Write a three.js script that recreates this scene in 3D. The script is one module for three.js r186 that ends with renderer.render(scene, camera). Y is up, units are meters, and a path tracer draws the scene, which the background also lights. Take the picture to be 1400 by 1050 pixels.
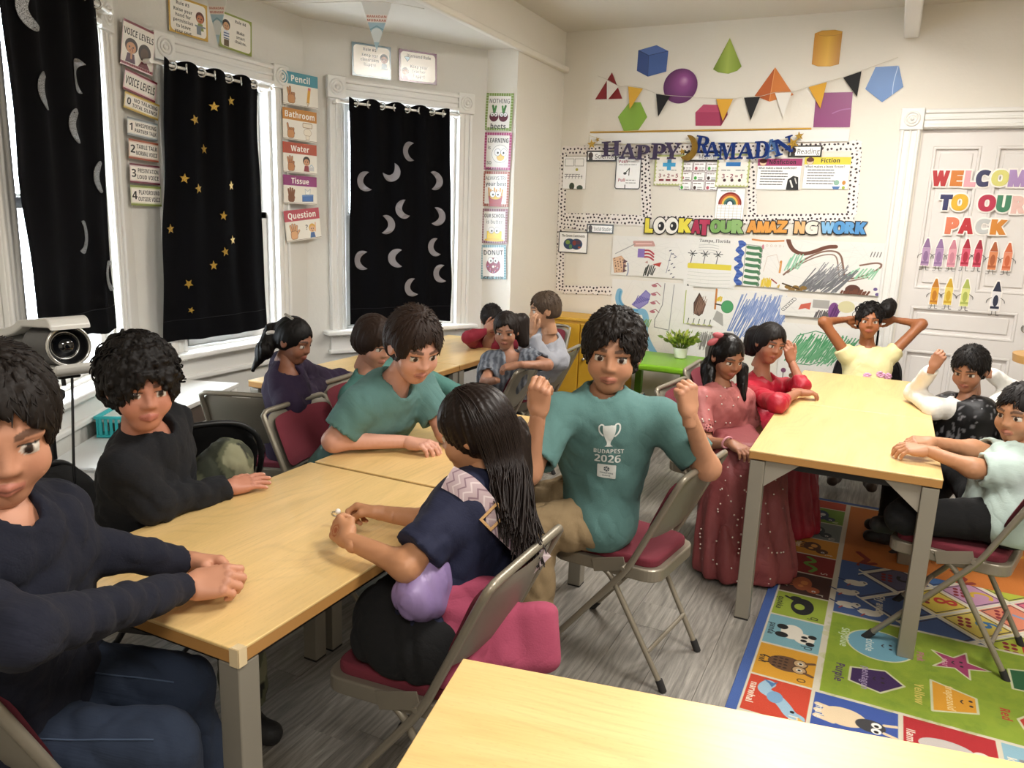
import * as THREE from 'three';
import { mergeGeometries } from 'three/addons/utils/BufferGeometryUtils.js';
import { RoundedBoxGeometry } from 'three/addons/geometries/RoundedBoxGeometry.js';
import { TextGeometry } from 'three/addons/geometries/TextGeometry.js';
import { FontLoader } from 'three/addons/loaders/FontLoader.js';
import { RectAreaLightUniformsLib } from 'three/addons/lights/RectAreaLightUniformsLib.js';

// ---------- camera, sky, lamps, exposure ----------
const scene = new THREE.Scene();
const camera = new THREE.PerspectiveCamera(2 * Math.atan(525 / 1055) * 180 / Math.PI, 1400 / 1050, 0.05, 60);
camera.position.set(0, 1.6, 0);
camera.quaternion.setFromRotationMatrix(new THREE.Matrix4().makeBasis(
  new THREE.Vector3(0.89719, 0.03519, -0.44025), new THREE.Vector3(-0.12259, 0.97749, -0.17171), new THREE.Vector3(0.42429, 0.20803, 0.8813)));
scene.add(camera);
const renderer = new THREE.WebGLRenderer();
renderer.toneMapping = THREE.LinearToneMapping;
renderer.toneMappingExposure = 1.0;
renderer.shadowMap.enabled = true;
scene.background = new THREE.Color().setRGB(0.86, 0.96, 1.05);   // bright overcast daylight outside
scene.backgroundIntensity = 20;
RectAreaLightUniformsLib.init();
const LAMPS = [[-0.2, -4.35, 44], [0.55, -1.9, 34], [0.6, 0.9, 33]];                   // x, z, intensity of the ceiling lamps
const LAMP_COLOUR = new THREE.Color().setRGB(1.0, 0.955, 0.89);
const CEIL = 3.1;

// ---------- helpers ----------
const V = (x, y, z) => new THREE.Vector3(x, y, z), A3 = (a) => new THREE.Vector3(a[0], a[1], a[2]);
const { clamp, lerp, smoothstep } = THREE.MathUtils, PI = Math.PI, rad = (d) => d * PI / 180;
function rng(seed) { let s = seed | 0; return () => { s = (s + 0x6d2b79f5) | 0; let t = Math.imul(s ^ (s >>> 15), 1 | s); t = (t + Math.imul(t ^ (t >>> 7), 61 | t)) ^ t; return ((t ^ (t >>> 14)) >>> 0) / 4294967296; }; }
const taken = {};
function numbered(n) { const k = taken[n] = (taken[n] ?? -1) + 1; return k ? n + '_' + String(k).padStart(3, '0') : n; }
function tag(o, label, category, group) { o.userData.label = label; o.userData.category = category; if (group) o.userData.group = group; return o; }
function thing(name, label, category, p = [0, 0, 0], turn = 0, group) { const o = new THREE.Group(); o.name = numbered(name); o.position.set(p[0], p[1], p[2]); o.rotation.y = turn; scene.add(o); return tag(o, label, category, group); }
function mesh(name, geo, mat, parent = scene, label) {
  if (Array.isArray(geo)) geo = join(geo);
  const m = new THREE.Mesh(geo, mat); m.name = parent === scene ? numbered(name) : name; m.castShadow = m.receiveShadow = true; parent.add(m); if (label) m.userData.label = label; return m;
}
function struct(name, geo, mat) { const m = mesh(name, geo, mat); m.userData.kind = 'structure'; return m; }
function structGroup(name) { const g = new THREE.Group(); g.name = name; g.userData.kind = 'structure'; scene.add(g); return g; }
function join(list) { return mergeGeometries(list.map((g) => { g = g.index ? g.toNonIndexed() : g; for (const k of Object.keys(g.attributes)) if (!['position', 'normal', 'uv'].includes(k)) g.deleteAttribute(k); return g; })); }
function box(w, h, d, x = 0, y = 0, z = 0, rx = 0, ry = 0, rz = 0) { return place(metricUV(new THREE.BoxGeometry(w, h, d)), x, y, z, rx, ry, rz); }
function rbox(w, h, d, r, x = 0, y = 0, z = 0, rx = 0, ry = 0, rz = 0, seg = 2) { return place(metricUV(new RoundedBoxGeometry(w, h, d, seg, Math.min(r, w / 2 - 1e-4, h / 2 - 1e-4, d / 2 - 1e-4))), x, y, z, rx, ry, rz); }
function place(g, x, y, z, rx = 0, ry = 0, rz = 0) { if (rx || ry || rz) g.applyMatrix4(new THREE.Matrix4().makeRotationFromEuler(new THREE.Euler(rx, ry, rz, 'YXZ'))); g.translate(x, y, z); return g; }
function metricUV(g) {           // uv in metres, by the dominant direction of each face
  const p = g.attributes.position, n = g.attributes.normal, uv = new Float32Array(p.count * 2);
  for (let i = 0; i < p.count; i++) {
    const ax = Math.abs(n.getX(i)), ay = Math.abs(n.getY(i)), az = Math.abs(n.getZ(i)), x = p.getX(i), y = p.getY(i), z = p.getZ(i);
    const q = ay >= ax && ay >= az ? [z, x] : ax >= az ? [y, z] : [y, x];
    uv[2 * i] = q[1]; uv[2 * i + 1] = q[0];
  }
  g.setAttribute('uv', new THREE.BufferAttribute(uv, 2)); return g;
}
function tube(pts, r, seg = 24, rs = 8, closed = false, tension = 0.5) { return new THREE.TubeGeometry(new THREE.CatmullRomCurve3(pts.map(A3), closed, 'catmullrom', tension), seg, r, rs, closed); }
function bar(a, b, r, rs = 10) { return new THREE.TubeGeometry(new THREE.LineCurve3(A3(a), A3(b)), 1, r, rs); }
function capped(a, b, r, rs = 12) { const d = A3(b).sub(A3(a)), g = new THREE.CylinderGeometry(r, r, d.length(), rs); g.applyQuaternion(new THREE.Quaternion().setFromUnitVectors(V(0, 1, 0), d.clone().normalize())); g.translate((a[0] + b[0]) / 2, (a[1] + b[1]) / 2, (a[2] + b[2]) / 2); return g; }
function polyline(pts, r, bend = 0.04, rs = 10) {      // a bent tube with rounded corners
  const c = new THREE.CurvePath(), v = pts.map(A3); let prev = v[0];
  for (let i = 1; i < v.length - 1; i++) {
    const a = v[i].clone().add(v[i - 1].clone().sub(v[i]).setLength(Math.min(bend, v[i - 1].distanceTo(v[i]) * 0.45))), b = v[i].clone().add(v[i + 1].clone().sub(v[i]).setLength(Math.min(bend, v[i + 1].distanceTo(v[i]) * 0.45)));
    c.add(new THREE.LineCurve3(prev, a)); c.add(new THREE.QuadraticBezierCurve3(a, v[i], b)); prev = b;
  }
  c.add(new THREE.LineCurve3(prev, v[v.length - 1]));
  return new THREE.TubeGeometry(c, v.length * 12, r, rs);
}
// value noise
const PERM = (() => { const r = rng(7), p = Array.from({ length: 256 }, (_, i) => i); for (let i = 255; i > 0; i--) { const j = Math.floor(r() * (i + 1)); [p[i], p[j]] = [p[j], p[i]]; } return Uint8Array.from([...p, ...p]); })();
const fade = (t) => t * t * (3 - 2 * t);
function noise(x, y, z = 0) {
  const X = Math.floor(x), Y = Math.floor(y), Z = Math.floor(z), u = fade(x - X), v = fade(y - Y), w = fade(z - Z);
  const h = (i, j, k) => PERM[(PERM[(PERM[(X + i) & 255] + Y + j) & 255] + Z + k) & 255] / 127.5 - 1;
  const l = (a, b, t) => a + (b - a) * t;
  return l(l(l(h(0, 0, 0), h(1, 0, 0), u), l(h(0, 1, 0), h(1, 1, 0), u), v), l(l(h(0, 0, 1), h(1, 0, 1), u), l(h(0, 1, 1), h(1, 1, 1), u), v), w);
}
function tnoise(x, y, n, s) { return noise(((x * n) % n + n) % n + s * 17.3, y * n + s * 9.1); }
// textures
function dataTex(w, h, fn, srgb = true, rep) {
  const d = new Uint8Array(w * h * 4);
  for (let j = 0; j < h; j++) for (let i = 0; i < w; i++) { const c = fn(i / w, j / h, i, j), k = (j * w + i) * 4; for (let q = 0; q < 3; q++) d[k + q] = clamp(Array.isArray(c) ? c[q] : c, 0, 255); d[k + 3] = 255; }
  const t = new THREE.DataTexture(d, w, h); t.magFilter = THREE.LinearFilter; t.minFilter = THREE.LinearMipmapLinearFilter; t.generateMipmaps = true; t.wrapS = t.wrapT = THREE.RepeatWrapping; if (srgb) t.colorSpace = THREE.SRGBColorSpace; if (rep) t.repeat.set(rep[0], rep[1]); t.needsUpdate = true; return t;
}
function canvasTex(w, h, draw, bg = '#ffffff') {
  const c = document.createElement('canvas'); c.width = w; c.height = h; const g = c.getContext('2d'); if (bg) { g.fillStyle = bg; g.fillRect(0, 0, w, h); }
  draw(g, w, h); const t = new THREE.CanvasTexture(c); t.colorSpace = THREE.SRGBColorSpace; t.anisotropy = 8; return t;
}
const std = (color, roughness = 0.6, o = {}) => new THREE.MeshStandardMaterial({ color, roughness, ...o });

// ---------- shared materials ----------
const woven = dataTex(128, 128, (u, v, i, j) => 128 + 70 * Math.sin(i * PI / 2) * Math.cos(j * PI / 2) + 20 * noise(i * 0.9, j * 0.9), false, [60, 60]);
const plaster = dataTex(256, 256, (u, v, i, j) => 128 + 60 * noise(i * 0.12, j * 0.12) + 40 * noise(i * 0.4, j * 0.4, 3), false, [1.4, 1.4]);
const M = {
  wall: std('#e6e1d6', 0.75, { bumpMap: plaster, bumpScale: 0.0012 }),
  wallCool: std('#dedcd6', 0.75, { bumpMap: plaster, bumpScale: 0.0012 }),
  ceiling: std('#dcd7cc', 0.9, { bumpMap: plaster, bumpScale: 0.001 }),
  trim: std('#e9e8e4', 0.38),
  doorPaint: std('#e2dedb', 0.42),
  glass: new THREE.MeshPhysicalMaterial({ color: '#ffffff', roughness: 0.02, transmission: 1, thickness: 0, ior: 1.5 }),
  steel: std('#c9c9c6', 0.25, { metalness: 0.9 }),
  rod: std('#f1efe9', 0.3, { metalness: 0.2 }),
  frame: std('#8f8778', 0.36, { metalness: 0.45 }),
  frameLight: std('#a49d90', 0.36, { metalness: 0.4 }),
  frameBlack: std('#1b1b1c', 0.4, { metalness: 0.3 }),
  vinylBlack: new THREE.MeshPhysicalMaterial({ color: '#0d0d0e', roughness: 0.75, specularIntensity: 0.5 }),
  maroon: std('#6d2431', 0.95, { bumpMap: woven, bumpScale: 0.0006 }),
  maroonPink: std('#8a3140', 0.95, { bumpMap: woven, bumpScale: 0.0006 }),
  panel: std('#857f72', 0.42, { metalness: 0.35 }),
  rubber: std('#222020', 0.8),
  leg: std('#928c7f', 0.45, { metalness: 0.35 }),
  curtain: new THREE.MeshPhysicalMaterial({ color: '#07070a', roughness: 1, specularIntensity: 0.25, side: THREE.DoubleSide, bumpMap: woven, bumpScale: 0.0004 }),
};

// ---------- room shell ----------
const XW = -2.61, ZB = -6.2, XR = 3.0, ZN = 2.6, BAYTOP = 2.81;
const floorTex = dataTex(512, 1024, (u, v, i, j) => {
  const g = noise(i * 0.16, j * 0.012, 1) * 0.5 + noise(i * 0.4, j * 0.03, 2) * 0.3 + noise(i * 0.05, j * 0.006, 5) * 0.5, ring = Math.sin((i * 0.09 + 5 * noise(i * 0.02, j * 0.006, 8)) * 1.7);
  const s = 130 + 26 * g + 7 * ring + 6 * noise(i * 0.9, j * 0.15, 4);
  return [s * 1.0, s * 0.965, s * 0.91];
});
const floorMat = new THREE.MeshStandardMaterial({ map: floorTex, roughness: 0.42, bumpMap: floorTex, bumpScale: 0.0006 });
const floor = struct('floor', [box(XR - XW + 1.6, 0.1, ZN - ZB + 0.4, (XR + XW) / 2 - 0.6, -0.056, (ZN + ZB) / 2)], std('#5c574f', 0.8));
{
  const PW = 0.18, PL = 1.22, r = rng(3), variants = [];
  for (let k = 0; k < 10; k++) {
    const g = new THREE.BoxGeometry(PW - 0.0016, 0.006, PL - 0.0016), uv = g.attributes.uv, p = g.attributes.position, ou = r(), ov = r();
    for (let i = 0; i < uv.count; i++) uv.setXY(i, p.getX(i) * 2.6 + ou, p.getZ(i) * 0.8 + ov);
    variants.push(g);
  }
  const mats = [0, 1, 2, 3].map((k) => { const m = floorMat.clone(); m.color.setScalar([1, 0.93, 1.06, 0.88][k]); return m; });
  for (let c = 0; c < 36; c++) for (let k = 0; k < 7; k++) {
    const x = -3.5 + (c + 0.5) * PW, z = ZB - 0.5 + (k + ((c * 0.37) % 1) - 0.05) * PL + 0.2;
    if (z > 0.2 || x > XR - 0.05) continue;
    const m = mesh('plank', variants[(c * 3 + k * 7) % 10], mats[Math.floor(r() * 4)], floor); m.position.set(x, -0.003, z);
  }
}
struct('ceiling', [box(XR - XW + 0.4, 0.15, ZN - ZB + 0.4, (XR + XW) / 2, CEIL + 0.075, (ZN + ZB) / 2), box(1.4, 0.45, 4.3, XW - 0.7, BAYTOP + 0.225, -3.4)], M.ceiling);
const DOOR = [0.07, 0.93, 2.305];
struct('wall_back', [box(DOOR[0] - XW + 0.15, CEIL, 0.15, (DOOR[0] + XW - 0.15) / 2, CEIL / 2, ZB - 0.075), box(XR - DOOR[1] + 0.15, CEIL, 0.15, (XR + DOOR[1] + 0.15) / 2, CEIL / 2, ZB - 0.075), box(DOOR[1] - DOOR[0], CEIL - DOOR[2], 0.15, (DOOR[0] + DOOR[1]) / 2, (CEIL + DOOR[2]) / 2, ZB - 0.075)], M.wall);
struct('wall_right', box(0.15, CEIL, ZN - ZB, XR + 0.075, CEIL / 2, (ZN + ZB) / 2), M.wall);
struct('wall_near', box(XR - XW + 0.3, CEIL, 0.15, (XR + XW) / 2, CEIL / 2, ZN + 0.075), M.wall);
struct('wall_left', [box(0.25, CEIL, 0.87, XW - 0.125, CEIL / 2, -5.765), box(0.25, CEIL, ZN + 1.16, XW - 0.125, CEIL / 2, (ZN - 1.16) / 2)], M.wall);
struct('trim_1', [rbox(0.05, 0.045, 7.2, 0.012, XW + 0.02, BAYTOP - 0.0, -2.6), box(0.03, 0.29, 8.8, XW - 0.012, BAYTOP + 0.145, -1.8)], M.wall);
struct('trim_2', [rbox(0.095, 0.2, 8.8, 0.012, -0.078, 2.997, -1.8)], M.trim);        // ceiling beam on the right
struct('baseboard_back', [rbox(DOOR[0] - XW - 0.12, 0.16, 0.02, 0.006, (DOOR[0] + XW - 0.12) / 2, 0.08, ZB + 0.01), rbox(1.9, 0.16, 0.02, 0.006, 2.02, 0.08, ZB + 0.01)], M.trim);

// the bay: three canted walls, each with a tall window
const BAY = {
  back: { o: [-2.61, 0, -6.2], u: [1, 0, 0], n: [0, 0, 1] },
  w1: { o: [-2.87, 0, -1.62], u: [-0.505, 0, -0.863], n: [0.863, 0, -0.505] },
  w2: { o: [-3.56, 0, -2.8], u: [0, 0, -1], n: [1, 0, 0] },
  w3: { o: [-3.56, 0, -4.13], u: [0.505, 0, -0.863], n: [0.863, 0, 0.505] },
  cor: { o: [-3.53, 0, -3.95], u: [0.16, 0, -0.987], n: [0.987, 0, 0.16] },
  ret: { o: [-2.865, 0, -5.33], u: [1, 0, 0], n: [0, 0, 1] },
};
function frameOf(k) { const b = BAY[k]; return new THREE.Matrix4().makeBasis(A3(b.u), V(0, 1, 0), A3(b.n)).setPosition(A3(b.o)); }
function onWall(k, u, v, off = 0) { const b = BAY[k]; return [b.o[0] + b.u[0] * u + b.n[0] * off, v, b.o[2] + b.u[2] * u + b.n[2] * off]; }
function onWallGeo(k, g) { g.applyMatrix4(frameOf(k)); return g; }
function bayWall(name, k, len, w0, w1, y0, y1) {
  const t = 0.16, ext = k === 'w1' ? 0.62 : 0.1;
  struct(name, [box(w0 + ext, CEIL, t, (w0 - ext) / 2, CEIL / 2, -t / 2), box(len - w1 + 0.1, CEIL, t, (len + w1 + 0.1) / 2, CEIL / 2, -t / 2), box(w1 - w0, y0, t, (w0 + w1) / 2, y0 / 2, -t / 2), box(w1 - w0, CEIL - y1, t, (w0 + w1) / 2, (CEIL + y1) / 2, -t / 2)].map((g) => onWallGeo(k, g)), M.wallCool);
}
function bayWindow(name, k, w0, w1, y0, y1, c0, c1, ctop) {
  const g = structGroup(name), W = w1 - w0, m = (w0 + w1) / 2;
  const P = (n, list, mat = M.trim) => mesh(n, list.map((q) => onWallGeo(k, q)), mat, g);
  const cw0 = w0 - c0, cw1 = c1 - w1, hh = ctop - y1;
  for (const [x, w] of [[(c0 + w0) / 2, cw0], [(c1 + w1) / 2, cw1]]) {
    P('casing', [rbox(w, y1 - 0.74, 0.022, 0.005, x, (y1 + 0.74) / 2, 0.011), rbox(w * 0.2, y1 - 0.76, 0.034, 0.008, x - w * 0.36, (y1 + 0.74) / 2, 0.017), rbox(w * 0.2, y1 - 0.76, 0.034, 0.008, x + w * 0.36, (y1 + 0.74) / 2, 0.017), rbox(w * 0.14, y1 - 0.76, 0.03, 0.008, x, (y1 + 0.74) / 2, 0.015)]);
    const blk = P('corner_block', [rbox(w + 0.012, hh + 0.012, 0.04, 0.006, x, y1 + hh / 2, 0.02)]);
    const ros = [[0.045, 0.008], [0.026, 0.007]].map(([R, r]) => place(new THREE.TorusGeometry(R, r, 8, 24), x, y1 + hh / 2, 0.041));
    ros.push(place(new THREE.SphereGeometry(0.014, 12, 8), x, y1 + hh / 2, 0.04)); mesh('rosette', ros.map((q) => onWallGeo(k, q)), M.trim, blk);
  }
  P('head_casing', [rbox(W, hh, 0.022, 0.004, m, y1 + hh / 2, 0.011), rbox(W, hh * 0.2, 0.036, 0.008, m, y1 + hh * 0.84, 0.018), rbox(W, hh * 0.16, 0.03, 0.008, m, y1 + hh * 0.5, 0.016), rbox(W, hh * 0.2, 0.036, 0.008, m, y1 + hh * 0.14, 0.018)]);
  P('sill', [rbox(c1 - c0 + 0.1, 0.035, 0.13, 0.012, (c0 + c1) / 2, y0 - 0.012, 0.03)]);
  P('apron', [rbox(c1 - c0, 0.11, 0.024, 0.006, (c0 + c1) / 2, y0 - 0.085, 0.012), rbox(c1 - c0 + 0.03, 0.03, 0.045, 0.01, (c0 + c1) / 2, y0 - 0.15, 0.022)]);
  P('jamb', [box(0.02, y1 - y0, 0.15, w0 + 0.01, (y0 + y1) / 2, -0.08), box(0.02, y1 - y0, 0.15, w1 - 0.01, (y0 + y1) / 2, -0.08), box(W, 0.02, 0.15, m, y1 - 0.01, -0.08), box(W, 0.02, 0.15, m, y0 + 0.01, -0.08)]);
  const mid = (y0 + y1) / 2;
  for (const [a, b, dz] of [[y0 + 0.02, mid + 0.02, -0.06], [mid - 0.02, y1 - 0.02, -0.1]]) {
    const s = P('sash', [rbox(0.05, b - a, 0.035, 0.004, w0 + 0.045, (a + b) / 2, dz), rbox(0.05, b - a, 0.035, 0.004, w1 - 0.045, (a + b) / 2, dz), rbox(W - 0.04, 0.055, 0.035, 0.004, m, a + 0.027, dz), rbox(W - 0.04, 0.045, 0.035, 0.004, m, b - 0.022, dz)]);
    mesh('pane', onWallGeo(k, new THREE.PlaneGeometry(W - 0.12, b - a - 0.09).translate(m, (a + b) / 2, dz)), M.glass, s);
  }
}
const BW = { w1: [0.24, 1.08, 0.8, 2.4, 0.13, 1.2, 2.54], w2: [0.29, 1.03, 0.8, 2.35, 0.17, 1.15, 2.476], w3: [0.27, 1.14, 0.8, 2.35, 0.155, 1.26, 2.478] };
bayWall('wall_bay_near', 'w1', 1.37, ...BW.w1); bayWall('wall_bay_middle', 'w2', 1.33, ...BW.w2); bayWall('wall_bay_far', 'w3', 1.38, ...BW.w3);
bayWindow('window_1', 'w1', ...BW.w1); bayWindow('window_2', 'w2', ...BW.w2); bayWindow('window_3', 'w3', ...BW.w3);
struct('trim_3', [[['w1', 1.38]], [['w2', 1.34]], [['w3', 1.39]]].map(([[k, l]]) => onWallGeo(k, rbox(l + (k === 'w1' ? 0.5 : 0), 0.16, 0.022, 0.006, l / 2 - (k === 'w1' ? 0.25 : 0), 0.08, 0.011))), M.trim);

// the door on the right of the back wall
{
  const d = structGroup('door_1'), P = (n, list, mat = M.trim) => mesh(n, list, mat, d), [x0, x1, top] = DOOR, zf = ZB;
  for (const x of [x0 - 0.075, x1 + 0.075]) {
    P('casing', [rbox(0.13, top, 0.022, 0.005, x, top / 2, zf + 0.011), rbox(0.022, top, 0.034, 0.008, x - 0.05, top / 2, zf + 0.017), rbox(0.022, top, 0.034, 0.008, x + 0.05, top / 2, zf + 0.017), rbox(0.014, top, 0.03, 0.006, x, top / 2, zf + 0.015)]);
    const blk = P('corner_block', [rbox(0.145, 0.145, 0.04, 0.006, x, top + 0.066, zf + 0.02)]);
    mesh('rosette', [place(new THREE.TorusGeometry(0.044, 0.008, 8, 24), x, top + 0.066, zf + 0.041), place(new THREE.TorusGeometry(0.026, 0.007, 8, 24), x, top + 0.066, zf + 0.041), place(new THREE.SphereGeometry(0.013, 12, 8), x, top + 0.066, zf + 0.04)], M.trim, blk);
  }
  P('head_casing', [rbox(x1 - x0, 0.13, 0.022, 0.004, (x0 + x1) / 2, top + 0.065, zf + 0.011), rbox(x1 - x0, 0.026, 0.036, 0.008, (x0 + x1) / 2, top + 0.112, zf + 0.018), rbox(x1 - x0, 0.02, 0.03, 0.007, (x0 + x1) / 2, top + 0.066, zf + 0.016), rbox(x1 - x0, 0.026, 0.036, 0.008, (x0 + x1) / 2, top + 0.018, zf + 0.018)]);
  const zd = zf - 0.03;      // face of the slab's stiles, set back from the casing
  const rows = [[1.222, 2.195, [[0.15, 0.44], [0.53, 0.85]]], [0.898, 1.1, [[0.15, 0.806]]], [0.2, 0.785, [[0.15, 0.463], [0.523, 0.806]]]], cols = [];
  const slab = [box(x1 - x0, top - 0.01, 0.03, (x0 + x1) / 2, top / 2 + 0.003, zd - 0.035)], th = 0.02, zs = zd - 0.01;
  const add = (a, b, c, e) => slab.push(box(b - a, e - c, th, (a + b) / 2, (c + e) / 2, zs));
  add(x0, x1, 2.195, top - 0.005); add(x0, x1, 1.1, 1.222); add(x0, x1, 0.785, 0.898); add(x0, x1, 0.01, 0.2);
  for (const [a, b, ps] of rows) { let x = x0; for (const [p, q] of ps) { add(x, p, a, b); x = q; } add(x, x1, a, b); }
  P('door_leaf', slab, M.doorPaint);
  for (const [a, b, ps] of rows) for (const [p, q] of ps) {
    const w = q - p, h = b - a, cx = (p + q) / 2, cy = (a + b) / 2, sh = new THREE.Shape([[-w / 2, -h / 2], [w / 2, -h / 2], [w / 2, h / 2], [-w / 2, h / 2]].map(([s, t]) => new THREE.Vector2(s, t)));
    sh.holes.push(new THREE.Path([[-w / 2 + 0.02, -h / 2 + 0.02], [w / 2 - 0.02, -h / 2 + 0.02], [w / 2 - 0.02, h / 2 - 0.02], [-w / 2 + 0.02, h / 2 - 0.02]].map(([s, t]) => new THREE.Vector2(s, t))));
    P('panel', [place(new THREE.ExtrudeGeometry(sh, { depth: 0.012, bevelEnabled: true, bevelSize: 0.006, bevelThickness: 0.006, bevelSegments: 2, bevelOffset: -0.006 }), cx, cy, zd - 0.016), rbox(w - 0.09, h - 0.09, 0.012, 0.006, cx, cy, zd - 0.016)], M.doorPaint);
  }
  const kn = P('door_knob', [capped([0.865, 1.0, zd], [0.865, 1.0, zd + 0.045], 0.012), place(new THREE.SphereGeometry(0.028, 20, 14), 0.865, 1.0, zd + 0.06), capped([0.865, 1.0, zd], [0.865, 1.0, zd + 0.006], 0.032, 24)], M.steel);
}

// ceiling lamps: flush panels, each a glowing sheet and an area light of the same size
LAMPS.forEach(([x, z, I], i) => {
  const t = thing('ceiling_lamp', ['square flush ceiling lamp above the long right-hand table', 'square flush ceiling lamp above the middle of the room', 'square flush ceiling lamp behind the near table'][i], 'lamp', [x, CEIL, z]);
  mesh('housing', rbox(0.92, 0.05, 0.92, 0.015, 0, -0.026, 0), M.trim, t);
  mesh('diffuser', box(0.84, 0.006, 0.84, 0, -0.055, 0), std('#ffffff', 0.5, { emissive: LAMP_COLOUR, emissiveIntensity: 2.5 }), t);
  const L = new THREE.RectAreaLight(LAMP_COLOUR, I, 0.84, 0.84); L.position.set(0, -0.062, 0); L.rotation.x = -PI / 2; t.add(L);
});
// ---------- tables ----------
const mapleTex = dataTex(1024, 1024, (u, v, i, j) => {
  const w = noise(i * 0.006, j * 0.03, 2), k = i * 0.0035 + 2.2 * noise(i * 0.003, j * 0.011, 4), ring = Math.pow(Math.abs(Math.sin((j * 0.02 + 6 * noise(i * 0.0022, j * 0.006, 9) + k) * 2.0)), 14);
  const fine = noise(i * 0.03, j * 0.8, 6) * 0.6 + noise(i * 0.012, j * 0.3, 3) * 0.8, fleck = noise(i * 0.1, j * 0.6, 11) > 0.72 ? 1 : 0;
  const s = 1 - 0.028 * w - 0.022 * fine - 0.05 * ring * (0.5 + 0.5 * noise(i * 0.01, j * 0.01, 5)) - 0.035 * fleck;
  return [224 * s, 190 * s, 128 * (s - 0.02 * w)];
});
const mapleMat = new THREE.MeshPhysicalMaterial({ map: mapleTex, roughness: 0.36, clearcoat: 0.25, clearcoatRoughness: 0.3 });
const edgeMat = std('#a97b43', 0.5), tapeMat = new THREE.MeshPhysicalMaterial({ color: '#fffaf0', roughness: 0.12, transmission: 0.9, thickness: 0 });
const TH = 0.735;
function makeTable(label) {
  const t = thing('table', label, 'table', [0, 0, 0], 0);
  const W = 0.685, L = 1.02;
  const topG = new RoundedBoxGeometry(W, 0.008, L, 2, 0.003), uv = topG.attributes.uv, p = topG.attributes.position;
  for (let i = 0; i < uv.count; i++) uv.setXY(i, p.getZ(i) * 0.9 + 0.5, p.getX(i) * 0.9 + 0.5);
  topG.translate(0, TH - 0.004, 0); mesh('tabletop', topG, mapleMat, t);
  mesh('edge_band', rbox(W - 0.002, 0.031, L - 0.002, 0.003, 0, TH - 0.0205, 0), edgeMat, t);
  for (const sx of [-1, 1]) for (const sz of [-1, 1]) {
    const x = sx * (W / 2 - 0.035), z = sz * (L / 2 - 0.035);
    const l = mesh('leg', [rbox(0.058, TH - 0.047, 0.058, 0.004, x, (TH - 0.047) / 2 + 0.006, z)], M.leg, t);
    mesh('foot_pad', box(0.056, 0.008, 0.056, x, 0.004, z), M.rubber, l);
    const sh = new THREE.Shape([[0, 0], [0.13, 0], [0, -0.11]].map(([a, b]) => new THREE.Vector2(a, b)));
    for (const [ry, bx, bz] of [[sx > 0 ? PI : 0, x - sx * 0.03, z + sz * 0.012], [sz > 0 ? PI / 2 : -PI / 2, x + sx * 0.012, z - sz * 0.03]]) mesh('bracket', place(new THREE.ExtrudeGeometry(sh, { depth: 0.006, bevelEnabled: false }), bx, TH - 0.037, bz, 0, ry), M.frameLight, t);
  }
  mesh('underframe', [box(W - 0.14, 0.03, 0.03, 0, TH - 0.052, L / 2 - 0.05), box(W - 0.14, 0.03, 0.03, 0, TH - 0.052, -L / 2 + 0.05), box(0.03, 0.03, L - 0.14, W / 2 - 0.05, TH - 0.052, 0), box(0.03, 0.03, L - 0.14, -W / 2 + 0.05, TH - 0.052, 0)], M.frameBlack, t);
  return t;
}
function cloneOf(src, label, group) { const o = src.clone(); o.name = numbered(src.name.replace(/_\d+$/, '')); o.userData = { ...src.userData, label }; if (group) o.userData.group = group; scene.add(o); return o; }
const table0 = makeTable('maple-topped table at the right whose near edge is bare, beside the alphabet rug');
table0.position.set(-0.083, 0, -3.6);
const TABLES = [
  ['maple-topped table at the far right in front of the white door', -0.083, -4.625, 0],
  ['maple-topped table at left with taped corner where a boy clasps his hands', -1.427, -1.54, 0],
  ['maple-topped table behind the taped left table, where teal-shirted boy rests an arm', -1.42, -2.575, 0],
  ['maple-topped table by the windows where a girl in purple leans', -2.605, -3.455, 0],
  ['maple-topped table by the bay window nearest the white column', -2.605, -4.48, 0],
  ['maple-topped table nearest the camera at the bottom right corner', -0.114, -0.99, rad(100.9)],
];
const tables = TABLES.map(([l, x, z, a]) => { const t = cloneOf(table0, l); t.position.set(x, 0, z); t.rotation.set(0, a, 0); if (x < -1 || z > -2) for (const b of t.children.filter((o) => o.name === 'bracket')) t.remove(b); return t; });
// clear tape wrapped round the corner of the near left table
mesh('corner_tape', [rbox(0.024, 0.0406, 0.0012, 0.0004, 0.331, TH - 0.0195, 0.5108), rbox(0.0012, 0.0406, 0.022, 0.0004, 0.3433, TH - 0.0195, 0.498), rbox(0.02, 0.0008, 0.02, 0.0003, 0.332, TH + 0.0005, 0.499)], new THREE.MeshPhysicalMaterial({ color: '#d9c39a', roughness: 0.15, clearcoat: 1 }), tables[1], 'shiny clear tape over the corner');

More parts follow.
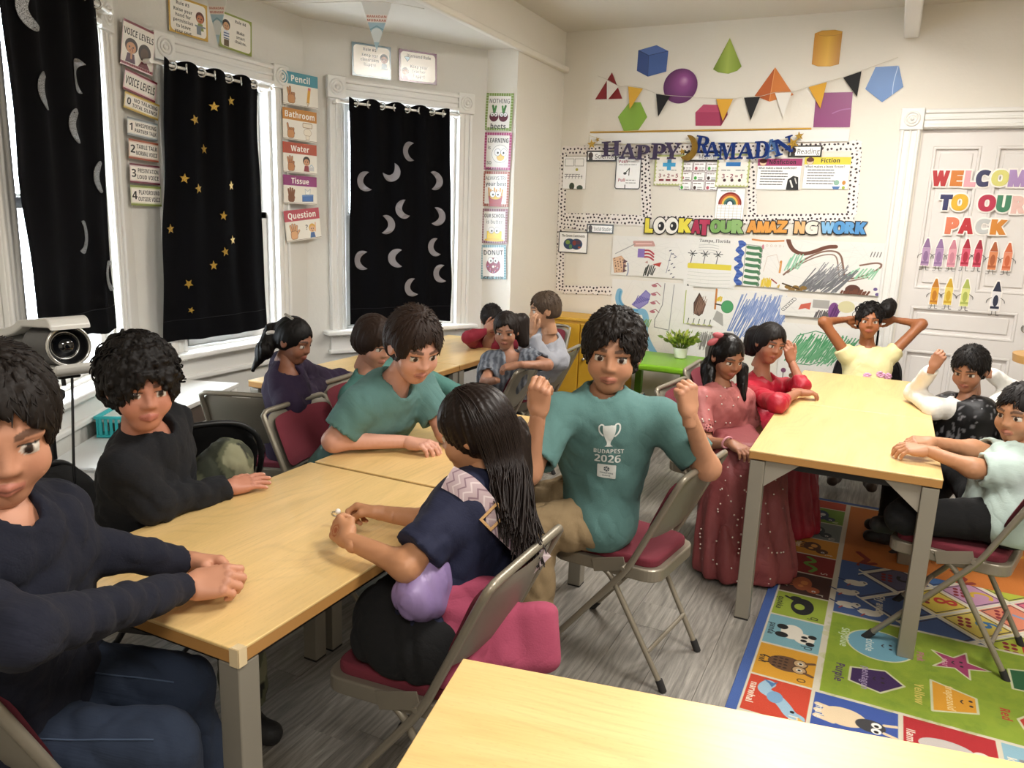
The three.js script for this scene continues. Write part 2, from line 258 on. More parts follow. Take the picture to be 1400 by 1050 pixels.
// ---------- folding chairs ----------
// local frame: +z faces forward, x across; seat top at 0.44
function makeFolding(label, o = {}) {
  const c = thing('folding_chair', label, 'chair', [0, 0, 0], 0), F = o.frame || M.frame, H = 0.8, hw = 0.215, sw = 0.2;
  const side = (s) => [[s * hw, 0.02, 0.23], [s * hw, 0.44, -0.1], [s * hw * 0.98, H - (o.round ? 0.17 : 0.03), -0.255]];
  const L = side(-1), R = side(1).reverse();
  const topPts = o.round ? [[-hw * 0.9, H - 0.07, -0.272], [-hw * 0.5, H, -0.283], [hw * 0.5, H, -0.283], [hw * 0.9, H - 0.07, -0.272]] : [[-hw * 0.96, H, -0.27], [hw * 0.96, H, -0.27]];
  mesh('frame', polyline([...L, ...topPts, ...R], 0.0115, o.round ? 0.09 : 0.05), F, c);
  for (const s of [-1, 1]) {
    const l = mesh('rear_leg', [polyline([[s * 0.185, 0.425, 0.06], [s * 0.185, 0.39, -0.02], [s * 0.165, 0.02, -0.235]], 0.0105, 0.03)], F, c);
    mesh('foot_cap', capped([s * 0.165, 0, -0.245], [s * 0.165, 0.04, -0.225], 0.0135), M.rubber, l);
    mesh('foot_cap', capped([s * hw, 0, 0.245], [s * hw, 0.04, 0.215], 0.0145), M.rubber, c);
    mesh('hinge_bracket', [rbox(0.004, 0.05, 0.13, 0.002, s * 0.2, 0.43, -0.02, 0.3), capped([s * 0.192, 0.44, -0.085], [s * 0.226, 0.44, -0.085], 0.008)], F, c);
  }
  mesh('crossbar', [bar([-0.17, 0.13, -0.176], [0.17, 0.13, -0.176], 0.008)], F, c);
  mesh('front_crossbar', [bar([-hw, 0.17, 0.115], [hw, 0.17, 0.115], 0.008)], F, c);
  // seat: rounded pan with a rolled rim and a pad
  const plan = (w0, w1, d, r) => { const s = new THREE.Shape(), P = [[-w1, d / 2], [w1, d / 2], [w0, -d / 2], [-w0, -d / 2]]; P.forEach(([x, y], i) => { const [px, py] = P[(i + 3) % 4], [nx, ny] = P[(i + 1) % 4], dl = Math.hypot(px - x, py - y), el = Math.hypot(nx - x, ny - y), a = [x + (px - x) / dl * r, y + (py - y) / dl * r], b = [x + (nx - x) / el * r, y + (ny - y) / el * r]; i ? s.lineTo(...a) : s.moveTo(...a); s.quadraticCurveTo(x, y, ...b); }); s.closePath(); return s; };
  const pan = new THREE.ExtrudeGeometry(plan(0.17, sw, 0.4, 0.06), { depth: 0.034, bevelEnabled: true, bevelSize: 0.006, bevelThickness: 0.006, bevelSegments: 3, curveSegments: 8 });
  pan.rotateX(PI / 2); pan.translate(0, 0.43, 0.01); mesh('seat_pan', pan, o.pan || F, c);
  const pad = new THREE.ExtrudeGeometry(plan(0.155, sw - 0.016, 0.37, 0.055), { depth: 0.012, bevelEnabled: true, bevelSize: 0.012, bevelThickness: 0.012, bevelOffset: -0.012, bevelSegments: 4, curveSegments: 8 });
  pad.rotateX(PI / 2); pad.translate(0, 0.454, 0.01); mesh('seat_pad', pad, o.pad || M.maroon, c);
  // backrest: curved steel panel with a pad in front
  const curved = (w, h, y, bow, th, roundTop) => {
    const nx = 18, ny = 10, pos = [], idx = [], uv = []; const e = 4;
    const rim = (u, v) => { const a = Math.abs(u), m = roundTop && v > 0 ? Math.pow(Math.max(0, 1 - Math.pow(a, 2.6)), 0.5) : 1; return m; };
    for (const s of [1, -1]) for (let j = 0; j <= ny; j++) for (let i = 0; i <= nx; i++) {
      const u = i / nx * 2 - 1, v = j / ny * 2 - 1, q = Math.pow(Math.pow(Math.abs(u), e * 2) + Math.pow(Math.abs(v), e * 2), 1 / (e * 2)), k = q > 0 ? Math.max(Math.abs(u), Math.abs(v)) / Math.max(q, 1e-6) : 1;
      const x = u * k * w / 2, yy = v * k * (roundTop && v > 0 ? rim(u, v) : 1) * h / 2, edge = Math.sqrt(Math.max(0, 1 - Math.pow(Math.max(Math.abs(u), Math.abs(v)), 10)));
      const z = -bow * (1 - (u * k) ** 2) + s * th / 2 * edge, lean = -0.42 * yy;
      pos.push(x, y + yy, -0.195 - (y - 0.66) * 0.42 + lean + z); uv.push(x, yy);
    }
    const n1 = (nx + 1) * (ny + 1);
    for (let s = 0; s < 2; s++) for (let j = 0; j < ny; j++) for (let i = 0; i < nx; i++) { const a = s * n1 + j * (nx + 1) + i, b = a + 1, d = a + nx + 1, f = d + 1; s ? idx.push(a, d, b, b, d, f) : idx.push(a, b, d, b, f, d); }
    const g = new THREE.BufferGeometry(); g.setAttribute('position', new THREE.Float32BufferAttribute(pos, 3)); g.setAttribute('uv', new THREE.Float32BufferAttribute(uv, 2)); g.setIndex(idx); g.computeVertexNormals(); return g;
  };
  mesh('backrest', curved(0.425, o.round ? 0.28 : 0.235, o.round ? 0.655 : 0.672, 0.035, 0.012, o.round), o.back || M.panel, c);
  mesh('back_pad', curved(0.385, o.round ? 0.24 : 0.2, o.round ? 0.655 : 0.672, 0.032, 0.02, o.round).translate(0, 0.004, 0.014), o.pad || M.maroon, c);
  return c;
}
function setChair(c, x, z, yaw) { c.position.set(x, 0, z); c.rotation.set(0, PI - rad(yaw), 0); return c; }     // yaw 0 faces -z, 90 faces +x
const grey0 = makeFolding('grey folding chair under the boy in the printed teal shirt, maroon seat half empty', { });
const black0 = makeFolding('black folding chair with rounded back behind the girl in yellow', { frame: M.frameBlack, pan: M.frameBlack, back: M.vinylBlack, pad: M.vinylBlack, round: true });
setChair(grey0, -0.76, -2.63, -82); setChair(black0, -0.07, -5.52, 180);
const grey = (l, x, z, y) => setChair(cloneOf(grey0, l), x, z, y), black = (l, x, z, y) => setChair(cloneOf(black0, l), x, z, y);
grey('grey folding chair draped with a pink jacket, under the long-haired girl in navy', -0.985, -1.62, -90);
grey('grey folding chair with only back corner showing, under the boy in jeans', -1.47, -0.92, 0);
grey('grey folding chair seen from behind with bare steel backrest, girl in purple kneeling on it', -2.6, -2.74, -20);
grey('grey folding chair with maroon back pad behind the boy leaning on his arm', -1.97, -2.52, 86);
grey('grey folding chair with the striped-shirt girl’s arm over its back', -2.03, -3.85, -95);
grey('grey folding chair under the child in the pale grey hoodie by yellow cabinet', -2.06, -4.56, -95);
grey('grey folding chair with rosy back pad behind the girl in beaded pink dress', -0.69, -3.86, 97);
grey('grey folding chair hidden mostly by the girl in the crimson dress', -0.72, -4.5, 90);
grey('grey folding chair standing on the rug under the boy in pale mint shirt', 0.37, -3.34, -75);
grey('grey folding chair under the brown-haired child squeezed between the left tables', -2.13, -3.04, 85);
grey('grey folding chair beyond the window tables under the child in red', -2.42, -5.34, 180);
black('black folding chair under the boy in the silvery waistcoat', 0.42, -4.38, -100);
black('black folding chair at the left end behind the curly-haired boy', -2.02, -1.5, 68);
black('empty black folding chair with rounded back beside the camouflage knee', -2.51, -2.19, -60);

// ---------- curtains ----------
function curtain(k, c, label, o) {    // c: edges in wall coordinates, top and bottom
  const t = thing('curtain', label, 'curtain', [0, 0, 0]), nu = 110, nv = 60, off = 0.075, [ul0, ul1, ur0, ur1, v0, v1] = c;
  const surf = (a, b, lift = 0) => {
    const l = lerp(ul0, ul1, b), r = lerp(ur0, ur1, b), amp = lerp(0.02, 0.009, Math.min(1, b * 1.8)), ph = a * PI * o.waves + 0.5 * noise(a * 3, b * 1.5, o.s);
    const u = lerp(l, r, a) + 0.008 * noise(a * 9, b * 3, o.s + 3) * b + (a < 0.5 ? -1 : 1) * 0.01 * noise(b * 5, a < 0.5 ? 1 : 9, o.s) * Math.abs(2 * a - 1);
    const d = off + amp * Math.cos(ph) + 0.008 * noise(a * 7, b * 4, o.s + 8) * b + 0.02 * b * noise(a * 2, b * 2, 3 + o.s) + lift;
    const v = lerp(v0, v1, b) + (b < 0.02 ? 0.012 * Math.cos(ph + 1) : 0) + (b > 0.97 ? 0.01 * noise(a * 6, 2, o.s) : 0);
    return onWall(k, u, v, d);
  };
  const pos = [], uv = [], idx = [];
  for (let j = 0; j <= nv; j++) for (let i = 0; i <= nu; i++) { pos.push(...surf(i / nu, j / nv)); uv.push(i / nu, -j / nv * 1.6); }
  for (let j = 0; j < nv; j++) for (let i = 0; i < nu; i++) { const a = j * (nu + 1) + i, b = a + 1, d = a + nu + 1; idx.push(a, d, b, b, d, d + 1); }
  const g = new THREE.BufferGeometry(); g.setAttribute('position', new THREE.Float32BufferAttribute(pos, 3)); g.setAttribute('uv', new THREE.Float32BufferAttribute(uv, 2)); g.setIndex(idx); g.computeVertexNormals();
  mesh('cloth', g, M.curtain, t);
  const hem = []; for (let i = 0; i <= 40; i++) hem.push(surf(i / 40, 0.925, 0.0015)); mesh('hem_stitching', tube(hem, 0.0012, 80, 4), std('#1d1d22', 0.9), t);
  const inv = frameOf(k).invert();
  const patch = (name, shape, list, mat, thick) => list.forEach(([a, b, size, turn]) => {          // stuck-on shapes follow the folds
    const q = [], flat = new THREE.ExtrudeGeometry(shape, { depth: thick, bevelEnabled: false, curveSegments: 10 }), p = flat.attributes.position, W = lerp(ur0 - ul0, ur1 - ul1, b), H = v0 - v1;
    for (let i = 0; i < p.count; i++) { const x = p.getX(i) * Math.cos(turn) - p.getY(i) * Math.sin(turn), y = p.getX(i) * Math.sin(turn) + p.getY(i) * Math.cos(turn); const s = surf(clamp(a + x * size / W, 0.004, 0.996), clamp(b - y * size / H, 0, 1), 0.004 + p.getZ(i)); p.setXYZ(i, ...s); }
    flat.computeVertexNormals(); mesh(name, flat, mat, t);
  });
  return { t, surf, patch };
}
const starShape = (() => { const s = new THREE.Shape(); for (let i = 0; i < 10; i++) { const r = i % 2 ? 0.42 : 1, a = PI / 2 + i * PI / 5; i ? s.lineTo(r * Math.cos(a), r * Math.sin(a)) : s.moveTo(r * Math.cos(a), r * Math.sin(a)); } s.closePath(); return s; })();
const moonShape = (thin) => { const s = new THREE.Shape(), N = 24, a0 = PI / 2 - 0.5, a1 = 1.5 * PI + 0.5; for (let i = 0; i <= N; i++) { const a = lerp(a0, a1, i / N); s[i ? 'lineTo' : 'moveTo'](Math.cos(a), Math.sin(a)); } const tx = Math.cos(a0), ty = Math.sin(a0); for (let i = 1; i < N; i++) { const t = -1 + 2 * i / N; s.lineTo(-1 + thin + (tx + 1 - thin) * t * t, ty * t); } s.closePath(); return s; };
const goldTex = dataTex(64, 64, (u, v, i, j) => { const n = 0.8 + 0.35 * noise(i * 0.35, j * 0.35, 2); return [222 * n, 178 * n, 74 * n]; });
const gold = new THREE.MeshStandardMaterial({ map: goldTex, roughness: 0.3, metalness: 0.55, side: THREE.DoubleSide }), silver = std('#8f8b90', 0.42, { metalness: 0.35, side: THREE.DoubleSide, bumpMap: plaster, bumpScale: 0.002 });
const glitter = new THREE.MeshStandardMaterial({ map: dataTex(64, 64, (u, v, i, j) => { const n = noise(i * 0.9, j * 0.9, 4) > 0.1 ? 185 : 78; return [n, n, n]; }), roughness: 0.45, metalness: 0.35, side: THREE.DoubleSide });
const pxOn = (k, list) => list;
{
  // window 2: gold stars
  const c2 = [0.179,2.344, 0.079,0.935, 0.85,2.34, 0.883,0.847];
  const A = curtain('w2', [c2[0], c2[2], c2[4], c2[6], 2.345, 0.885], 'black grommet curtain with shiny gold stars over the middle bay window', { waves: 7, s: 1 });
  const at = (u, v, c, top, bot) => { const b = (top - v) / (top - bot); return [(u - lerp(c[0], c[1], b)) / (lerp(c[2], c[3], b) - lerp(c[0], c[1], b)), b]; };
  const cc = [c2[0], c2[2], c2[4], c2[6]];
  [[0.503,2.154, 0], [0.644,2.205, 0.15], [0.428,1.921, 0.1], [0.278,1.755, -0.1], [0.359,1.706, 0.2], [0.614,1.735, 0.1], [0.533,1.564, -0.1], [0.174,1.488, 0.1], [0.609,1.427, 0.1], [0.533,1.361, 0.2], [0.447,1.285, 0], [0.266,1.191, 0.6], [0.356,2.066, 0.4], [0.267,1.045, 0.9]].forEach(([u, v, r], i) => A.patch('star', starShape, [[...at(u, v, cc, 2.345, 0.885), i > 12 ? 0.018 : 0.027, r]], gold, 0.002));
  // window 3: pale moons
  const c3 = [0.274,2.319, 0.271,0.863, 1.032,2.351, 1.076,0.818], m3 = moonShape(0.72);
  const B = curtain('w3', [c3[0], c3[2], c3[4], c3[6], 2.345, 0.84], 'black grommet curtain with pale lilac moons over the far bay window', { waves: 8, s: 2 }), dd = [c3[0], c3[2], c3[4], c3[6]];
  [[0.73,2.042, 0], [0.58,1.895, 2.2], [0.395,1.821, 0.15], [0.923,1.855, 3.2], [0.682,1.646, 0.35], [0.547,1.536, 3.1], [0.945,1.604, 2.9], [0.936,1.384, 0.2], [0.377,1.288, 0], [0.632,1.304, 0], [0.982,1.192, 0.1], [0.755,1.094, 0.2]].forEach(([u, v, r]) => B.patch('moon', m3, [[...at(u, v, dd, 2.345, 0.84), 0.066, r]], silver, 0.002));
  // window 1: glittery moons
  const c1 = [0.117,2.129, 0.177,1.131, 0.981,2.434, 0.9,1.046], m1 = moonShape(0.66);
  const D = curtain('w1', [c1[0], c1[2], c1[4], c1[6], 2.5, 1.03], 'black curtain with thin silver glitter moons over the nearest bay window', { waves: 7, s: 5 }), ee = [c1[0], c1[2], c1[4], c1[6]];
  [[0.346,2.292, 0.35], [0.408,2.021, -0.15], [0.735,2.129, -0.2], [0.641,1.918, -0.15], [0.853,1.722, 0], [0.641,1.463, 3], [0.884,1.281, 0.05]].forEach(([u, v, r]) => D.patch('moon', m1, [[...at(u, v, ee, 2.5, 1.03), 0.07, r]], glitter, 0.002));
  for (const [C, k, c, v, n, word] of [[A, 'w2', cc, 2.318, 7, 'middle'], [B, 'w3', dd, 2.318, 8, 'far'], [D, 'w1', ee, 2.462, 7, 'nearest']]) {
    const t = thing('curtain_rod', 'white tension rod across the ' + word + ' bay window holding a black curtain', 'rod');
    mesh('pole', capped(onWall(k, c[0] - 0.08, v, 0.075), onWall(k, c[2] + 0.09, v, 0.075), 0.008), M.rod, t);
    for (const u of [c[0] - 0.08, c[2] + 0.09]) mesh('bracket', [capped(onWall(k, u, v, 0), onWall(k, u, v, 0.09), 0.012), capped(onWall(k, u, v, 0), onWall(k, u, v, 0.012), 0.022)], M.rod, t);
    for (let i = 0; i < n; i++) {     // grommets where the cloth crosses the rod
      const a = (i + 0.5) / n, u = lerp(c[0], c[2], a), g = new THREE.TorusGeometry(0.0215, 0.0055, 10, 24); g.rotateY(i % 2 ? 0.75 : -0.75); g.translate(u, v, 0.084); g.applyMatrix4(frameOf(k)); mesh('grommet', g, M.steel, C.t);
    }
  }
}
// ---------- paper on the walls ----------
const paperWhite = std('#f1efe8', 0.55);
function poster(k, q, off, tw, draw, name, label, category = 'poster', group, bg, gloss = 0.32) {
  const [u, v, w, h, rot] = q, t = canvasTex(tw, Math.max(16, Math.round(tw * h / w)), draw, bg);
  const g = new THREE.BoxGeometry(w, h, 0.0012); g.rotateZ(rot); g.translate(u, v, off); g.applyMatrix4(frameOf(k));
  return tag(mesh(name, g, new THREE.MeshPhysicalMaterial({ map: t, roughness: gloss, clearcoat: gloss < 0.4 ? 0.6 : 0, clearcoatRoughness: 0.16 })), label, category, group);
}
function txt(g, s, x, y, size, color = '#222', o = {}) { g.save(); g.fillStyle = color; g.font = (o.plain ? '' : 'bold ') + size + 'px ' + (o.font || 'sans-serif'); g.textAlign = o.align || 'center'; g.textBaseline = 'middle'; g.translate(x, y); if (o.rot) g.rotate(o.rot); let sx = o.sx || 1; if (o.max) { const m = g.measureText(s).width; if (m * sx > o.max) sx = o.max / m; } g.scale(sx, 1); g.fillText(s, 0, 0); g.restore(); }
function disc(g, x, y, rx, ry, c, line) { g.beginPath(); g.ellipse(x, y, rx, ry ?? rx, 0, 0, 7); g.fillStyle = c; g.fill(); if (line) { g.strokeStyle = line; g.lineWidth = 2; g.stroke(); } }
function path(g, pts, c, w, close, fill) { g.beginPath(); pts.forEach(([x, y], i) => i ? g.lineTo(x, y) : g.moveTo(x, y)); if (close) g.closePath(); if (fill) { g.fillStyle = fill; g.fill(); } if (c) { g.strokeStyle = c; g.lineWidth = w; g.lineJoin = g.lineCap = 'round'; g.stroke(); } }
function curve(g, pts, c, w) { g.beginPath(); g.moveTo(...pts[0]); for (let i = 1; i < pts.length - 1; i++) g.quadraticCurveTo(...pts[i], (pts[i][0] + pts[i + 1][0]) / 2, (pts[i][1] + pts[i + 1][1]) / 2); g.lineTo(...pts[pts.length - 1]); g.strokeStyle = c; g.lineWidth = w; g.lineCap = g.lineJoin = 'round'; g.stroke(); }
function border(g, w, h, c, t, r = 0, dash) { g.strokeStyle = c; g.lineWidth = t; if (dash) g.setLineDash(dash); g.beginPath(); g.roundRect(t / 2, t / 2, w - t, h - t, r); g.stroke(); g.setLineDash([]); }
function kid(g, x, y, r, skin, hair, shirt) { path(g, [[x - r * 0.9, y + r * 2.4], [x - r * 0.6, y + r], [x + r * 0.6, y + r], [x + r * 0.9, y + r * 2.4]], null, 0, true, shirt); disc(g, x, y - r * 0.15, r * 1.12, r * 1.12, hair); disc(g, x, y + r * 0.15, r * 0.85, r * 0.85, skin); disc(g, x - r * 0.32, y + r * 0.05, r * 0.12, r * 0.16, '#222'); disc(g, x + r * 0.32, y + r * 0.05, r * 0.12, r * 0.16, '#222'); curve(g, [[x - r * 0.25, y + r * 0.5], [x, y + r * 0.68], [x + r * 0.25, y + r * 0.5]], '#622', r * 0.1); }
function handSign(g, x, y, s, skin, up) {      // palm with the fingers listed in «up» raised
  const line = '#7a4a2c'; g.save(); g.translate(x, y); g.scale(s, s); g.lineWidth = 0.06; g.strokeStyle = line; g.fillStyle = skin;
  for (let i = 0; i < 4; i++) { g.save(); g.translate(-0.42 + i * 0.28, -0.2); g.rotate((-1.5 + i) * 0.13); const l = up.includes(i) ? [0.85, 1.0, 0.95, 0.75][i] : 0.28; g.beginPath(); g.roundRect(-0.13, -l, 0.26, l + 0.35, 0.13); g.fill(); g.stroke(); g.restore(); }
  g.save(); g.translate(0.5, 0.25); g.rotate(up.includes(4) ? 0.7 : -0.35); g.beginPath(); g.roundRect(-0.13, -0.7, 0.26, 0.85, 0.13); g.fill(); g.stroke(); g.restore();
  g.beginPath(); g.roundRect(-0.58, -0.2, 1.14, 1.1, 0.35); g.fill(); g.stroke(); g.restore();
}
function eyes(g, x, y, r) { for (const s of [-1, 1]) { disc(g, x + s * r * 1.02, y, r, r, '#fff', '#222'); disc(g, x + s * r * 0.9, y + r * 0.15, r * 0.3, r * 0.3, '#111'); } }

// voice level cards beside the middle window
const VG = 'voice level cards';
poster('w2', [0.068,2.376,0.186,0.217,-0.164], 0.038, 360, (g, w, h) => { g.fillStyle = '#efd9dc'; g.fillRect(0, 0, w, h); g.fillStyle = '#f4efe8'; g.fillRect(8, 26, w - 16, h - 60); g.fillStyle = '#7c2436'; g.fillRect(0, 0, w, 22); g.fillRect(0, h - 34, w, 22); for (let i = 0; i < 14; i++) disc(g, 14 + i * 26, h - 23, 4, 4, '#c99'); txt(g, 'VOICE LEVELS', w / 2, 100, 84, '#1c1c1e', { max: w - 30 }); kid(g, 105, h * 0.55, 62, '#c8926b', '#33241f', '#4a2440'); disc(g, 112, h * 0.55 + 32, 14, 18, '#7a2020'); path(g, [[112, h * 0.8], [110, h * 0.62]], '#c8926b', 20); disc(g, 255, h * 0.57, 70, 82, '#3a2c26'); disc(g, 255, h * 0.6, 44, 58, '#57402f'); path(g, [[190, h - 36], [225, h * 0.78], [285, h * 0.78], [325, h - 36]], null, 0, true, '#6a2434'); }, 'voice_card', 'voice levels card with two cartoon children, topmost left of the star curtain', 'poster', VG);
const voice = (q, num, a, b, c1, c2, label) => poster('w2', q, 0.038, 400, (g, w, h) => { g.fillStyle = c2; g.fillRect(0, 0, w, h); g.fillStyle = c1; g.fillRect(0, 0, w, h * 0.1); g.fillRect(0, h * 0.9, w, h * 0.1); g.fillStyle = '#f6f1e9'; g.fillRect(12, h * 0.16, w - 24, h * 0.68); if (num) { txt(g, num, 52, h / 2, h * 0.56, '#161618'); txt(g, a, w - 18, h * 0.34, h * 0.3, '#1a1a1c', { align: 'right', max: w - 120 }); txt(g, b, w - 18, h * 0.67, h * 0.3, '#1a1a1c', { align: 'right', max: w - 110 }); } else txt(g, a, w / 2, h / 2, h * 0.52, '#1a1a1c', { max: w - 36 }); }, 'voice_card', label, 'poster', VG);
voice([0.067,2.196,0.189,0.104,-0.224], '', 'VOICE LEVELS', '', '#7c2436', '#efcfd8', 'narrow voice levels heading strip with maroon bands, below the cartoon children card');
voice([0.069,2.098,0.204,0.081,-0.196], '0', 'NO TALKING', 'TOTAL SILENCE', '#c6a54a', '#e9d9a8', 'card numbered 0 for no talking with yellow bands');
voice([0.065,1.986,0.179,0.089,-0.085], '1', 'WHISPERING', 'PARTNER TALK', '#8a9398', '#d3d8da', 'card numbered 1 for whispering with grey bands');
voice([0.064,1.88,0.176,0.097,-0.052], '2', 'TABLE TALK', 'NORMAL VOICE', '#a5563c', '#e6cfc2', 'card numbered 2 for table talk with rust bands');
voice([0.063,1.763,0.18,0.097,-0.026], '3', 'PRESENTATION', 'LOUD VOICE', '#6d2c3c', '#e2d2d3', 'card numbered 3 for presentation with maroon bands');
voice([0.062,1.654,0.184,0.101,-0.008], '4', 'PLAYGROUND', 'OUTSIDE VOICE', '#8b9a4c', '#dfe3c3', 'card numbered 4 for playground with olive bands, lowest of the strip');
// rule cards above the windows
const rule = (k, q, c, head, lines, art, label) => poster(k, q, 0.012, 420, (g, w, h) => { g.fillStyle = c; g.fillRect(0, 0, w, h); g.fillStyle = '#f3eee4'; g.beginPath(); g.roundRect(18, 18, w - 36, h - 36, 36); g.fill(); art(g, w, h); txt(g, head[0], head[1] * w, 52, 40, '#26221f'); lines.forEach((s, i) => txt(g, s, head[1] * w, 104 + i * 44, 40, '#26221f', { max: w * 0.52 })); }, 'rule_card', label, 'poster', 'class rule cards above the bay windows', undefined, 0.22);
rule('w2', [0.416,2.595,0.258,0.186,-0.011], '#c9a24a', ['Rule #3', 0.36], ['Raise your', 'hand for', 'permission', 'to leave', 'your seat.'], (g, w, h) => { kid(g, w * 0.8, h * 0.42, 42, '#b4704e', '#5a2c22', '#7f8c4e'); g.fillStyle = '#7c858c'; g.fillRect(w * 0.66, h * 0.62, w * 0.28, 14); g.fillRect(w * 0.7, h * 0.64, 50, 70); }, 'rule 3 card with yellow border above the star curtain');
rule('w2', [0.752,2.587,0.244,0.192,-0.045], '#8e9a4c', ['Rule #4', 0.64], ['', 'Make', 'smart', 'choices.'], (g, w, h) => { kid(g, w * 0.2, h * 0.36, 44, '#c79a73', '#221c1c', '#dfe3ea'); for (let i = 0; i < 3; i++) { g.fillStyle = '#2b3f6a'; g.fillRect(w * 0.12, h * 0.56 + i * 24, w * 0.17, 9); } g.fillStyle = '#5b4a35'; g.fillRect(w * 0.13, h * 0.75, w * 0.15, 60); }, 'rule 4 card with olive border above the star curtain');
rule('w3', [0.469,2.609,0.282,0.21,0.011], '#6f8792', ['Rule #5', 0.45], ['Keep our', 'classroom', 'happy!'], (g, w, h) => { kid(g, w * 0.82, h * 0.4, 40, '#8a5a3c', '#1d1a1a', '#6f8fa0'); }, 'rule 5 card with slate border above the far bay window');
rule('w3', [0.816,2.616,0.292,0.207,0.015], '#6d3350', ['Diamond Rule', 0.52], ['', 'Keep your', 'teacher', 'happy!'], (g, w, h) => { path(g, [[60, 70], [92, 60], [124, 70], [92, 110]], '#333', 4, true, '#b8d6e4'); kid(g, w * 0.16, h * 0.7, 34, '#a87450', '#2a1d1a', '#a34a6a'); }, 'diamond rule card with plum border above the far bay window');
// festive pennants hanging on a string under the bay ceiling
{
  const tx = new THREE.MeshStandardMaterial({ map: canvasTex(256, 512, (q, w, h) => { q.fillStyle = '#a9c6d2'; q.fillRect(0, 0, w, h); q.fillStyle = '#e4e2dd'; q.fillRect(0, 0, w, 120); for (let i = 0; i < 6; i++) disc(q, 20 + i * 44, 120, 26, 20, '#e4e2dd'); q.fillStyle = '#f0e7e0'; q.fillRect(20, 130, w - 40, 84); txt(q, 'RAMADAN', w / 2, 152, 34, '#b8634f'); txt(q, 'MUBARAK', w / 2, 192, 34, '#b8634f'); disc(q, 128, 330, 50, 60, '#dfe6e6', '#7d98a4'); q.fillStyle = '#dfe6e6'; q.fillRect(90, 330, 76, 90); path(q, [[0, 260], [60, 300], [128, 250], [200, 300], [256, 260]], '#7fa6b4', 12); }), roughness: 0.5 });
  const t = thing('pennant_string', 'string with two pale blue festive pennants hanging under the bay ceiling', 'bunting');
  const tri = (a, b, c) => { const A = A3(a), X = A3(b).sub(A), w = X.length(); X.normalize(); const n = new THREE.Vector3().crossVectors(X, V(0, 1, 0)).normalize(), h = a[1] - c[1], sh = new THREE.Shape(); sh.moveTo(0, 0); sh.lineTo(w, b[1] - a[1]); sh.lineTo(w * 0.5, -h); sh.closePath(); const g = new THREE.ExtrudeGeometry(sh, { depth: 0.0015, bevelEnabled: false }), p = g.attributes.position, uv = g.attributes.uv; for (let i = 0; i < p.count; i++) uv.setXY(i, p.getX(i) / w, 1 + p.getY(i) / h); X.y = 0; X.normalize(); g.applyMatrix4(new THREE.Matrix4().makeBasis(X, V(0, 1, 0), n).setPosition(A)); mesh('pennant', g, tx, t); };
  tri([-2.615,2.448,-2.459], [-2.533,2.428,-2.493], [-2.565,2.257,-2.438]); tri([-2.839,2.76,-3.786], [-2.685,2.758,-3.86], [-2.723,2.504,-3.782]);
  mesh('string', tube([[-2.546,2.395,-2.253], [-2.615,2.448,-2.459], [-2.533,2.428,-2.493], [-2.738,2.579,-3.111], [-2.839,2.76,-3.786], [-2.685,2.758,-3.86], [-2.666,2.798,-4.162]], 0.0015, 60, 5), std('#d5cec0', 0.9), t);
}
// hand signal cards between the windows
const sign = (q, word, c, skin, up, art, label) => poster('cor', q, 0.02, 320, (g, w, h) => { g.fillStyle = '#f0ece2'; g.fillRect(0, 0, w, h); g.fillStyle = c; g.fillRect(0, 0, w, h * 0.36); txt(g, word, w / 2, h * 0.19, h * 0.27, '#fbf8f0', { max: w * 0.9 }); handSign(g, w * 0.23, h * 0.72, h * 0.24, skin, up); art(g, w * 0.72, h * 0.68, h * 0.25); path(g, [[0, h - 6], [w, h - 6]], '#6a5a4a', 3); }, 'signal_card', label, 'poster', 'hand signal cards between the bay windows', undefined, 0.24);
sign([0.085,2.354,0.278,0.198,0.006], 'Pencil', '#4d94a6', '#c89060', [0, 1], (g, x, y, s) => { g.save(); g.translate(x, y); g.rotate(0.15); g.fillStyle = '#d9a13c'; g.fillRect(-s * 0.22, -s, s * 0.44, s * 1.7); path(g, [[-s * 0.22, s * 0.7], [0, s * 1.15], [s * 0.22, s * 0.7]], '#5b4a3a', 2, true, '#ead2a8'); g.fillStyle = '#d4766f'; g.fillRect(-s * 0.22, -s * 1.15, s * 0.44, s * 0.3); g.restore(); }, 'pencil hand signal card with teal heading, topmost of the strip');
sign([0.074,2.14,0.271,0.189,-0.009], 'Bathroom', '#c28440', '#c68d5c', [0], (g, x, y, s) => { g.fillStyle = '#ece3d0'; g.strokeStyle = '#8a6a48'; g.lineWidth = 4; g.beginPath(); g.roundRect(x - s * 0.8, y - s * 1.1, s * 1.6, s * 0.6, 8); g.fill(); g.stroke(); disc(g, x, y + s * 0.1, s * 0.65, s * 0.5, '#efe7d6', '#8a6a48'); g.fillRect(x - s * 0.3, y + s * 0.5, s * 0.6, s * 0.5); g.strokeRect(x - s * 0.3, y + s * 0.5, s * 0.6, s * 0.5); }, 'bathroom hand signal card with orange heading and toilet drawing');
sign([0.07,1.937,0.271,0.186,-0.002], 'Water', '#b04c36', '#b87a4c', [0, 1, 2], (g, x, y, s) => { kid(g, x - s * 0.2, y - s * 0.35, s * 0.55, '#c58f6c', '#2a1f20', '#8a3440'); g.fillStyle = '#c9ccd0'; g.fillRect(x + s * 0.2, y + s * 0.35, s * 0.9, s * 0.5); path(g, [[x + s * 0.3, y + s * 0.3], [x + s * 0.7, y], [x + s, y + s * 0.3]], '#7cb2d6', 4); }, 'water hand signal card with red heading and drinking child');
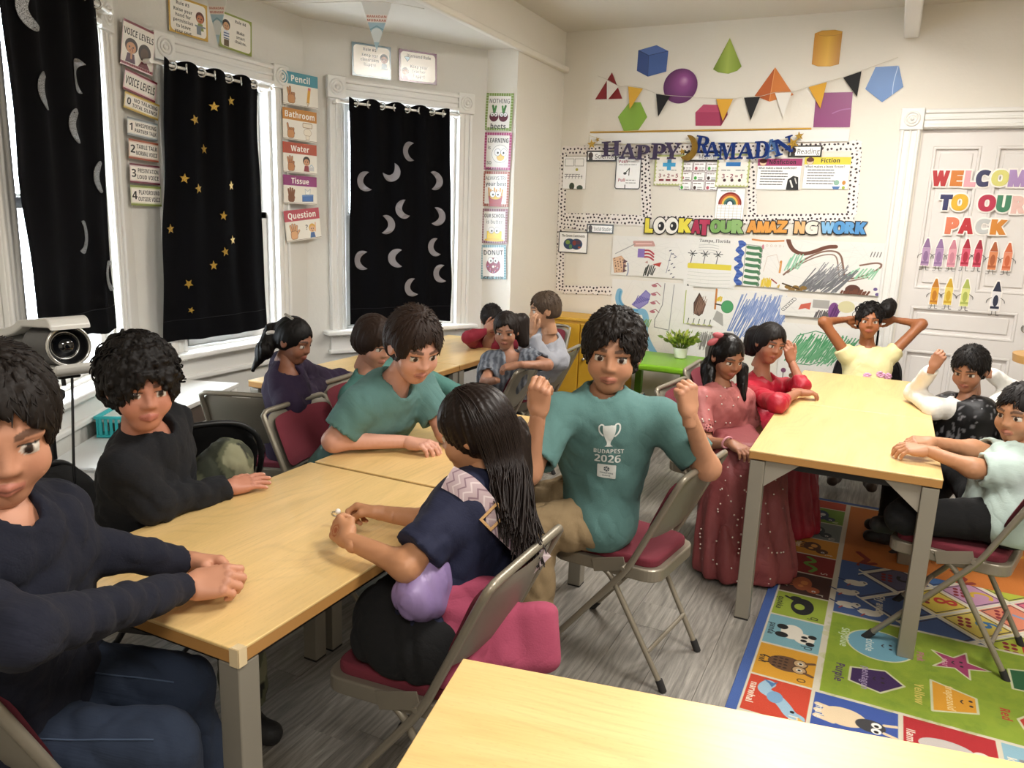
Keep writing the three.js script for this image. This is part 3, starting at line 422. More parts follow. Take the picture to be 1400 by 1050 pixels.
sign([0.066,1.74,0.27,0.177,-0.009], 'Tissue', '#8c2f72', '#7a4a30', [0, 1, 2, 3], (g, x, y, s) => { path(g, [[x - s * 0.4, y - s * 0.1], [x - s * 0.5, y - s * 0.9], [x, y - s * 0.6], [x + s * 0.5, y - s * 0.95], [x + s * 0.4, y - s * 0.1]], '#8fa0b0', 3, true, '#f4f2ec'); path(g, [[x - s, y], [x + s, y - s * 0.15], [x + s, y + s * 0.8], [x - s, y + s * 0.9]], '#23447c', 3, true, '#3c6cae'); path(g, [[x - s, y + s * 0.1], [x + s, y - s * 0.05]], '#6a92c8', 8); }, 'tissue hand signal card with purple heading and blue tissue box');
sign([0.081,1.521,0.288,0.198,0.113], 'Question', '#b44a58', '#dba97c', [0, 1, 2, 3, 4], (g, x, y, s) => { kid(g, x + s * 0.2, y - s * 0.1, s * 0.5, '#e2b48c', '#d9a94c', '#3e5f94'); txt(g, '?', x - s * 0.7, y - s * 0.3, s * 0.9, '#555'); path(g, [[x + s * 0.7, y + s * 0.3], [x + s * 0.8, y - s * 0.8]], '#e2b48c', 10); }, 'tilted question hand signal card with pink heading, lowest of the strip');
// encouragement cards on the bay return
const pun = (q, c, art, label) => poster('ret', q, 0.008, 300, (g, w, h) => { g.fillStyle = '#f7f4ee'; g.fillRect(0, 0, w, h); border(g, w, h, c, 26); border(g, w, h, 'rgba(255,255,255,.45)', 26, 0, [10, 16]); art(g, w, h); }, 'slogan_card', label, 'poster', 'food pun cards on the narrow wall');
pun([0.116,2.375,0.225,0.262,-0.048], '#7f9a4a', (g, w, h) => { txt(g, 'NOTHING', w / 2, 74, 56, '#333', { max: w - 70, plain: true }); for (const s of [-1, 1]) { disc(g, w / 2 + s * 52, 220, 50, 46, '#5e1630'); path(g, [[w / 2 + s * 52, 180], [w / 2 + s * 70, 120]], '#3d7a3c', 22); path(g, [[w / 2 + s * 48, 180], [w / 2 + s * 36, 124]], '#4b8f45', 20); eyes(g, w / 2 + s * 52, 200, 20); } txt(g, 'beets', w / 2, 310, 66, '#333'); txt(g, 'KINDNESS', w / 2, 372, 56, '#444', { max: w - 60, plain: true }); }, 'nothing beets kindness card with green border, topmost of its strip');
pun([0.114,2.095,0.227,0.268,-0.028], '#a4336a', (g, w, h) => { txt(g, 'LEARNING', w / 2, 74, 56, '#222', { max: w - 64 }); txt(g, 'is', 56, 142, 48, '#222', { plain: true }); disc(g, w * 0.6, 200, 90, 84, '#fffdf7', '#222'); disc(g, w * 0.62, 232, 42, 34, '#e9b92f'); eyes(g, w * 0.62, 186, 34); txt(g, 'so', 62, 282, 54, '#222', { plain: true }); txt(g, 'EGGSciting', w / 2, 360, 54, '#222', { max: w - 60 }); }, 'learning is so eggsciting card with magenta border and fried egg');
pun([0.108,1.822,0.224,0.257,-0.009], '#9c4a34', (g, w, h) => { txt(g, 'ALWAYS TRY', w / 2, 66, 50, '#333', { max: w - 60, plain: true }); txt(g, 'your best', w / 2, 122, 52, '#222'); for (let i = 0; i < 8; i++) path(g, [[80 + i * 20, 260], [72 + i * 22, 165 + (i % 3) * 14]], '#d89a32', 15); path(g, [[70, 240], [w - 70, 240], [w - 90, 370], [90, 370]], null, 0, true, '#a82828'); disc(g, w / 2, 246, 62, 28, '#e7c13c'); eyes(g, w / 2, 222, 32); }, 'always try your best card with a box of fries');
pun([0.106,1.548,0.223,0.257,0.01], '#7c4650', (g, w, h) => { txt(g, 'OUR SCHOOL', w / 2, 70, 52, '#222', { max: w - 60 }); txt(g, 'is butter', w / 2, 130, 50, '#333', { plain: true }); path(g, [[66, 225], [w - 66, 225], [w - 66, 305], [66, 305]], '#a98b2a', 3, true, '#f0d23c'); disc(g, w / 2, 312, 112, 16, '#e6c22e'); eyes(g, w / 2, 216, 32); txt(g, 'with you!', w / 2, 356, 50, '#222'); }, 'our school is butter with you card with yellow butter block');
pun([0.105,1.277,0.222,0.259,0.042], '#6a9aa4', (g, w, h) => { txt(g, 'DONUT', w / 2, 78, 66, '#222'); disc(g, w / 2, 210, 82, 80, '#8c1c3e'); for (let i = 0; i < 24; i++) disc(g, w / 2 + 66 * Math.cos(i * 2.4) * (0.4 + 0.6 * ((i * 7) % 10) / 10), 220 + 60 * Math.sin(i * 2.4), 4, 4, ['#ffd', '#f7c', '#7cf'][i % 3]); disc(g, w / 2, 222, 14, 13, '#f4ece2'); eyes(g, w / 2, 158, 30); txt(g, 'GIVE UP!', w / 2, 345, 62, '#222', { max: w - 60 }); }, 'donut give up card with pale blue border, lowest of its strip');

// printed solids cut from card on the back wall
function cutout(name, label, pts, draw, off = 0.004, lineBg = '#f3f0e8', sm = 0) {
  const s = new THREE.Shape(); pts.forEach(([x, y], i) => i ? s.lineTo(x, y) : s.moveTo(x, y)); s.closePath();
  const xs = pts.map((p) => p[0]), ys = pts.map((p) => p[1]), x0 = Math.min(...xs), x1 = Math.max(...xs), y0 = Math.min(...ys), y1 = Math.max(...ys);
  const g = new THREE.ExtrudeGeometry(s, { depth: 0.0015, bevelEnabled: false }), p = g.attributes.position, uv = g.attributes.uv;
  for (let i = 0; i < p.count; i++) uv.setXY(i, (p.getX(i) - x0) / (x1 - x0), (p.getY(i) - y0) / (y1 - y0));
  g.translate(0, 0, off); g.applyMatrix4(frameOf('back'));
  const W = 256, H = Math.round(256 * (y1 - y0) / (x1 - x0));
  return tag(mesh(name, g, new THREE.MeshStandardMaterial({ roughness: 0.4, map: canvasTex(W, H, (c) => { c.fillStyle = lineBg; c.fillRect(0, 0, W, H); draw(c, W, H, (u, v) => [(u - x0) / (x1 - x0) * W, (y1 - v) / (y1 - y0) * H]); }) })), label, 'wall decoration', 'printed geometric shapes high on the back wall');
}
const poly = (g, f, pts, c) => path(g, pts.map((p) => f(...p)), c, 6, true, c);
const oval = (cx, cy, rx, ry, n = 40) => Array.from({ length: n }, (_, i) => [cx + rx * Math.cos(i / n * 2 * PI), cy + ry * Math.sin(i / n * 2 * PI)]);
const S = (...a) => { const o = []; for (let i = 0; i < a.length; i += 2) o.push([a[i], a[i + 1]]); return o; };
{
  const c = S(0.618,2.929, 0.762,2.958, 0.858,2.91, 0.853,2.762, 0.709,2.731, 0.617,2.778), m = [0.704,2.886];
  cutout('shape_cutout', 'blue printed cube card, upper left of the shapes', c, (g, w, h, f) => { poly(g, f, [c[0], c[1], c[2], m], '#5874b4'); poly(g, f, [c[0], m, c[4], c[5]], '#3c5490'); poly(g, f, [m, c[2], c[3], c[4]], '#4a66a6'); path(g, [c[0], m, c[2]].map((q) => f(...q)), '#26345c', 3); path(g, [m, c[4]].map((q) => f(...q)), '#26345c', 3); });
  const sp = [0.972,2.651,0.265,0.255,0.0]; cutout('shape_cutout', 'purple printed ball card beside the blue cube', oval(sp[0], sp[1], sp[2] / 2, sp[3] / 2), (g, w, h) => { const q = g.createRadialGradient(w * 0.62, h * 0.33, 4, w / 2, h / 2, w * 0.55); q.addColorStop(0, '#c79ac0'); q.addColorStop(0.25, '#93508e'); q.addColorStop(1, '#57265a'); g.fillStyle = q; g.fillRect(0, 0, w, h); });
  const co = S(1.317,2.975, 1.212,2.761, 1.252,2.738, 1.329,2.724, 1.392,2.742, 1.421,2.771); cutout('shape_cutout', 'green printed cone card at the top middle', co, (g, w, h) => { const q = g.createLinearGradient(0, 0, w, 0); q.addColorStop(0, '#6c8430'); q.addColorStop(0.5, '#a9bc58'); q.addColorStop(1, '#7a9338'); g.fillStyle = q; g.fillRect(0, 0, w, h); });
  const cy = [...S(1.91,2.967, 1.956,2.983, 2.043,2.982, 2.092,2.969, 2.093,2.753, 2.037,2.741, 1.954,2.745, 1.912,2.762)]; cutout('shape_cutout', 'yellow printed cylinder card near the ceiling beam', cy, (g, w, h) => { const q = g.createLinearGradient(0, 0, w, 0); q.addColorStop(0, '#c78a2c'); q.addColorStop(0.55, '#dfae3c'); q.addColorStop(1, '#b77f26'); g.fillStyle = q; g.fillRect(0, 0, w, h); disc(g, w * 0.56, h * 0.08, w * 0.44, h * 0.08, '#cf9a34', '#96681e'); });
  const tr = S(0.412,2.776, 0.282,2.576, 0.511,2.574); cutout('shape_cutout', 'dark red printed triangle card at the far left of the shapes', tr, (g, w, h) => { g.fillStyle = '#8a2026'; g.fillRect(0, 0, w, h); });
  const py = S(1.662,2.754, 1.536,2.561, 1.645,2.517, 1.81,2.557); cutout('shape_cutout', 'orange printed pyramid card behind the bunting', py, (g, w, h, f) => { poly(g, f, [py[0], py[1], py[2]], '#b65a26'); poly(g, f, [py[0], py[2], py[3]], '#d07a36'); path(g, [py[0], py[2]].map((q) => f(...q)), '#e2a062', 4); });
  const hx = S(0.484,2.436, 0.574,2.545, 0.664,2.542, 0.726,2.43, 0.661,2.332, 0.54,2.328); cutout('shape_cutout', 'lime green printed hexagon card below the red triangle', hx, (g, w, h) => { g.fillStyle = '#7fa636'; g.fillRect(0, 0, w, h); });
  const pr = S(1.105,2.454, 1.162,2.511, 1.339,2.5, 1.351,2.432, 1.309,2.353, 1.114,2.357), pm = [1.289,2.449]; cutout('shape_cutout', 'pink printed box card behind a yellow pennant', pr, (g, w, h, f) => { poly(g, f, [pr[0], pr[1], pr[2], pm], '#b64a6a'); poly(g, f, [pr[0], pm, pr[4], pr[5]], '#a43a5c'); poly(g, f, [pm, pr[2], pr[3], pr[4]], '#7c2440'); });
  const pe = S(2.332,2.722, 2.478,2.724, 2.523,2.585, 2.402,2.489, 2.284,2.58); cutout('shape_cutout', 'blue printed pentagon card at the right end of the bunting', pe, (g, w, h) => { g.fillStyle = '#4c78b4'; g.fillRect(0, 0, w, h); curve(g, [[w * 0.8, 0], [w * 0.72, h * 0.4], [w * 0.74, h * 0.8]], '#a9c2e0', 5); });
  const sq = S(1.963,2.567, 2.206,2.563, 2.214,2.327, 1.969,2.331); cutout('shape_cutout', 'plum printed square card above the gold ledge', sq, (g, w, h) => { g.fillStyle = '#86326e'; g.fillRect(0, 0, w, h); curve(g, [[w * 0.5, h * 0.6], [w * 0.7, h * 0.5], [w * 0.95, h * 0.48]], '#a05a90', 8); });
}
// pennant bunting
{
  const t = thing('bunting', 'string bunting of small black, yellow and white pennants across the back wall', 'bunting');
  const tris = [['#e9e6df', 0.379,2.717, 0.481,2.664, 0.389,2.561], ['#d9a93c', 0.559,2.661, 0.681,2.64, 0.584,2.489], ['#161618', 0.79,2.598, 0.902,2.578, 0.82,2.428], ['#d9a334', 1.258,2.545, 1.384,2.541, 1.322,2.385], ['#161618', 1.463,2.548, 1.579,2.55, 1.527,2.386], ['#e9e6df', 1.681,2.572, 1.798,2.573, 1.755,2.401], ['#d9a334', 1.91,2.604, 2.029,2.634, 2.005,2.456], ['#161618', 2.133,2.659, 2.247,2.697, 2.238,2.528]];
  const top = [[0.296,2.749]];
  for (const [c, ...p] of tris) {
    const s = new THREE.Shape(); s.moveTo(p[0], p[1]); s.lineTo(p[2], p[3]); s.lineTo(p[4], p[5]); s.closePath(); const g = new THREE.ExtrudeGeometry(s, { depth: 0.0015, bevelEnabled: false }); g.translate(0, 0, 0.022); g.applyMatrix4(frameOf('back'));
    mesh('pennant', g, std(c, 0.75), t); top.push([p[0], p[1]], [p[2], p[3]]);
  }
  top.push([2.467,2.772]);
  mesh('string', tube(top.map(([u, v]) => onWall('back', u, v + 0.004, 0.021)), 0.0018, 140, 5), std('#cfc8b8', 0.9), t);
}
// gold-topped ledge board
{
  const [u0, v0] = [0.26,2.31], [u1, v1] = [2.219,2.327], t = thing('ledge', 'long white ledge board with a gold top edge above the class boards', 'ledge');
  mesh('board', rbox(u1 - u0, 0.085, 0.02, 0.003, (u0 + u1) / 2 - 2.61, v0 - 0.04, ZB + 0.01), M.trim, t); mesh('gold_edge', rbox(u1 - u0 - 0.26, 0.012, 0.026, 0.003, (u0 + u1 - 0.26) / 2 - 2.61, v0 + 0.01, ZB + 0.013), std('#c79a3e', 0.35, { metalness: 0.5 }), t);
}
const font = await new FontLoader().loadAsync('fonts/droid/droid_sans_bold.typeface.json'), serif = await new FontLoader().loadAsync('fonts/droid/droid_serif_bold.typeface.json');
function glyph(ch, f, [u, v, w, h], depth, grow, off, k = 'back', rot = 0) {       // a letter fitted into a wall rectangle
  const g = new TextGeometry(ch, { font: f, size: 0.1, depth, curveSegments: 6, bevelEnabled: true, bevelSize: Math.max(grow, 0.0004), bevelThickness: 0.0006, bevelSegments: 2 });
  g.computeBoundingBox(); const b = g.boundingBox, sx = (w) / (b.max.x - b.min.x), sy = h / (b.max.y - b.min.y);
  g.translate(-(b.max.x + b.min.x) / 2, -(b.max.y + b.min.y) / 2, 0); g.scale(sx, sy, 1); if (rot) g.rotateZ(rot); g.translate(u, v, off); g.computeVertexNormals(); g.applyMatrix4(frameOf(k)); return g;
}
// HAPPY RAMADAN banner
{
  const t = thing('banner', 'foil letter banner strung in front of the class boards, crumpled at its right end', 'banner'), purple = std('#3f3350', 0.4, { metalness: 0.35 }), blue = std('#23408c', 0.25, { metalness: 0.55 });
  const L = [['H', 0.459,2.188,0.163,0.115,0.0, purple, 0.05], ['A', 0.6,2.167,0.143,0.119,0.0, purple, -0.02], ['P', 0.722,2.158,0.116,0.113,0.0, purple, 0], ['P', 0.849,2.163,0.122,0.123,0.0, purple, -0.04], ['Y', 0.96,2.168,0.132,0.122,0.0, purple, -0.05], ['R', 1.191,2.213,0.118,0.125,0.0, blue, -0.15], ['A', 1.269,2.178,0.121,0.108,0.0, blue, 0.05], ['M', 1.381,2.164,0.143,0.124,0.0, blue, 0.02], ['A', 1.519,2.166,0.135,0.117,0.0, blue, 0], ['D', 1.632,2.173,0.107,0.121,0.0, blue, 0.03], ['A', 1.707,2.183,0.123,0.131,0.0, std('#5f86c0', 0.2, { metalness: 0.6 }), 0.25], ['N', 1.786,2.198,0.146,0.12,0.0, blue, 0.3]];
  const line = [[0.261,2.293]];
  L.forEach(([ch, u, v, w, h, z, m, r]) => { mesh('letter', glyph(ch, serif, [u, v, w, h], 0.0015, 0.0012, 0.05 + 0.004 * Math.sin(u * 40), 'back', r), m, t); line.push([u, v + h * 0.42]); });
  line.push([1.877,2.261]);
  mesh('string', tube(line.map(([u, v]) => onWall('back', u, v, 0.046)), 0.002, 120, 5), std('#d9cfae', 0.7), t);
  const star = (u, v, r, turn) => { const g = new THREE.ExtrudeGeometry(starShape, { depth: 0.04, bevelEnabled: false }); g.scale(r, r, 0.04); g.rotateZ(turn); g.translate(u, v, 0.054); g.applyMatrix4(frameOf('back')); mesh('star', g, gold, t); };
  star(0.291,2.223, 0.04, 0.1); star(0.339,2.257, 0.022, 0.4); star(1.039,2.162, 0.028, 0.3); star(1.886,2.266, 0.034, 0.2); star(1.846,2.215, 0.045, 0.5);
  const mo = new THREE.ExtrudeGeometry(moonShape(0.62), { depth: 0.0015, bevelEnabled: false }); mo.rotateZ(PI - 0.3); const mg = [1.082,2.189]; mo.scale(0.075, 0.095, 1); mo.translate(mg[0], mg[1], 0.055); mo.applyMatrix4(frameOf('back')); mesh('moon', mo, new THREE.MeshStandardMaterial({ color: '#a8843a', roughness: 0.25, metalness: 0.7, side: THREE.DoubleSide }), t);
}
// dotted scalloped border strips
const dots = canvasTex(512, 512, (g, w, h) => { const r = rng(5); for (let i = 0; i < 10; i++) for (let j = 0; j < 10; j++) { g.save(); g.translate((i + 0.5 + (j % 2) * 0.4 + (r() - 0.5) * 0.4) * 51, (j + 0.5 + (r() - 0.5) * 0.4) * 51); g.rotate(r() * 3); disc(g, 0, 0, 12 + r() * 4, 10 + r() * 4, ['#1f1b1e', '#2c1e24', '#3a2430'][Math.floor(r() * 3)]); g.restore(); } }, '#efe9e4');
dots.wrapS = dots.wrapT = THREE.RepeatWrapping;
const dotMat = new THREE.MeshStandardMaterial({ map: dots, roughness: 0.5 });
function strip(u0, v0, u1, v1, w, label, off = 0.003) {
  const L = Math.hypot(u1 - u0, v1 - v0), n = Math.max(1, Math.round(L / 0.09)), s = new THREE.Shape(); s.moveTo(0, -w / 2); s.lineTo(L, -w / 2); s.lineTo(L, w / 2);
  for (let i = n; i > 0; i--) s.quadraticCurveTo((i - 0.5) * L / n, w / 2 + 0.022, (i - 1) * L / n, w / 2); s.closePath();
  const g = new THREE.ExtrudeGeometry(s, { depth: 0.001, bevelEnabled: false, curveSegments: 6 }), uv = g.attributes.uv; for (let i = 0; i < uv.count; i++) uv.setXY(i, uv.getX(i) * 3.2 + u0 * 1.7, uv.getY(i) * 3.2 + v0 * 2.3);
  g.rotateZ(Math.atan2(v1 - v0, u1 - u0)); g.translate(u0, v0, off); g.applyMatrix4(frameOf('back'));
  tag(mesh('border_strip', g, dotMat), label, 'border strip', 'dotted scalloped border strips');
}
strip(0.008,2.173, 2.306,2.196, 0.065, 'dotted border strip along the top of all the class boards');
strip(0.056,1.012, 0.029,2.155, 0.06, 'dotted border strip down the left end of the boards', 0.0045);
strip(0.785,1.63, 0.729,2.141, 0.075, 'dotted border strip between the science and mathematics boards', 0.0045);
strip(1.605,1.689, 1.551,2.139, 0.065, 'dotted border strip between mathematics and reading boards', 0.0045);
strip(2.3,1.72, 2.281,2.167, 0.06, 'dotted border strip at the right end of the reading board', 0.0045);
strip(0.778,1.635, 0.05,1.636, 0.075, 'dotted border strip under the science board', 0.006);
strip(2.316,1.705, 0.875,1.638, 0.06, 'dotted border strip behind the look at our work lettering', 0.006);
strip(0.531,1.052, 0.068,1.032, 0.06, 'short dotted border strip below the social studies board', 0.006);
strip(0.498,1.555, 0.053,1.576, 0.05, 'short dotted border strip behind the social studies label', 0.0072);
// board posters
const lab = (q, s, label) => poster('back', q, 0.01, 256, (g, w, h) => { border(g, w, h, '#222', 12); disc(g, w * 0.14, h * 0.45, h * 0.24, h * 0.3, '#3a2a28'); g.fillStyle = '#333'; g.fillRect(w * 0.08, h * 0.7, w * 0.13, h * 0.2); txt(g, s, w * 0.6, h * 0.52, h * 0.56, '#444', { max: w * 0.68, plain: true }); }, 'subject_label', label, 'label', 'subject labels');
lab([0.365,2.134,0.258,0.087,0.0], 'Science', 'framed Science subject label at the top of its board');
lab([1.18,2.129,0.294,0.077,0.0], 'Math', 'framed Math subject label partly hidden by the foil banner');
lab([1.932,2.164,0.231,0.083,0.0], 'Reading', 'framed Reading subject label at the right end of the banner');
lab([0.389,1.552,0.236,0.075,0.0], 'Social Studies', 'framed Social Studies subject label');
const B = (q, tw, draw, label, off = 0.008) => poster('back', q, off, tw, draw, 'lesson_poster', label, 'poster', undefined, undefined, 0.4);
const rows = (g, x, y, w, n, dy, lw = 4, c = '#444') => { const r = rng(n * 7 + y); for (let i = 0; i < n; i++) { let a = x; const end = x + w * (0.7 + 0.3 * r()); while (a < end) { const l = 10 + r() * 24; path(g, [[a, y + i * dy], [Math.min(end, a + l), y + i * dy]], c, lw); a += l + 8; } } };
B([0.136,2.0,0.211,0.264,0.0], 220, (g, w, h) => { border(g, w, h, '#b9b2a6', 4); g.strokeStyle = '#888'; g.strokeRect(20, 20, 80, 60); g.strokeRect(110, 20, 80, 60); disc(g, 130, 110, 12, 12, '#b7b04a'); rows(g, 20, 150, 180, 2, 18); for (let i = 0; i < 6; i++) path(g, [[30 + i * 30, 185], [40 + i * 28, 155]], '#556', 4); disc(g, 90, 250, 24, 30, '#3f4a3c'); disc(g, 165, 262, 28, 22, '#4a5a52'); path(g, [[88, 310], [90, 260]], '#5b4a3a', 7); rows(g, 24, 305, 170, 1, 20, 8, '#5a3a34'); }, 'pale science worksheet poster with tiny sun and trees');
B([0.599,2.003,0.214,0.256,0.0], 220, (g, w, h) => { border(g, w, h, '#4a4a4c', 8, 16); txt(g, 'Push', 64, 40, 34, '#a03446'); rows(g, 100, 42, 90, 1, 20); rows(g, 30, 66, 160, 1, 20); path(g, [[90, 130], [120, 95], [118, 150]], '#333', 7); disc(g, 84, 136, 14, 10, '#222'); txt(g, 'Pull', 58, 190, 34, '#a03446'); rows(g, 96, 190, 90, 2, 22); path(g, [[90, 230], [90, 290]], '#444', 8); disc(g, 140, 285, 12, 14, '#7a3030'); }, 'push and pull science poster with black rounded frame');
const sum = (q, plus, label) => B(q, 220, (g, w, h) => { g.fillStyle = '#b9c07a'; g.fillRect(0, 0, w, h); g.fillStyle = '#f6f2ea'; g.fillRect(18, 14, w - 36, h - 32); for (let i = 0; i < 9; i++) { disc(g, 14 + i * 24, h - 20, 12, 12, '#f6f2ea'); disc(g, 18, 20 + i * 26, 8, 12, '#f6f2ea'); disc(g, w - 18, 20 + i * 26, 8, 12, '#f6f2ea'); } g.fillStyle = plus ? '#3f9fd0' : '#2f74b8'; g.fillRect(w * 0.28, h * 0.26, w * 0.44, h * 0.12); if (plus) g.fillRect(w * 0.43, h * 0.14, w * 0.14, h * 0.36); txt(g, plus ? 'Add' : 'Take away', w / 2, 26, 24, '#a55', { max: 120 }); rows(g, 34, h * 0.5, 60, 1, 10); rows(g, 130, h * 0.5, 60, 1, 10); txt(g, plus ? '3 + 2 = 5' : '3 - 2 = 1', w / 2, h * 0.68, 40, '#8a4a50', { max: w * 0.7 }); for (let i = 0; i < 3; i++) plus ? (g.fillStyle = '#7a2430', g.fillRect(40 + i * 52, h * 0.79, 36, 14)) : disc(g, 60 + i * 50, h * 0.8, 10, 10, '#3a1a24'); }, label, 0.012);
sum([0.933,2.025,0.23,0.233,0.0], true, 'addition poster with a big blue plus sign and green edge'); sum([1.428,2.027,0.247,0.246,0.0], false, 'subtraction poster with a blue minus bar and green edge');
B([1.173,1.982,0.303,0.217,0.0], 300, (g, w, h) => { for (let i = 0; i < 3; i++) for (let j = 0; j < 3; j++) { const x = i * w / 3, y = j * h / 3; g.strokeStyle = '#6a4a4e'; g.lineWidth = 4; g.strokeRect(x + 4, y + 4, w / 3 - 8, h / 3 - 8); rows(g, x + 14, y + 18, 70, 1, 10, 5, '#533'); disc(g, x + 24, y + 50, 11, 13, ['#3a2a2a', '#b56', '#4a4'][(i + j) % 3]); rows(g, x + 46, y + 48, 40, 2, 14, 4); } }, 'mathematics poster of nine small ruled boxes');
B([1.427,1.78,0.22,0.23,0.0], 240, (g, w, h) => { border(g, w, h, '#c8c2b8', 4); rows(g, 40, 22, 150, 1, 12, 8, '#8a9a94'); ['#8e2f2c', '#c4622f', '#e6c15a', '#54806a', '#27505e'].forEach((c, i) => { g.beginPath(); g.arc(w / 2, 128, 88 - i * 15, PI, 0); g.strokeStyle = c; g.lineWidth = 15; g.stroke(); }); for (let i = 0; i <= 6; i++) { path(g, [[20 + i * 33, 140], [20 + i * 33, 280]], '#c9c3ba', 3); path(g, [[20, 140 + i * 23], [220, 140 + i * 23]], '#c9c3ba', 3); } }, 'rainbow calendar poster under the subtraction poster');
const book = (q, c, head, sub, art, label) => B(q, 360, (g, w, h) => { border(g, w, h, '#d6d0c6', 4); g.fillStyle = c; g.fillRect(0, 0, w, h * 0.23); disc(g, 44, h * 0.12, 28, 30, '#e6c7a4', '#222'); disc(g, 44, h * 0.08, 30, 18, '#5a2a22'); txt(g, head, w * 0.56, h * 0.11, 46, '#1d1a1c', { max: 220 }); txt(g, sub, w * 0.46, h * 0.3, 26, '#1d1a1c', { max: w * 0.86 }); rows(g, 34, h * 0.4, w * 0.66, 6, 22, 7, '#2a2a2c'); art(g, w, h); }, label);
book([1.764,2.0,0.315,0.224,0.0], '#9c3466', 'Nonfiction', 'What makes a book nonfiction?', (g, w, h) => { path(g, [[250, 260], [258, 170], [300, 140], [340, 150], [352, 260]], null, 0, true, '#26262a'); path(g, [[280, 180], [300, 230]], '#e8e6e2', 14); path(g, [[315, 160], [330, 200]], '#d8d6d2', 10); }, 'nonfiction poster with magenta heading and a penguin photo');
book([2.093,2.01,0.313,0.224,0.0], '#dccb3e', 'Fiction', 'What makes a book fiction?', (g, w, h) => { path(g, [[235, 235], [300, 235], [285, 262], [250, 262]], null, 0, true, '#4a74b0'); disc(g, 268, 205, 22, 22, '#8fb7a4'); disc(g, 325, 205, 14, 18, '#c4863a'); disc(g, 325, 245, 12, 14, '#a2b24a'); }, 'fiction poster with yellow heading');
B([0.154,1.431,0.263,0.178,0.0], 256, (g, w, h) => { border(g, w, h, '#333', 7, 2); txt(g, 'The Seven Continents', w / 2, 34, 26, '#222', { max: w * 0.8 }); disc(g, w * 0.38, h * 0.58, 52, 44, '#2e4468'); disc(g, w * 0.62, h * 0.58, 52, 44, '#2e4468'); disc(g, w * 0.32, h * 0.5, 20, 18, '#7d9a4a'); disc(g, w * 0.42, h * 0.7, 14, 18, '#5b8a58'); disc(g, w * 0.55, h * 0.52, 18, 20, '#8c3c3a'); disc(g, w * 0.68, h * 0.5, 22, 16, '#5b3a4a'); disc(g, w * 0.72, h * 0.72, 12, 8, '#b0563a'); }, 'seven continents map poster on the lower left board');

// look at our amazing work lettering (the I has fallen off)
{
  const put = (ch, q, c, label, pale) => { const [u, v, w, h] = q, t = thing('letter', label, 'letter', [0, 0, 0], 0); mesh('outline', glyph(ch, font, [u, v, w + 0.012, h + 0.012], 0.001, 0.014, 0.012), std('#1c191b', 0.6), t); mesh('face', glyph(ch, font, [u, v, w - 0.004, h - 0.004], 0.002, 0.008, 0.014), std(c, 0.45), t); return t; };
  const row = [['L', 0.806,1.593,0.07,0.119,0.0, '#e4d648', 'yellow letter L that starts the word LOOK'], ['K', 1.099,1.603,0.109,0.115,0.0, '#e6d94a', 'yellow letter K that ends the word LOOK'], ['A', 1.184,1.597,0.078,0.11,0.0, '#a82a4c', 'crimson letter A in the word AT'], ['T', 1.25,1.594,0.085,0.121,0.0, '#b03354', 'crimson letter T in the word AT'], ['O', 1.337,1.606,0.088,0.103,0.0, '#7aa55c', 'green letter O in OUR on the display wall'], ['U', 1.415,1.606,0.087,0.097,0.0, '#83ac66', 'green letter U in OUR on the display wall'], ['R', 1.504,1.609,0.098,0.107,0.0, '#8fb573', 'green letter R in OUR on the display wall'], ['A', 1.613,1.613,0.085,0.095,0.0, '#d99646', 'orange letter A that starts the word AMAZING'], ['M', 1.691,1.613,0.089,0.089,0.0, '#dc9a48', 'orange letter M in the word AMAZING'], ['A', 1.762,1.615,0.073,0.089,0.0, '#dc9a48', 'orange letter A between M and Z'], ['Z', 1.828,1.62,0.078,0.094,0.0, '#dd9b48', 'orange letter Z before the gap'], ['N', 1.953,1.619,0.077,0.093,0.0, '#e2b27a', 'pale orange letter N after the gap'], ['G', 2.037,1.62,0.092,0.097,0.0, '#ece2d6', 'whitish letter G that ends the word AMAZING'], ['W', 2.145,1.624,0.095,0.086,0.0, '#7fb4dc', 'light blue letter W that starts the word WORK'], ['O', 2.225,1.627,0.085,0.096,0.0, '#4f92cc', 'blue letter O in the word WORK'], ['R', 2.298,1.629,0.074,0.086,0.0, '#5b9ad0', 'blue letter R in the word WORK'], ['K', 2.369,1.629,0.078,0.09,0.0, '#4d8fca', 'blue letter K that ends the word WORK']];
  for (const [ch, u, v, w, h, z, c, l] of row) put(ch, [u, v, w, h], c, l);
  for (const [q, l] of [[[0.893,1.596,0.1,0.129,0.0], 'first letter O of LOOK, drawn as a goggling eye'], [[0.991,1.599,0.105,0.128,0.0], 'second letter O of LOOK, drawn as a goggling eye']]) {
    const [u, v, w, h] = q, t = thing('letter', l, 'letter'), d = (x, y, rx, ry, z, c, n) => { const s = new THREE.Shape(oval(0, 0, rx, ry, 32).map((p) => new THREE.Vector2(...p))), g = new THREE.ExtrudeGeometry(s, { depth: 0.0015, bevelEnabled: false }); g.translate(x, y, z); g.applyMatrix4(frameOf('back')); mesh(n, g, std(c, 0.5), t); };
    d(u, v, w / 2 + 0.008, h / 2 + 0.008, 0.012, '#1c191b', 'outline'); d(u, v, w / 2, h / 2, 0.0138, '#f2efe8', 'white'); d(u + w * 0.12, v - h * 0.03, w * 0.26, h * 0.27, 0.0156, '#141214', 'pupil'); d(u + w * 0.02, v + h * 0.0, w * 0.08, h * 0.09, 0.0172, '#f2efe8', 'glint');
  }
}
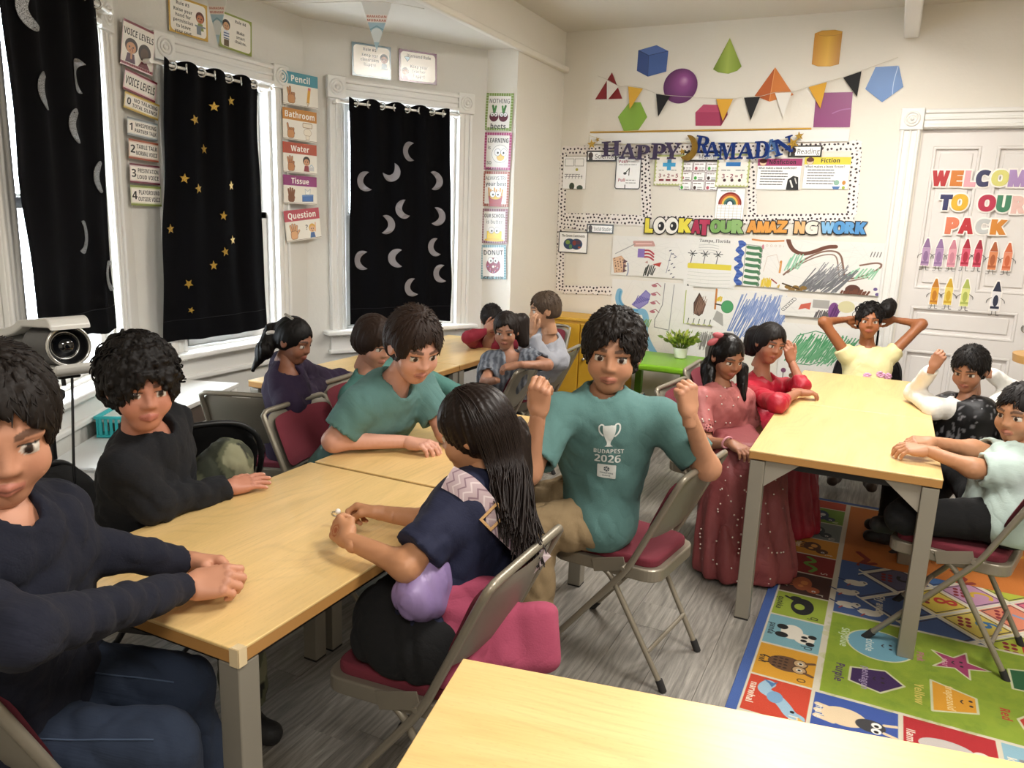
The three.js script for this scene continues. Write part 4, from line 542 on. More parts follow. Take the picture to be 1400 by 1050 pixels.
// children's drawings
const scribble = (g, x0, y0, x1, y1, n, c, lw, slant = 0.6, seed = 1) => { const r = rng(seed); for (let i = 0; i < n; i++) { const t = i / n, cx = lerp(x0, x1, t); path(g, [[cx + (r() - 0.5) * 12, y1 - (r() * 0.25) * (y1 - y0)], [cx + slant * (y1 - y0) * 0.4 + (r() - 0.5) * 14, y0 + r() * 0.3 * (y1 - y0)]], c, lw); } };
let drawN = 0.007; const crumple = (g, w, h, s) => { const r = rng(s); for (let i = 0; i < 26; i++) path(g, [[r() * w, r() * h], [r() * w, r() * h]], 'rgba(150,150,150,.10)', 2); };
const drawing = (q, draw, label, off) => poster('back', q, off ?? (drawN += 0.0016), 440, (g, w, h) => { crumple(g, w, h, w + h); draw(g, w, h); }, 'drawing', label, 'drawing', 'children’s drawings on the display wall', '#e7e5e0', 0.8);
drawing([0.828,1.343,0.641,0.319,0.0], (g, w, h) => { path(g, [[125, 30], [230, 26], [240, 44], [130, 50]], '#c79a94', 12, true, '#e7c2ba'); path(g, [[20, 100], [130, 42]], '#999', 4); g.fillStyle = '#8a74b8'; g.fillRect(150, 66, 40, 48); for (let i = 0; i < 3; i++) curve(g, [[192, 74 + i * 18], [215, 70 + i * 18], [242, 92 + i * 16]], '#b0404c', 9); path(g, [[8, 128], [55, 112], [84, 140], [80, 200], [20, 206]], '#c9a184', 4, true, '#d8b394'); for (let i = 0; i < 22; i++) disc(g, 16 + (i * 37) % 64, 126 + (i * 23) % 74, 3, 3, '#4a342e'); for (let i = 0; i < 3; i++) path(g, [[70, 128 + i * 26], [94, 140 + i * 26], [70, 156 + i * 24]], null, 0, true, '#6a5058'); curve(g, [[96, 150], [104, 190], [94, 220]], '#7c88a8', 6); scribble(g, 190, 150, 245, 214, 9, '#3c3f3c', 6, 0.5); path(g, [[195, 140], [210, 130], [212, 145]], null, 0, true, '#b58a84'); path(g, [[240, 148], [290, 134], [280, 160]], null, 0, true, '#b8443c'); for (let i = 0; i < 9; i++) path(g, [[330 + (i % 3) * 14, 70 + i * 18], [338 + (i % 3) * 14, 66 + i * 18]], '#556', 5); path(g, [[320, 190], [340, 80], [372, 100]], '#889', 3); }, 'drawing sheet with a small flag and spotted animal, upper left');
drawing([0.863,0.848,0.677,0.602,0.0], (g, w, h) => { curve(g, [[45, 66], [30, 110], [80, 165], [150, 170], [190, 160], [205, 210], [195, 270], [230, 340], [260, 380]], '#7fb4d4', 34); curve(g, [[50, 66], [38, 108], [80, 150], [150, 160]], '#5c9cc8', 10); path(g, [[120, 130], [190, 50], [215, 70], [205, 115], [160, 150]], '#7a72b4', 5, true, '#8f88c4'); for (let i = 0; i < 8; i++) path(g, [[130 + i * 10, 130 - i * 4], [150 + i * 9, 80 + i * 2]], '#5a54a0', 4); for (let i = 0; i < 4; i++) { path(g, [[220, 20 + i * 46], [250, 8 + i * 46], [270, 24 + i * 46]], '#9c5a6a', 4); disc(g, 235, 22 + i * 46, 14, 7, '#b06a76'); } path(g, [[290, 6], [285, 120], [250, 200], [250, 240], [330, 250]], '#888', 4); path(g, [[340, 10], [330, 250]], '#999', 4); scribble(g, 180, 200, 220, 250, 8, '#7fa060', 5); for (let i = 0; i < 12; i++) path(g, [[190 + i * 20, 420], [196 + i * 20, 380]], '#555', 4); path(g, [[20, 420], [400, 400]], '#aab', 3); }, 'large drawing sheet with a blue long-necked dinosaur');
drawing([1.321,1.327,0.4,0.388,0.0], (g, w, h) => { txt(g, 'Tampa, Florida', w * 0.55, 30, 34, '#555', { font: 'serif' }); for (let i = 0; i < 4; i++) curve(g, [[110, 70 + i * 22], [200, 60 + i * 22], [280, 72 + i * 22]], '#aaa', 3); for (const x of [60, 170, 280]) { path(g, [[x - 12, 230], [x, 150]], '#777', 8); for (let i = 0; i < 6; i++) path(g, [[x, 145], [x + 38 * Math.cos(i * 1.05), 140 + 26 * Math.sin(i * 1.05)]], '#3c3f42', 6); } g.fillStyle = '#dccb48'; g.beginPath(); g.roundRect(24, 226, 390, 46, 14); g.fill(); for (let i = 0; i < 5; i++) curve(g, [[30, 300 + i * 30], [200, 310 + i * 30], [400, 296 + i * 30]], '#c2c4bc', 3); path(g, [[30, 440], [40, 410], [52, 440]], '#444', 6); }, 'drawing sheet of palm trees on a yellow island');
drawing([1.689,1.345,0.409,0.36,0.0], (g, w, h) => { for (let i = 0; i < 40; i++) { const y = 30 + i * 9; disc(g, 60 + 14 * Math.sin(i * 0.7), y, 24 + 8 * Math.sin(i * 0.9), 11, i % 3 ? '#4a68b0' : '#34509a'); } for (let i = 0; i < 7; i++) curve(g, [[120, 70 + i * 48], [170, 78 + i * 48], [220, 74 + i * 48], [226, 96 + i * 46]], '#4a7a56', 26); path(g, [[104, 50], [236, 60], [226, 400], [100, 408]], '#8a8f88', 5, true); curve(g, [[150, 8], [260, 20], [420, 6]], '#cf8a54', 14); disc(g, 238, 64, 9, 20, '#c4808c'); for (let i = 0; i < 5; i++) disc(g, 268 + i * 34, 52, 8, 8, '#e7e5e0', '#b9a08a'); path(g, [[260, 260], [280, 140], [350, 120], [400, 250]], '#c9b4a4', 3); scribble(g, 250, 310, 330, 390, 14, '#d8ba3c', 8, 0.2); disc(g, 392, 180, 12, 14, '#c88a44'); path(g, [[392, 196], [388, 260]], '#d2965a', 16); path(g, [[330, 320], [372, 350]], '#9a4438', 10); scribble(g, 370, 350, 420, 410, 7, '#c9a63a', 5); path(g, [[4, 415], [430, 428]], '#8a8f5c', 8); }, 'drawing sheet with blue wavy column and green stripes');
drawing([2.211,1.342,0.71,0.376,0.0], (g, w, h) => { g.scale(1.24, 1.02); const b = [[26, 0], [30, 40], [60, 56], [110, 40], [150, 14], [190, 14], [215, 60], [225, 120], [300, 60]]; curve(g, [[14, 4], [24, 40], [60, 64], [100, 56], [150, 26], [180, 24]], '#6b4436', 16); curve(g, [[10, 160], [40, 120], [110, 60], [160, 40], [200, 50], [214, 110], [224, 170], [300, 140], [345, 100], [330, 82], [270, 100]], '#7f6152', 7); curve(g, [[24, 150], [60, 110], [120, 70], [165, 56], [190, 66], [200, 140], [214, 182], [300, 150]], '#8a7466', 5); scribble(g, 10, 60, 60, 140, 9, '#8fc2a4', 5); scribble(g, 225, 110, 320, 160, 12, '#8fc2a0', 5, 1.2); scribble(g, 60, 120, 200, 235, 46, '#6f7074', 4, 1.4, 4); scribble(g, 100, 90, 190, 200, 20, '#8b8c90', 3, 1, 7); for (let i = 0; i < 5; i++) disc(g, 30 + i * 14, 214 + (i % 2) * 12, 12, 9, '#8a6a34'); path(g, [[10, 200], [70, 222]], '#4a3a24', 6); disc(g, 255, 210, 26, 24, '#5c3a30'); scribble(g, 215, 205, 300, 250, 14, '#6b4030', 7, 0.6, 9); for (const [x, y] of [[330, 200], [200, 235], [338, 222]]) disc(g, x, y, 7, 7, '#6a5a8c'); for (let i = 0; i < 4; i++) path(g, [[300 + i * 10, 60], [304 + i * 10, 40]], '#666', 3); }, 'wide drawing sheet with a long brown winding river');
drawing([1.281,0.966,0.274,0.27,0.0], (g, w, h) => { path(g, [[180, 30], [270, 170], [240, 280], [200, 320], [130, 290], [120, 160]], '#3c2a24', 8, true, '#5a4238'); scribble(g, 130, 60, 250, 310, 18, '#8a6a58', 6, 0.4); for (let i = 0; i < 5; i++) { path(g, [[60 + i * 70, 420], [70 + i * 70, 360]], '#3d4a34', 10); disc(g, 64 + i * 70, 430, 24, 8, '#c3c870'); } path(g, [[8, 8], [8, h]], '#b4bf58', 10); }, 'drawing sheet with a dark leaf-shaped tree');
drawing([1.649,0.921,0.539,0.417,0.0], (g, w, h) => { path(g, [[8, 6], [8, 130]], '#c07a3c', 12); path(g, [[10, 100], [56, 106]], '#2a2a2a', 8); scribble(g, 14, 50, 50, 80, 6, '#d8b834', 8); disc(g, 84, 112, 38, 40, '#4f9a64', '#3a6a48'); path(g, [[0, 200], [20, 140], [60, 160], [70, 240]], null, 0, true, '#a8a6a0'); scribble(g, 80, 20, 400, 340, 60, '#6d84b8', 5, 0.7, 3); scribble(g, 200, 10, 420, 200, 40, '#8a9cc8', 5, 0.5, 8); }, 'drawing sheet covered in blue rain-like strokes');
drawing([2.195,1.033,0.633,0.14,0.0], (g, w, h) => { for (let i = 0; i < 8; i++) disc(g, 16 + i * 7, 66 - i * 8, 9, 7, '#e7e5e0', '#333'); path(g, [[90, 62], [100, 34], [150, 20], [146, 58], [124, 52]], null, 0, true, '#c8614e'); g.fillStyle = '#a9a7a2'; g.fillRect(158, 4, 80, 42); scribble(g, 170, 56, 240, 100, 14, '#5f5a5c', 6); disc(g, 262, 56, 26, 44, '#7c4a86'); scribble(g, 242, 20, 282, 96, 10, '#5a2f66', 4); disc(g, 320, 30, 40, 30, '#d6cfa4'); }, 'drawing strip with an orange heart and purple egg');
drawing([2.242,0.611,0.676,0.597,0.0], (g, w, h) => { path(g, [[30, 150], [80, 60], [160, 30], [260, 50], [320, 120], [240, 160], [150, 200], [70, 200]], '#4a9262', 4); scribble(g, 30, 40, 300, 190, 60, '#4f9a68', 5, 1.0, 6); scribble(g, 40, 80, 240, 200, 34, '#6fae80', 5, 1.3, 2); for (let i = 0; i < 6; i++) { const x = 30 + i * 40, y = 240 + (i % 3) * 22; disc(g, x, y, 12, 12, ['#7a4a6a', '#6a4a30', '#a88a3c'][i % 3]); path(g, [[x, y + 12], [x, y + 40]], '#5a4a4a', 4); } }, 'drawing sheet with a big green scribbled hill');
drawing([1.367,0.665,0.374,0.276,0.0], (g, w, h) => { scribble(g, 120, 20, 320, 200, 50, '#7c7a76', 5, 0.2, 5); path(g, [[220, 180], [230, 340]], '#6a6560', 60); curve(g, [[10, 360], [200, 345], [430, 356]], '#aaa', 4); }, 'drawing sheet with a grey shaded tree behind the plant');

// welcome lettering and paper crayons on the door
{
  const zo = -0.026;
  const put = (ch, q, c, label) => { const t = thing('letter', label, 'letter'); mesh('backing', glyph(ch, font, [q[0], q[1], q[2] + 0.014, q[3] + 0.014], 0.001, 0.018, zo), std('#f4efe9', 0.5), t); mesh('face', glyph(ch, font, [q[0], q[1], q[2] - 0.006, q[3] - 0.006], 0.0015, 0.008, zo + 0.002), std(c, 0.4), t); };
  [['W', 2.829,1.983,0.112,0.111,0.0, '#b3262c', 'red letter W that starts WELCOME on the door'], ['E', 2.927,1.984,0.08,0.11,0.0, '#cf7a2c', 'orange letter E second in WELCOME on the door'], ['L', 3.008,1.982,0.076,0.114,0.0, '#dda3ae', 'pink letter L third in WELCOME on the door'], ['C', 3.082,1.985,0.089,0.118,0.0, '#33345c', 'navy letter C fourth in WELCOME on the door'], ['O', 3.181,1.988,0.108,0.112,0.0, '#d6d27a', 'pale yellow letter O fifth in WELCOME on the door'], ['M', 3.282,1.987,0.111,0.116,0.0, '#a98bbd', 'lilac letter M sixth in WELCOME on the door'],
   ['T', 2.883,1.823,0.081,0.111,0.0, '#2f3160', 'navy letter T in the word TO on the door'], ['O', 2.966,1.825,0.108,0.119,0.0, '#dcae2c', 'golden letter O in the word TO on the door'], ['O', 3.128,1.823,0.11,0.118,0.0, '#b52848', 'crimson letter O that starts OUR on the door'], ['U', 3.224,1.821,0.088,0.117,0.0, '#3f8060', 'green letter U in OUR on the door'], ['R', 3.312,1.816,0.088,0.121,0.0, '#e2bcb4', 'pale pink letter R that ends OUR on the door'],
   ['P', 2.942,1.667,0.087,0.12,0.0, '#d97a5a', 'coral letter P that starts PACK on the door'], ['A', 3.027,1.668,0.098,0.114,0.0, '#bb2a34', 'red letter A in PACK on the door'], ['C', 3.124,1.669,0.092,0.109,0.0, '#bfc2c2', 'grey letter C in PACK on the door'], ['K', 3.218,1.667,0.1,0.107,0.0, '#cf8430', 'orange letter K that ends PACK on the door']].forEach(([ch, u, v, w, h, z, c, l]) => put(ch, [u, v, w, h], c, l));
  const crayon = (q, c, dark, label) => {
    const [u, v, w, h] = q, t = thing('paper_crayon', label, 'wall decoration', [0, 0, 0], 0, 'paper crayon cut-outs on the door'), W = h * 0.22;
    const card = (n, pts, col, z, d = 0.001) => { const g = new THREE.ExtrudeGeometry(new THREE.Shape(pts.map(([x, y]) => new THREE.Vector2(x, y))), { depth: d, bevelEnabled: false }); g.translate(u, v, zo + z); g.applyMatrix4(frameOf('back')); mesh(n, g, std(col, 0.5), t); };
    const b = h * 0.34;      // half height of the body
    card('backing', [[-W * 0.62, -b - 0.006], [W * 0.62, -b - 0.006], [W * 0.62, b * 0.62], [W * 0.2, h * 0.5 + 0.006], [-W * 0.2, h * 0.5 + 0.006], [-W * 0.62, b * 0.62]], '#f4efe9', 0);
    card('body', [[-W / 2, -b], [W / 2, -b], [W / 2, b * 0.6], [-W / 2, b * 0.6]], c, 0.0012);
    card('tip', [[-W * 0.48, b * 0.62], [W * 0.48, b * 0.62], [W * 0.12, h * 0.49], [-W * 0.12, h * 0.49]], dark, 0.0012);
    card('wrapper', oval(0, -b * 0.15, W * 0.3, b * 0.48, 20), dark, 0.0024); card('band', [[-W / 2, -b * 0.82], [W / 2, -b * 0.82], [W / 2, -b * 0.62], [-W / 2, -b * 0.62]], dark, 0.0024);
    const line = (pts) => tube(pts.map(([x, y]) => onWall('back', u + x, v + y, zo + 0.002)), 0.0016, 10, 5);
    for (const s of [-1, 1]) { mesh('arm', line([[s * W * 0.5, b * 0.1], [s * W * 0.95, -b * 0.12], [s * W * 1.0, -b * 0.35]]), M.frameBlack, t); mesh('leg', line([[s * W * 0.22, -b], [s * W * 0.25, -h * 0.46], [s * W * 0.6, -h * 0.47]]), M.frameBlack, t); }
  };
  const R1 = [[2.807,1.464,0.112,0.227,0.0, '#b596b8', '#8a6a94', 'mauve paper crayon, first in the upper row on the door'], [2.889,1.463,0.111,0.226,0.0, '#ab8bb4', '#8f6f9c', 'lilac paper crayon, second in the upper row on the door'], [2.969,1.462,0.11,0.224,0.0, '#dc9aa8', '#c47f90', 'pink paper crayon, third in the upper row on the door'], [3.05,1.471,0.114,0.223,0.0, '#d65a72', '#a8243c', 'crimson paper crayon, fourth in the upper row on the door'], [3.124,1.47,0.113,0.221,0.0, '#cf4a64', '#9c2038', 'raspberry paper crayon, fifth in the upper row on the door'], [3.214,1.458,0.117,0.224,0.0, '#d78a5c', '#a85a34', 'rust paper crayon, sixth in the upper row on the door'], [3.299,1.457,0.116,0.223,0.0, '#e08e6c', '#c8643c', 'coral paper crayon, last in the upper row on the door'],
    [2.897,1.194,0.12,0.217,0.0, '#e0a83c', '#bf7a24', 'amber paper crayon, first in the lower row on the door'], [2.983,1.198,0.12,0.221,0.0, '#e6d06a', '#cfa62c', 'yellow paper crayon, second in the lower row on the door'], [3.085,1.198,0.119,0.224,0.0, '#dde08c', '#a9b45a', 'lime paper crayon, third in the lower row on the door'], [3.27,1.186,0.12,0.241,0.0, '#e6e4e6', '#2a2e44', 'white paper crayon with navy tip in the lower row on the door']];
  for (const [u, v, w, h, z, c, d, l] of R1) crayon([u, v, w, h], c, d, l);
}
// ---------- alphabet rug ----------
{
  const K = 560, X0 = -0.33, Z0 = -4.86, W = 1024, H = Math.round(2.44 * K);
  const tex = canvasTex(W, H, (g) => {
    const C = (x, z) => [(x - X0) * K, (z - Z0) * K];
    const rect = (x0, z0, x1, z1, c) => { const [a, b] = C(x0, z0), [d, e] = C(x1, z1); g.fillStyle = c; g.fillRect(a, b, d - a, e - b); };
    g.fillStyle = '#4463ad'; g.fillRect(0, 0, W, H); rect(-0.292, -4.82, 1.46, -2.442, '#d8d4c6');
    // art inside a cell is drawn turned, its foot towards the left edge of the rug
    const cell = (x0, z0, x1, z1, c, word, letter, art, fill = '#e9e6da') => {
      rect(x0, z0, x1, z1, c); const [a, b] = C(x0, z0), [d, e] = C(x1, z1), w = e - b, h = d - a;
      g.save(); g.beginPath(); g.rect(a, b, d - a, e - b); g.clip(); g.translate(a, b); g.rotate(PI / 2); g.translate(0, -h);       // now x runs along +z, y towards the left edge
      if (art) art(g, w, h); if (word) txt(g, word, w / 2, h - 12, 19, fill); if (letter) txt(g, letter, w - 16, 20, 30, fill, { plain: true }); g.restore();
    };
    const zs = [-2.462, -2.7, -2.945, -3.205, -3.445, -3.69, -3.93, -4.165, -4.43, -4.68, -4.815], x0 = -0.284, x1 = -0.075, gap = 0.012;
    const beast = (c, c2, o = {}) => (g, w, h) => { disc(g, w * 0.5, h * 0.58, w * (o.w || 0.26), h * (o.h || 0.2), c); disc(g, w * (o.hx || 0.72), h * 0.34, w * 0.14, h * 0.14, c); for (let i = 0; i < 4; i++) path(g, [[w * (0.34 + i * 0.1), h * 0.68], [w * (0.33 + i * 0.105), h * 0.82]], c, 8); disc(g, w * (o.hx || 0.72) + 6, h * 0.32, 5, 5, '#fff'); disc(g, w * (o.hx || 0.72) + 7, h * 0.32, 2.4, 2.4, '#111'); if (c2) { disc(g, w * 0.45, h * 0.54, w * 0.1, h * 0.08, c2); disc(g, w * 0.62, h * 0.6, w * 0.06, h * 0.06, c2); } };
    cell(x0, zs[1] + gap / 2, x1, zs[0], '#c8432a', 'narwhal', 'n', (g, w, h) => { curve(g, [[20, 78], [44, 92], [60, 60], [84, 40], [104, 30], [112, 14]], '#9cc0dc', 26); disc(g, 62, 62, 20, 15, '#7aa6cf'); path(g, [[20, 78], [6, 92], [14, 70], [4, 62], [30, 72]], null, 0, true, '#4a78b0'); path(g, [[112, 14], [124, 0]], '#e6b45a', 7); disc(g, 96, 26, 4, 4, '#111'); });
    cell(x0, zs[2] + gap / 2, x1, zs[1] - gap / 2, '#d9a02e', 'owl', 'o', (g, w, h) => { disc(g, 64, 56, 30, 38, '#6b4c34'); for (let i = 0; i < 12; i++) disc(g, 46 + (i % 4) * 12, 58 + Math.floor(i / 4) * 11, 3, 4, '#3c2a1e'); for (const s of [-1, 1]) { disc(g, 64 + s * 13, 30, 14, 14, '#c9ab84', '#3c2a1e'); disc(g, 64 + s * 13, 30, 6, 6, '#e9e6da'); disc(g, 64 + s * 13, 30, 3, 3, '#111'); path(g, [[64 + s * 20, 18], [64 + s * 26, 4]], '#6b4c34', 8); path(g, [[64 + s * 10, 92], [64 + s * 14, 104]], '#3c2a1e', 4); } }, '#3a2c1c');
    cell(x0, zs[3] + gap / 2, x1, zs[2] - gap / 2, '#7fb2c4', 'panda', 'p', (g, w, h) => { disc(g, 66, 62, 34, 24, '#efece4'); disc(g, 50, 84, 12, 12, '#18181a'); disc(g, 88, 82, 12, 14, '#18181a'); disc(g, 86, 34, 24, 22, '#efece4'); disc(g, 70, 18, 9, 9, '#18181a'); disc(g, 104, 20, 9, 9, '#18181a'); disc(g, 78, 34, 6, 7, '#18181a'); disc(g, 94, 34, 6, 7, '#18181a'); }, '#24303a');
    cell(x0, zs[4] + gap / 2, x1, zs[3] - gap / 2, '#9ab13c', 'quokka', 'q', (g, w, h) => { disc(g, 62, 54, 44, 26, '#1a1a1c'); disc(g, 66, 60, 16, 12, '#9ab13c'); disc(g, 26, 72, 14, 14, '#1a1a1c'); path(g, [[30, 84], [22, 96]], '#1a1a1c', 7); }, '#2a2c1a');
    cell(x0, zs[5] + gap / 2, x1, zs[4] - gap / 2, '#4a2a24', 'rooster', 'r', beast('#b0603a', '#d88a4a', { w: 0.32 }));
    cell(x0, zs[6] + gap / 2, x1, zs[5] - gap / 2, '#8c2420', 'snake', 's', (g, w, h) => curve(g, [[16, 70], [40, 40], [60, 84], [84, 40], [112, 56]], '#6a9a3a', 12));
    cell(x0, zs[7] + gap / 2, x1, zs[6] - gap / 2, '#cf8f2a', 'tiger', 't', beast('#5a3a20', '#e0a04a'));
    cell(x0, zs[8] + gap / 2, x1, zs[7] - gap / 2, '#7c8a8c', 'unicorn', 'u', beast('#3c4a52', '#c0c4c4'));
    cell(x0, zs[9] + gap / 2, x1, zs[8] - gap / 2, '#6f9a34', 'vulture', 'v', beast('#27405e', '#d8dce0', { w: 0.34 }));
    cell(x0, zs[10], x1, zs[9] - gap / 2, '#b5452c', '', '');
    const xs = [-0.062, 0.217, 0.5, 0.78, 1.06, 1.34], cz0 = -2.69, cz1 = -2.462;
    [['#3a57ab', 'mule', 'm', (g, w, h) => { disc(g, 60, 92, 30, 40, '#e6d2b4'); for (let i = 0; i < 3; i++) path(g, [[46 + i * 20, 110], [40 + i * 20, 140]], '#e6d2b4', 12); disc(g, 66, 46, 20, 26, '#3c3c42'); disc(g, 60, 36, 9, 9, '#fff'); disc(g, 78, 36, 9, 9, '#fff'); disc(g, 62, 36, 4, 4, '#111'); disc(g, 80, 36, 4, 4, '#111'); path(g, [[52, 22], [46, 2]], '#e6d2b4', 8); path(g, [[78, 22], [84, 2]], '#e6d2b4', 8); }], ['#b3242c', 'llama', 'l', (g, w, h) => { disc(g, 70, 80, 26, 46, '#c9c4c6'); disc(g, 70, 26, 18, 16, '#e6e2dc'); disc(g, 76, 22, 4, 4, '#111'); }], ['#8fbcd4', 'koala', 'k', beast('#8a8e94', '#c9cccf')], ['#6f9a34', 'jaguar', 'j', beast('#c99a3c', '#5a3c1c')], ['#c8432a', 'iguana', 'i', beast('#5a8a3a')]].forEach(([c, wd, l, a], i) => cell(xs[i], cz0, xs[i + 1] - 0.016, cz1, c, wd, l, a));
    // green panel of smiling shapes
    const gx0 = -0.05, gx1 = 1.3; rect(gx0, -3.345, gx1, -2.705, '#8aa52e');
    { const r = rng(9); for (let i = 0; i < 900; i++) { const [a, b] = C(lerp(gx0, gx1, r()), lerp(-3.345, -2.705, r())); g.fillStyle = r() < 0.5 ? 'rgba(150,175,50,.16)' : 'rgba(110,140,36,.16)'; g.beginPath(); g.ellipse(a, b, 6 + r() * 14, 6 + r() * 14, 0, 0, 7); g.fill(); } }
    const face = (x, z) => { const [a, b] = C(x, z); for (const s of [-1, 1]) disc(g, a + 6, b + s * 9, 3.4, 3.4, '#2a2028'); g.save(); g.translate(a, b); g.rotate(PI / 2); curve(g, [[-6, 8], [0, 13], [6, 8]], '#2a2028', 2.5); g.restore(); };
    const word = (s, x, z, c, size = 24) => { const [a, b] = C(x, z); txt(g, s, a, b, size, c, { rot: PI / 2 }); };
    const shape = (pts, c) => path(g, pts.map((p) => C(...p)), '#cfd3b4', 5, true, c);
    const q = (x, y, z) => [x, z];
    { const [a, b] = C(...q(0.135,0.0,-3.147)); disc(g, a, b, 66, 66, '#6fa6c0'); g.strokeStyle = '#cfd3b4'; g.lineWidth = 4; g.beginPath(); g.ellipse(a, b, 66, 66, 0, 0, 7); g.stroke(); } face(...q(0.164,0.0,-3.151)); word('circle', ...q(0.099,0.0,-3.132), '#cde0e6', 22); word('Skyblue', ...q(0.007,0.0,-3.149), '#c9dcc0');
    shape([q(0.042,0.0,-2.926), q(0.04,0.0,-2.828), q(0.145,0.0,-2.795), q(0.222,-0.0,-2.883), q(0.159,0.0,-2.958)], '#3a2058'); face(...q(0.14,0.0,-2.884)); word('pentagon', ...q(0.094,-0.0,-2.874), '#a79ac0', 20); word('Purple', ...q(0.005,0.0,-2.867), '#4a2a6a');
    shape([q(0.309,0.0,-2.979), q(0.307,0.0,-2.771), q(0.448,0.0,-2.827), q(0.449,0.0,-2.926)], '#dc9f2c'); face(...q(0.419,0.0,-2.88)); word('trapezoid', ...q(0.368,0.0,-2.885), '#f0d49a', 20); word('Yellow', ...q(0.269,0.0,-2.859), '#d8c86a');
    { const [a, b] = C(...q(0.407,0.0,-3.153)); const p = []; for (let i = 0; i < 10; i++) { const r = i % 2 ? 24 : 60, t = i * PI / 5; p.push([a + r * Math.cos(t), b + r * Math.sin(t)]); } path(g, p, '#cfd3b4', 4, true, '#a03a6a'); } face(...q(0.407,0.0,-3.153)); word('star', ...q(0.364,0.0,-3.14), '#d89ab4', 18); word('Pink', ...q(0.28,0.0,-3.139), '#c06a9a', 20);
    shape([q(0.577,0.0,-3.209), q(0.575,0.0,-3.065), q(0.656,0.0,-3.07), q(0.679,0.0,-3.239)], '#24603a'); word('Red', ...q(0.532,0.0,-2.873), '#b8342c'); shape([q(0.567,0.0,-2.861), q(0.579,0.0,-2.807), q(0.637,0.0,-2.856), q(0.64,0.0,-2.951)], '#b8382c');
    // play board: diamonds with numbers, birds on a dark blue corner
    rect(gx0, -4.8, gx1, -3.36, '#46629e'); rect(gx0, -4.8, gx1, -3.95, '#c9762a');
    for (let i = 0; i < 9; i++) { const [a, b] = C(0.02 + i * 0.14, -4.0 - (i % 3) * 0.25); path(g, [[a, b - 50], [a + 26, b - 10], [a + 6, b + 40], [a + 44, b + 10]], ['#8c2f1e', '#3a2a28', '#e0a23c'][i % 3], 15); }
    const dia = (i, j) => { const ux = 0.2083, o = [0.5, -3.84]; return [o[0] + (i - j) * ux * 0.72, o[1] + (i + j) * ux * 0.72]; };
    g.save(); g.beginPath(); { const [a, b] = C(0.03, -3.95), [d, e] = C(gx1, -3.36); g.rect(a, b, d - a, e - b); } g.clip();
    [[0, 0, '#c596bc', '#d9b43c', 'C'], [0, -1, '#b4c23e', '#b8362c', '3'], [1, 0, '#e08a6e', '#8a9cc4', '7'], [0, 1, '#dcc64e', '#c2382c', '8'], [1, 1, '#dfcb62', '#3f7cc0', '6'], [-1, 0, '#4472b8', '', ''], [-1, -1, '#e0953c', '#5a3a2a', '4'], [-1, 1, '#5c5a80', '#22222e', '5'], [2, 0, '#dcc64e', '#3f7cc0', '9'], [1, -1, '#d96a8a', '#fff', '1'], [2, 1, '#b4c23e', '#b8362c', '2'], [-2, 1, '#46629e', '', ''], [-1, 2, '#46629e', '', ''], [0, 2, '#46629e', '', ''], [1, 2, '#46629e', '', ''], [2, -1, '#e0953c', '#3a6ab0', '0'], [1, -2, '#b4c23e', '#8c2f2c', '5'], [0, -2, '#d9804a', '#4a7ab8', '2'], [2, -2, '#4472b8', '#fff', '4'], [3, -1, '#c596bc', '#3a6ab0', '8'], [2, 2, '#46629e', '', '']].forEach(([i, j, c, cc, s]) => { const [x, z] = dia(i, j), r = 0.142; path(g, [[x - r, z], [x, z - r], [x + r, z], [x, z + r]].map((p) => C(...p)), '#e6e2d4', 6, true, c); path(g, [[x - r * 0.86, z], [x, z - r * 0.86], [x + r * 0.86, z], [x, z + r * 0.86]].map((p) => C(...p)), '#3a3040', 3, true); const [a, b] = C(x, z); if (s) txt(g, s, a + 22, b - 8, 72, cc, { rot: PI / 2 }); for (let n = 0; n < 6 && cc; n++) disc(g, a - 34 + (n % 2) * 16, b - 18 + Math.floor(n / 2) * 18, 6, 7, '#8c2430'); });
    g.restore();
    for (const [x, z] of [[0.0, -3.45], [-0.01, -3.58], [0.09, -3.42], [0.02, -3.7]]) { const [a, b] = C(x, z); disc(g, a, b, 26, 17, '#e2dfd6'); disc(g, a + 20, b - 10, 11, 11, '#e2dfd6'); disc(g, a + 23, b - 12, 3, 3, '#111'); path(g, [[a - 10, b + 12], [a - 16, b + 24]], '#b8483a', 4); path(g, [[a - 24, b - 4], [a - 38, b - 12]], '#2a3a6a', 5); }
    word('Fly away', 0.13, -3.52, '#e6e2d4', 26);
    const [fa, fb] = C(0, 0); void fa; void fb;
  });
  const g = new THREE.ExtrudeGeometry((() => { const s = new THREE.Shape(); s.moveTo(0.02, 0); s.lineTo(1.81, 0); s.quadraticCurveTo(1.83, 0, 1.83, 0.02); s.lineTo(1.83, 2.42); s.quadraticCurveTo(1.83, 2.44, 1.81, 2.44); s.lineTo(0.02, 2.44); s.quadraticCurveTo(0, 2.44, 0, 2.42); s.lineTo(0, 0.02); s.quadraticCurveTo(0, 0, 0.02, 0); return s; })(), { depth: 0.004, bevelEnabled: true, bevelSize: 0.003, bevelThickness: 0.002, bevelOffset: -0.003, bevelSegments: 2 });
  const uv = g.attributes.uv, p = g.attributes.position; for (let i = 0; i < uv.count; i++) uv.setXY(i, p.getX(i) / 1.83, p.getY(i) / 2.44);
  g.rotateX(-PI / 2); g.translate(X0, 0.002, Z0 + 2.44);
  const pile = dataTex(256, 256, (u, v, i, j) => 128 + 90 * noise(i * 0.8, j * 0.8, 2), false, [9, 12]);
  tag(mesh('rug', g, new THREE.MeshStandardMaterial({ map: tex, color: '#dcd8d0', roughness: 0.95, bumpMap: pile, bumpScale: 0.0015 })), 'colourful alphabet rug with animal squares, a green panel of smiling shapes and numbered diamonds', 'rug');
}

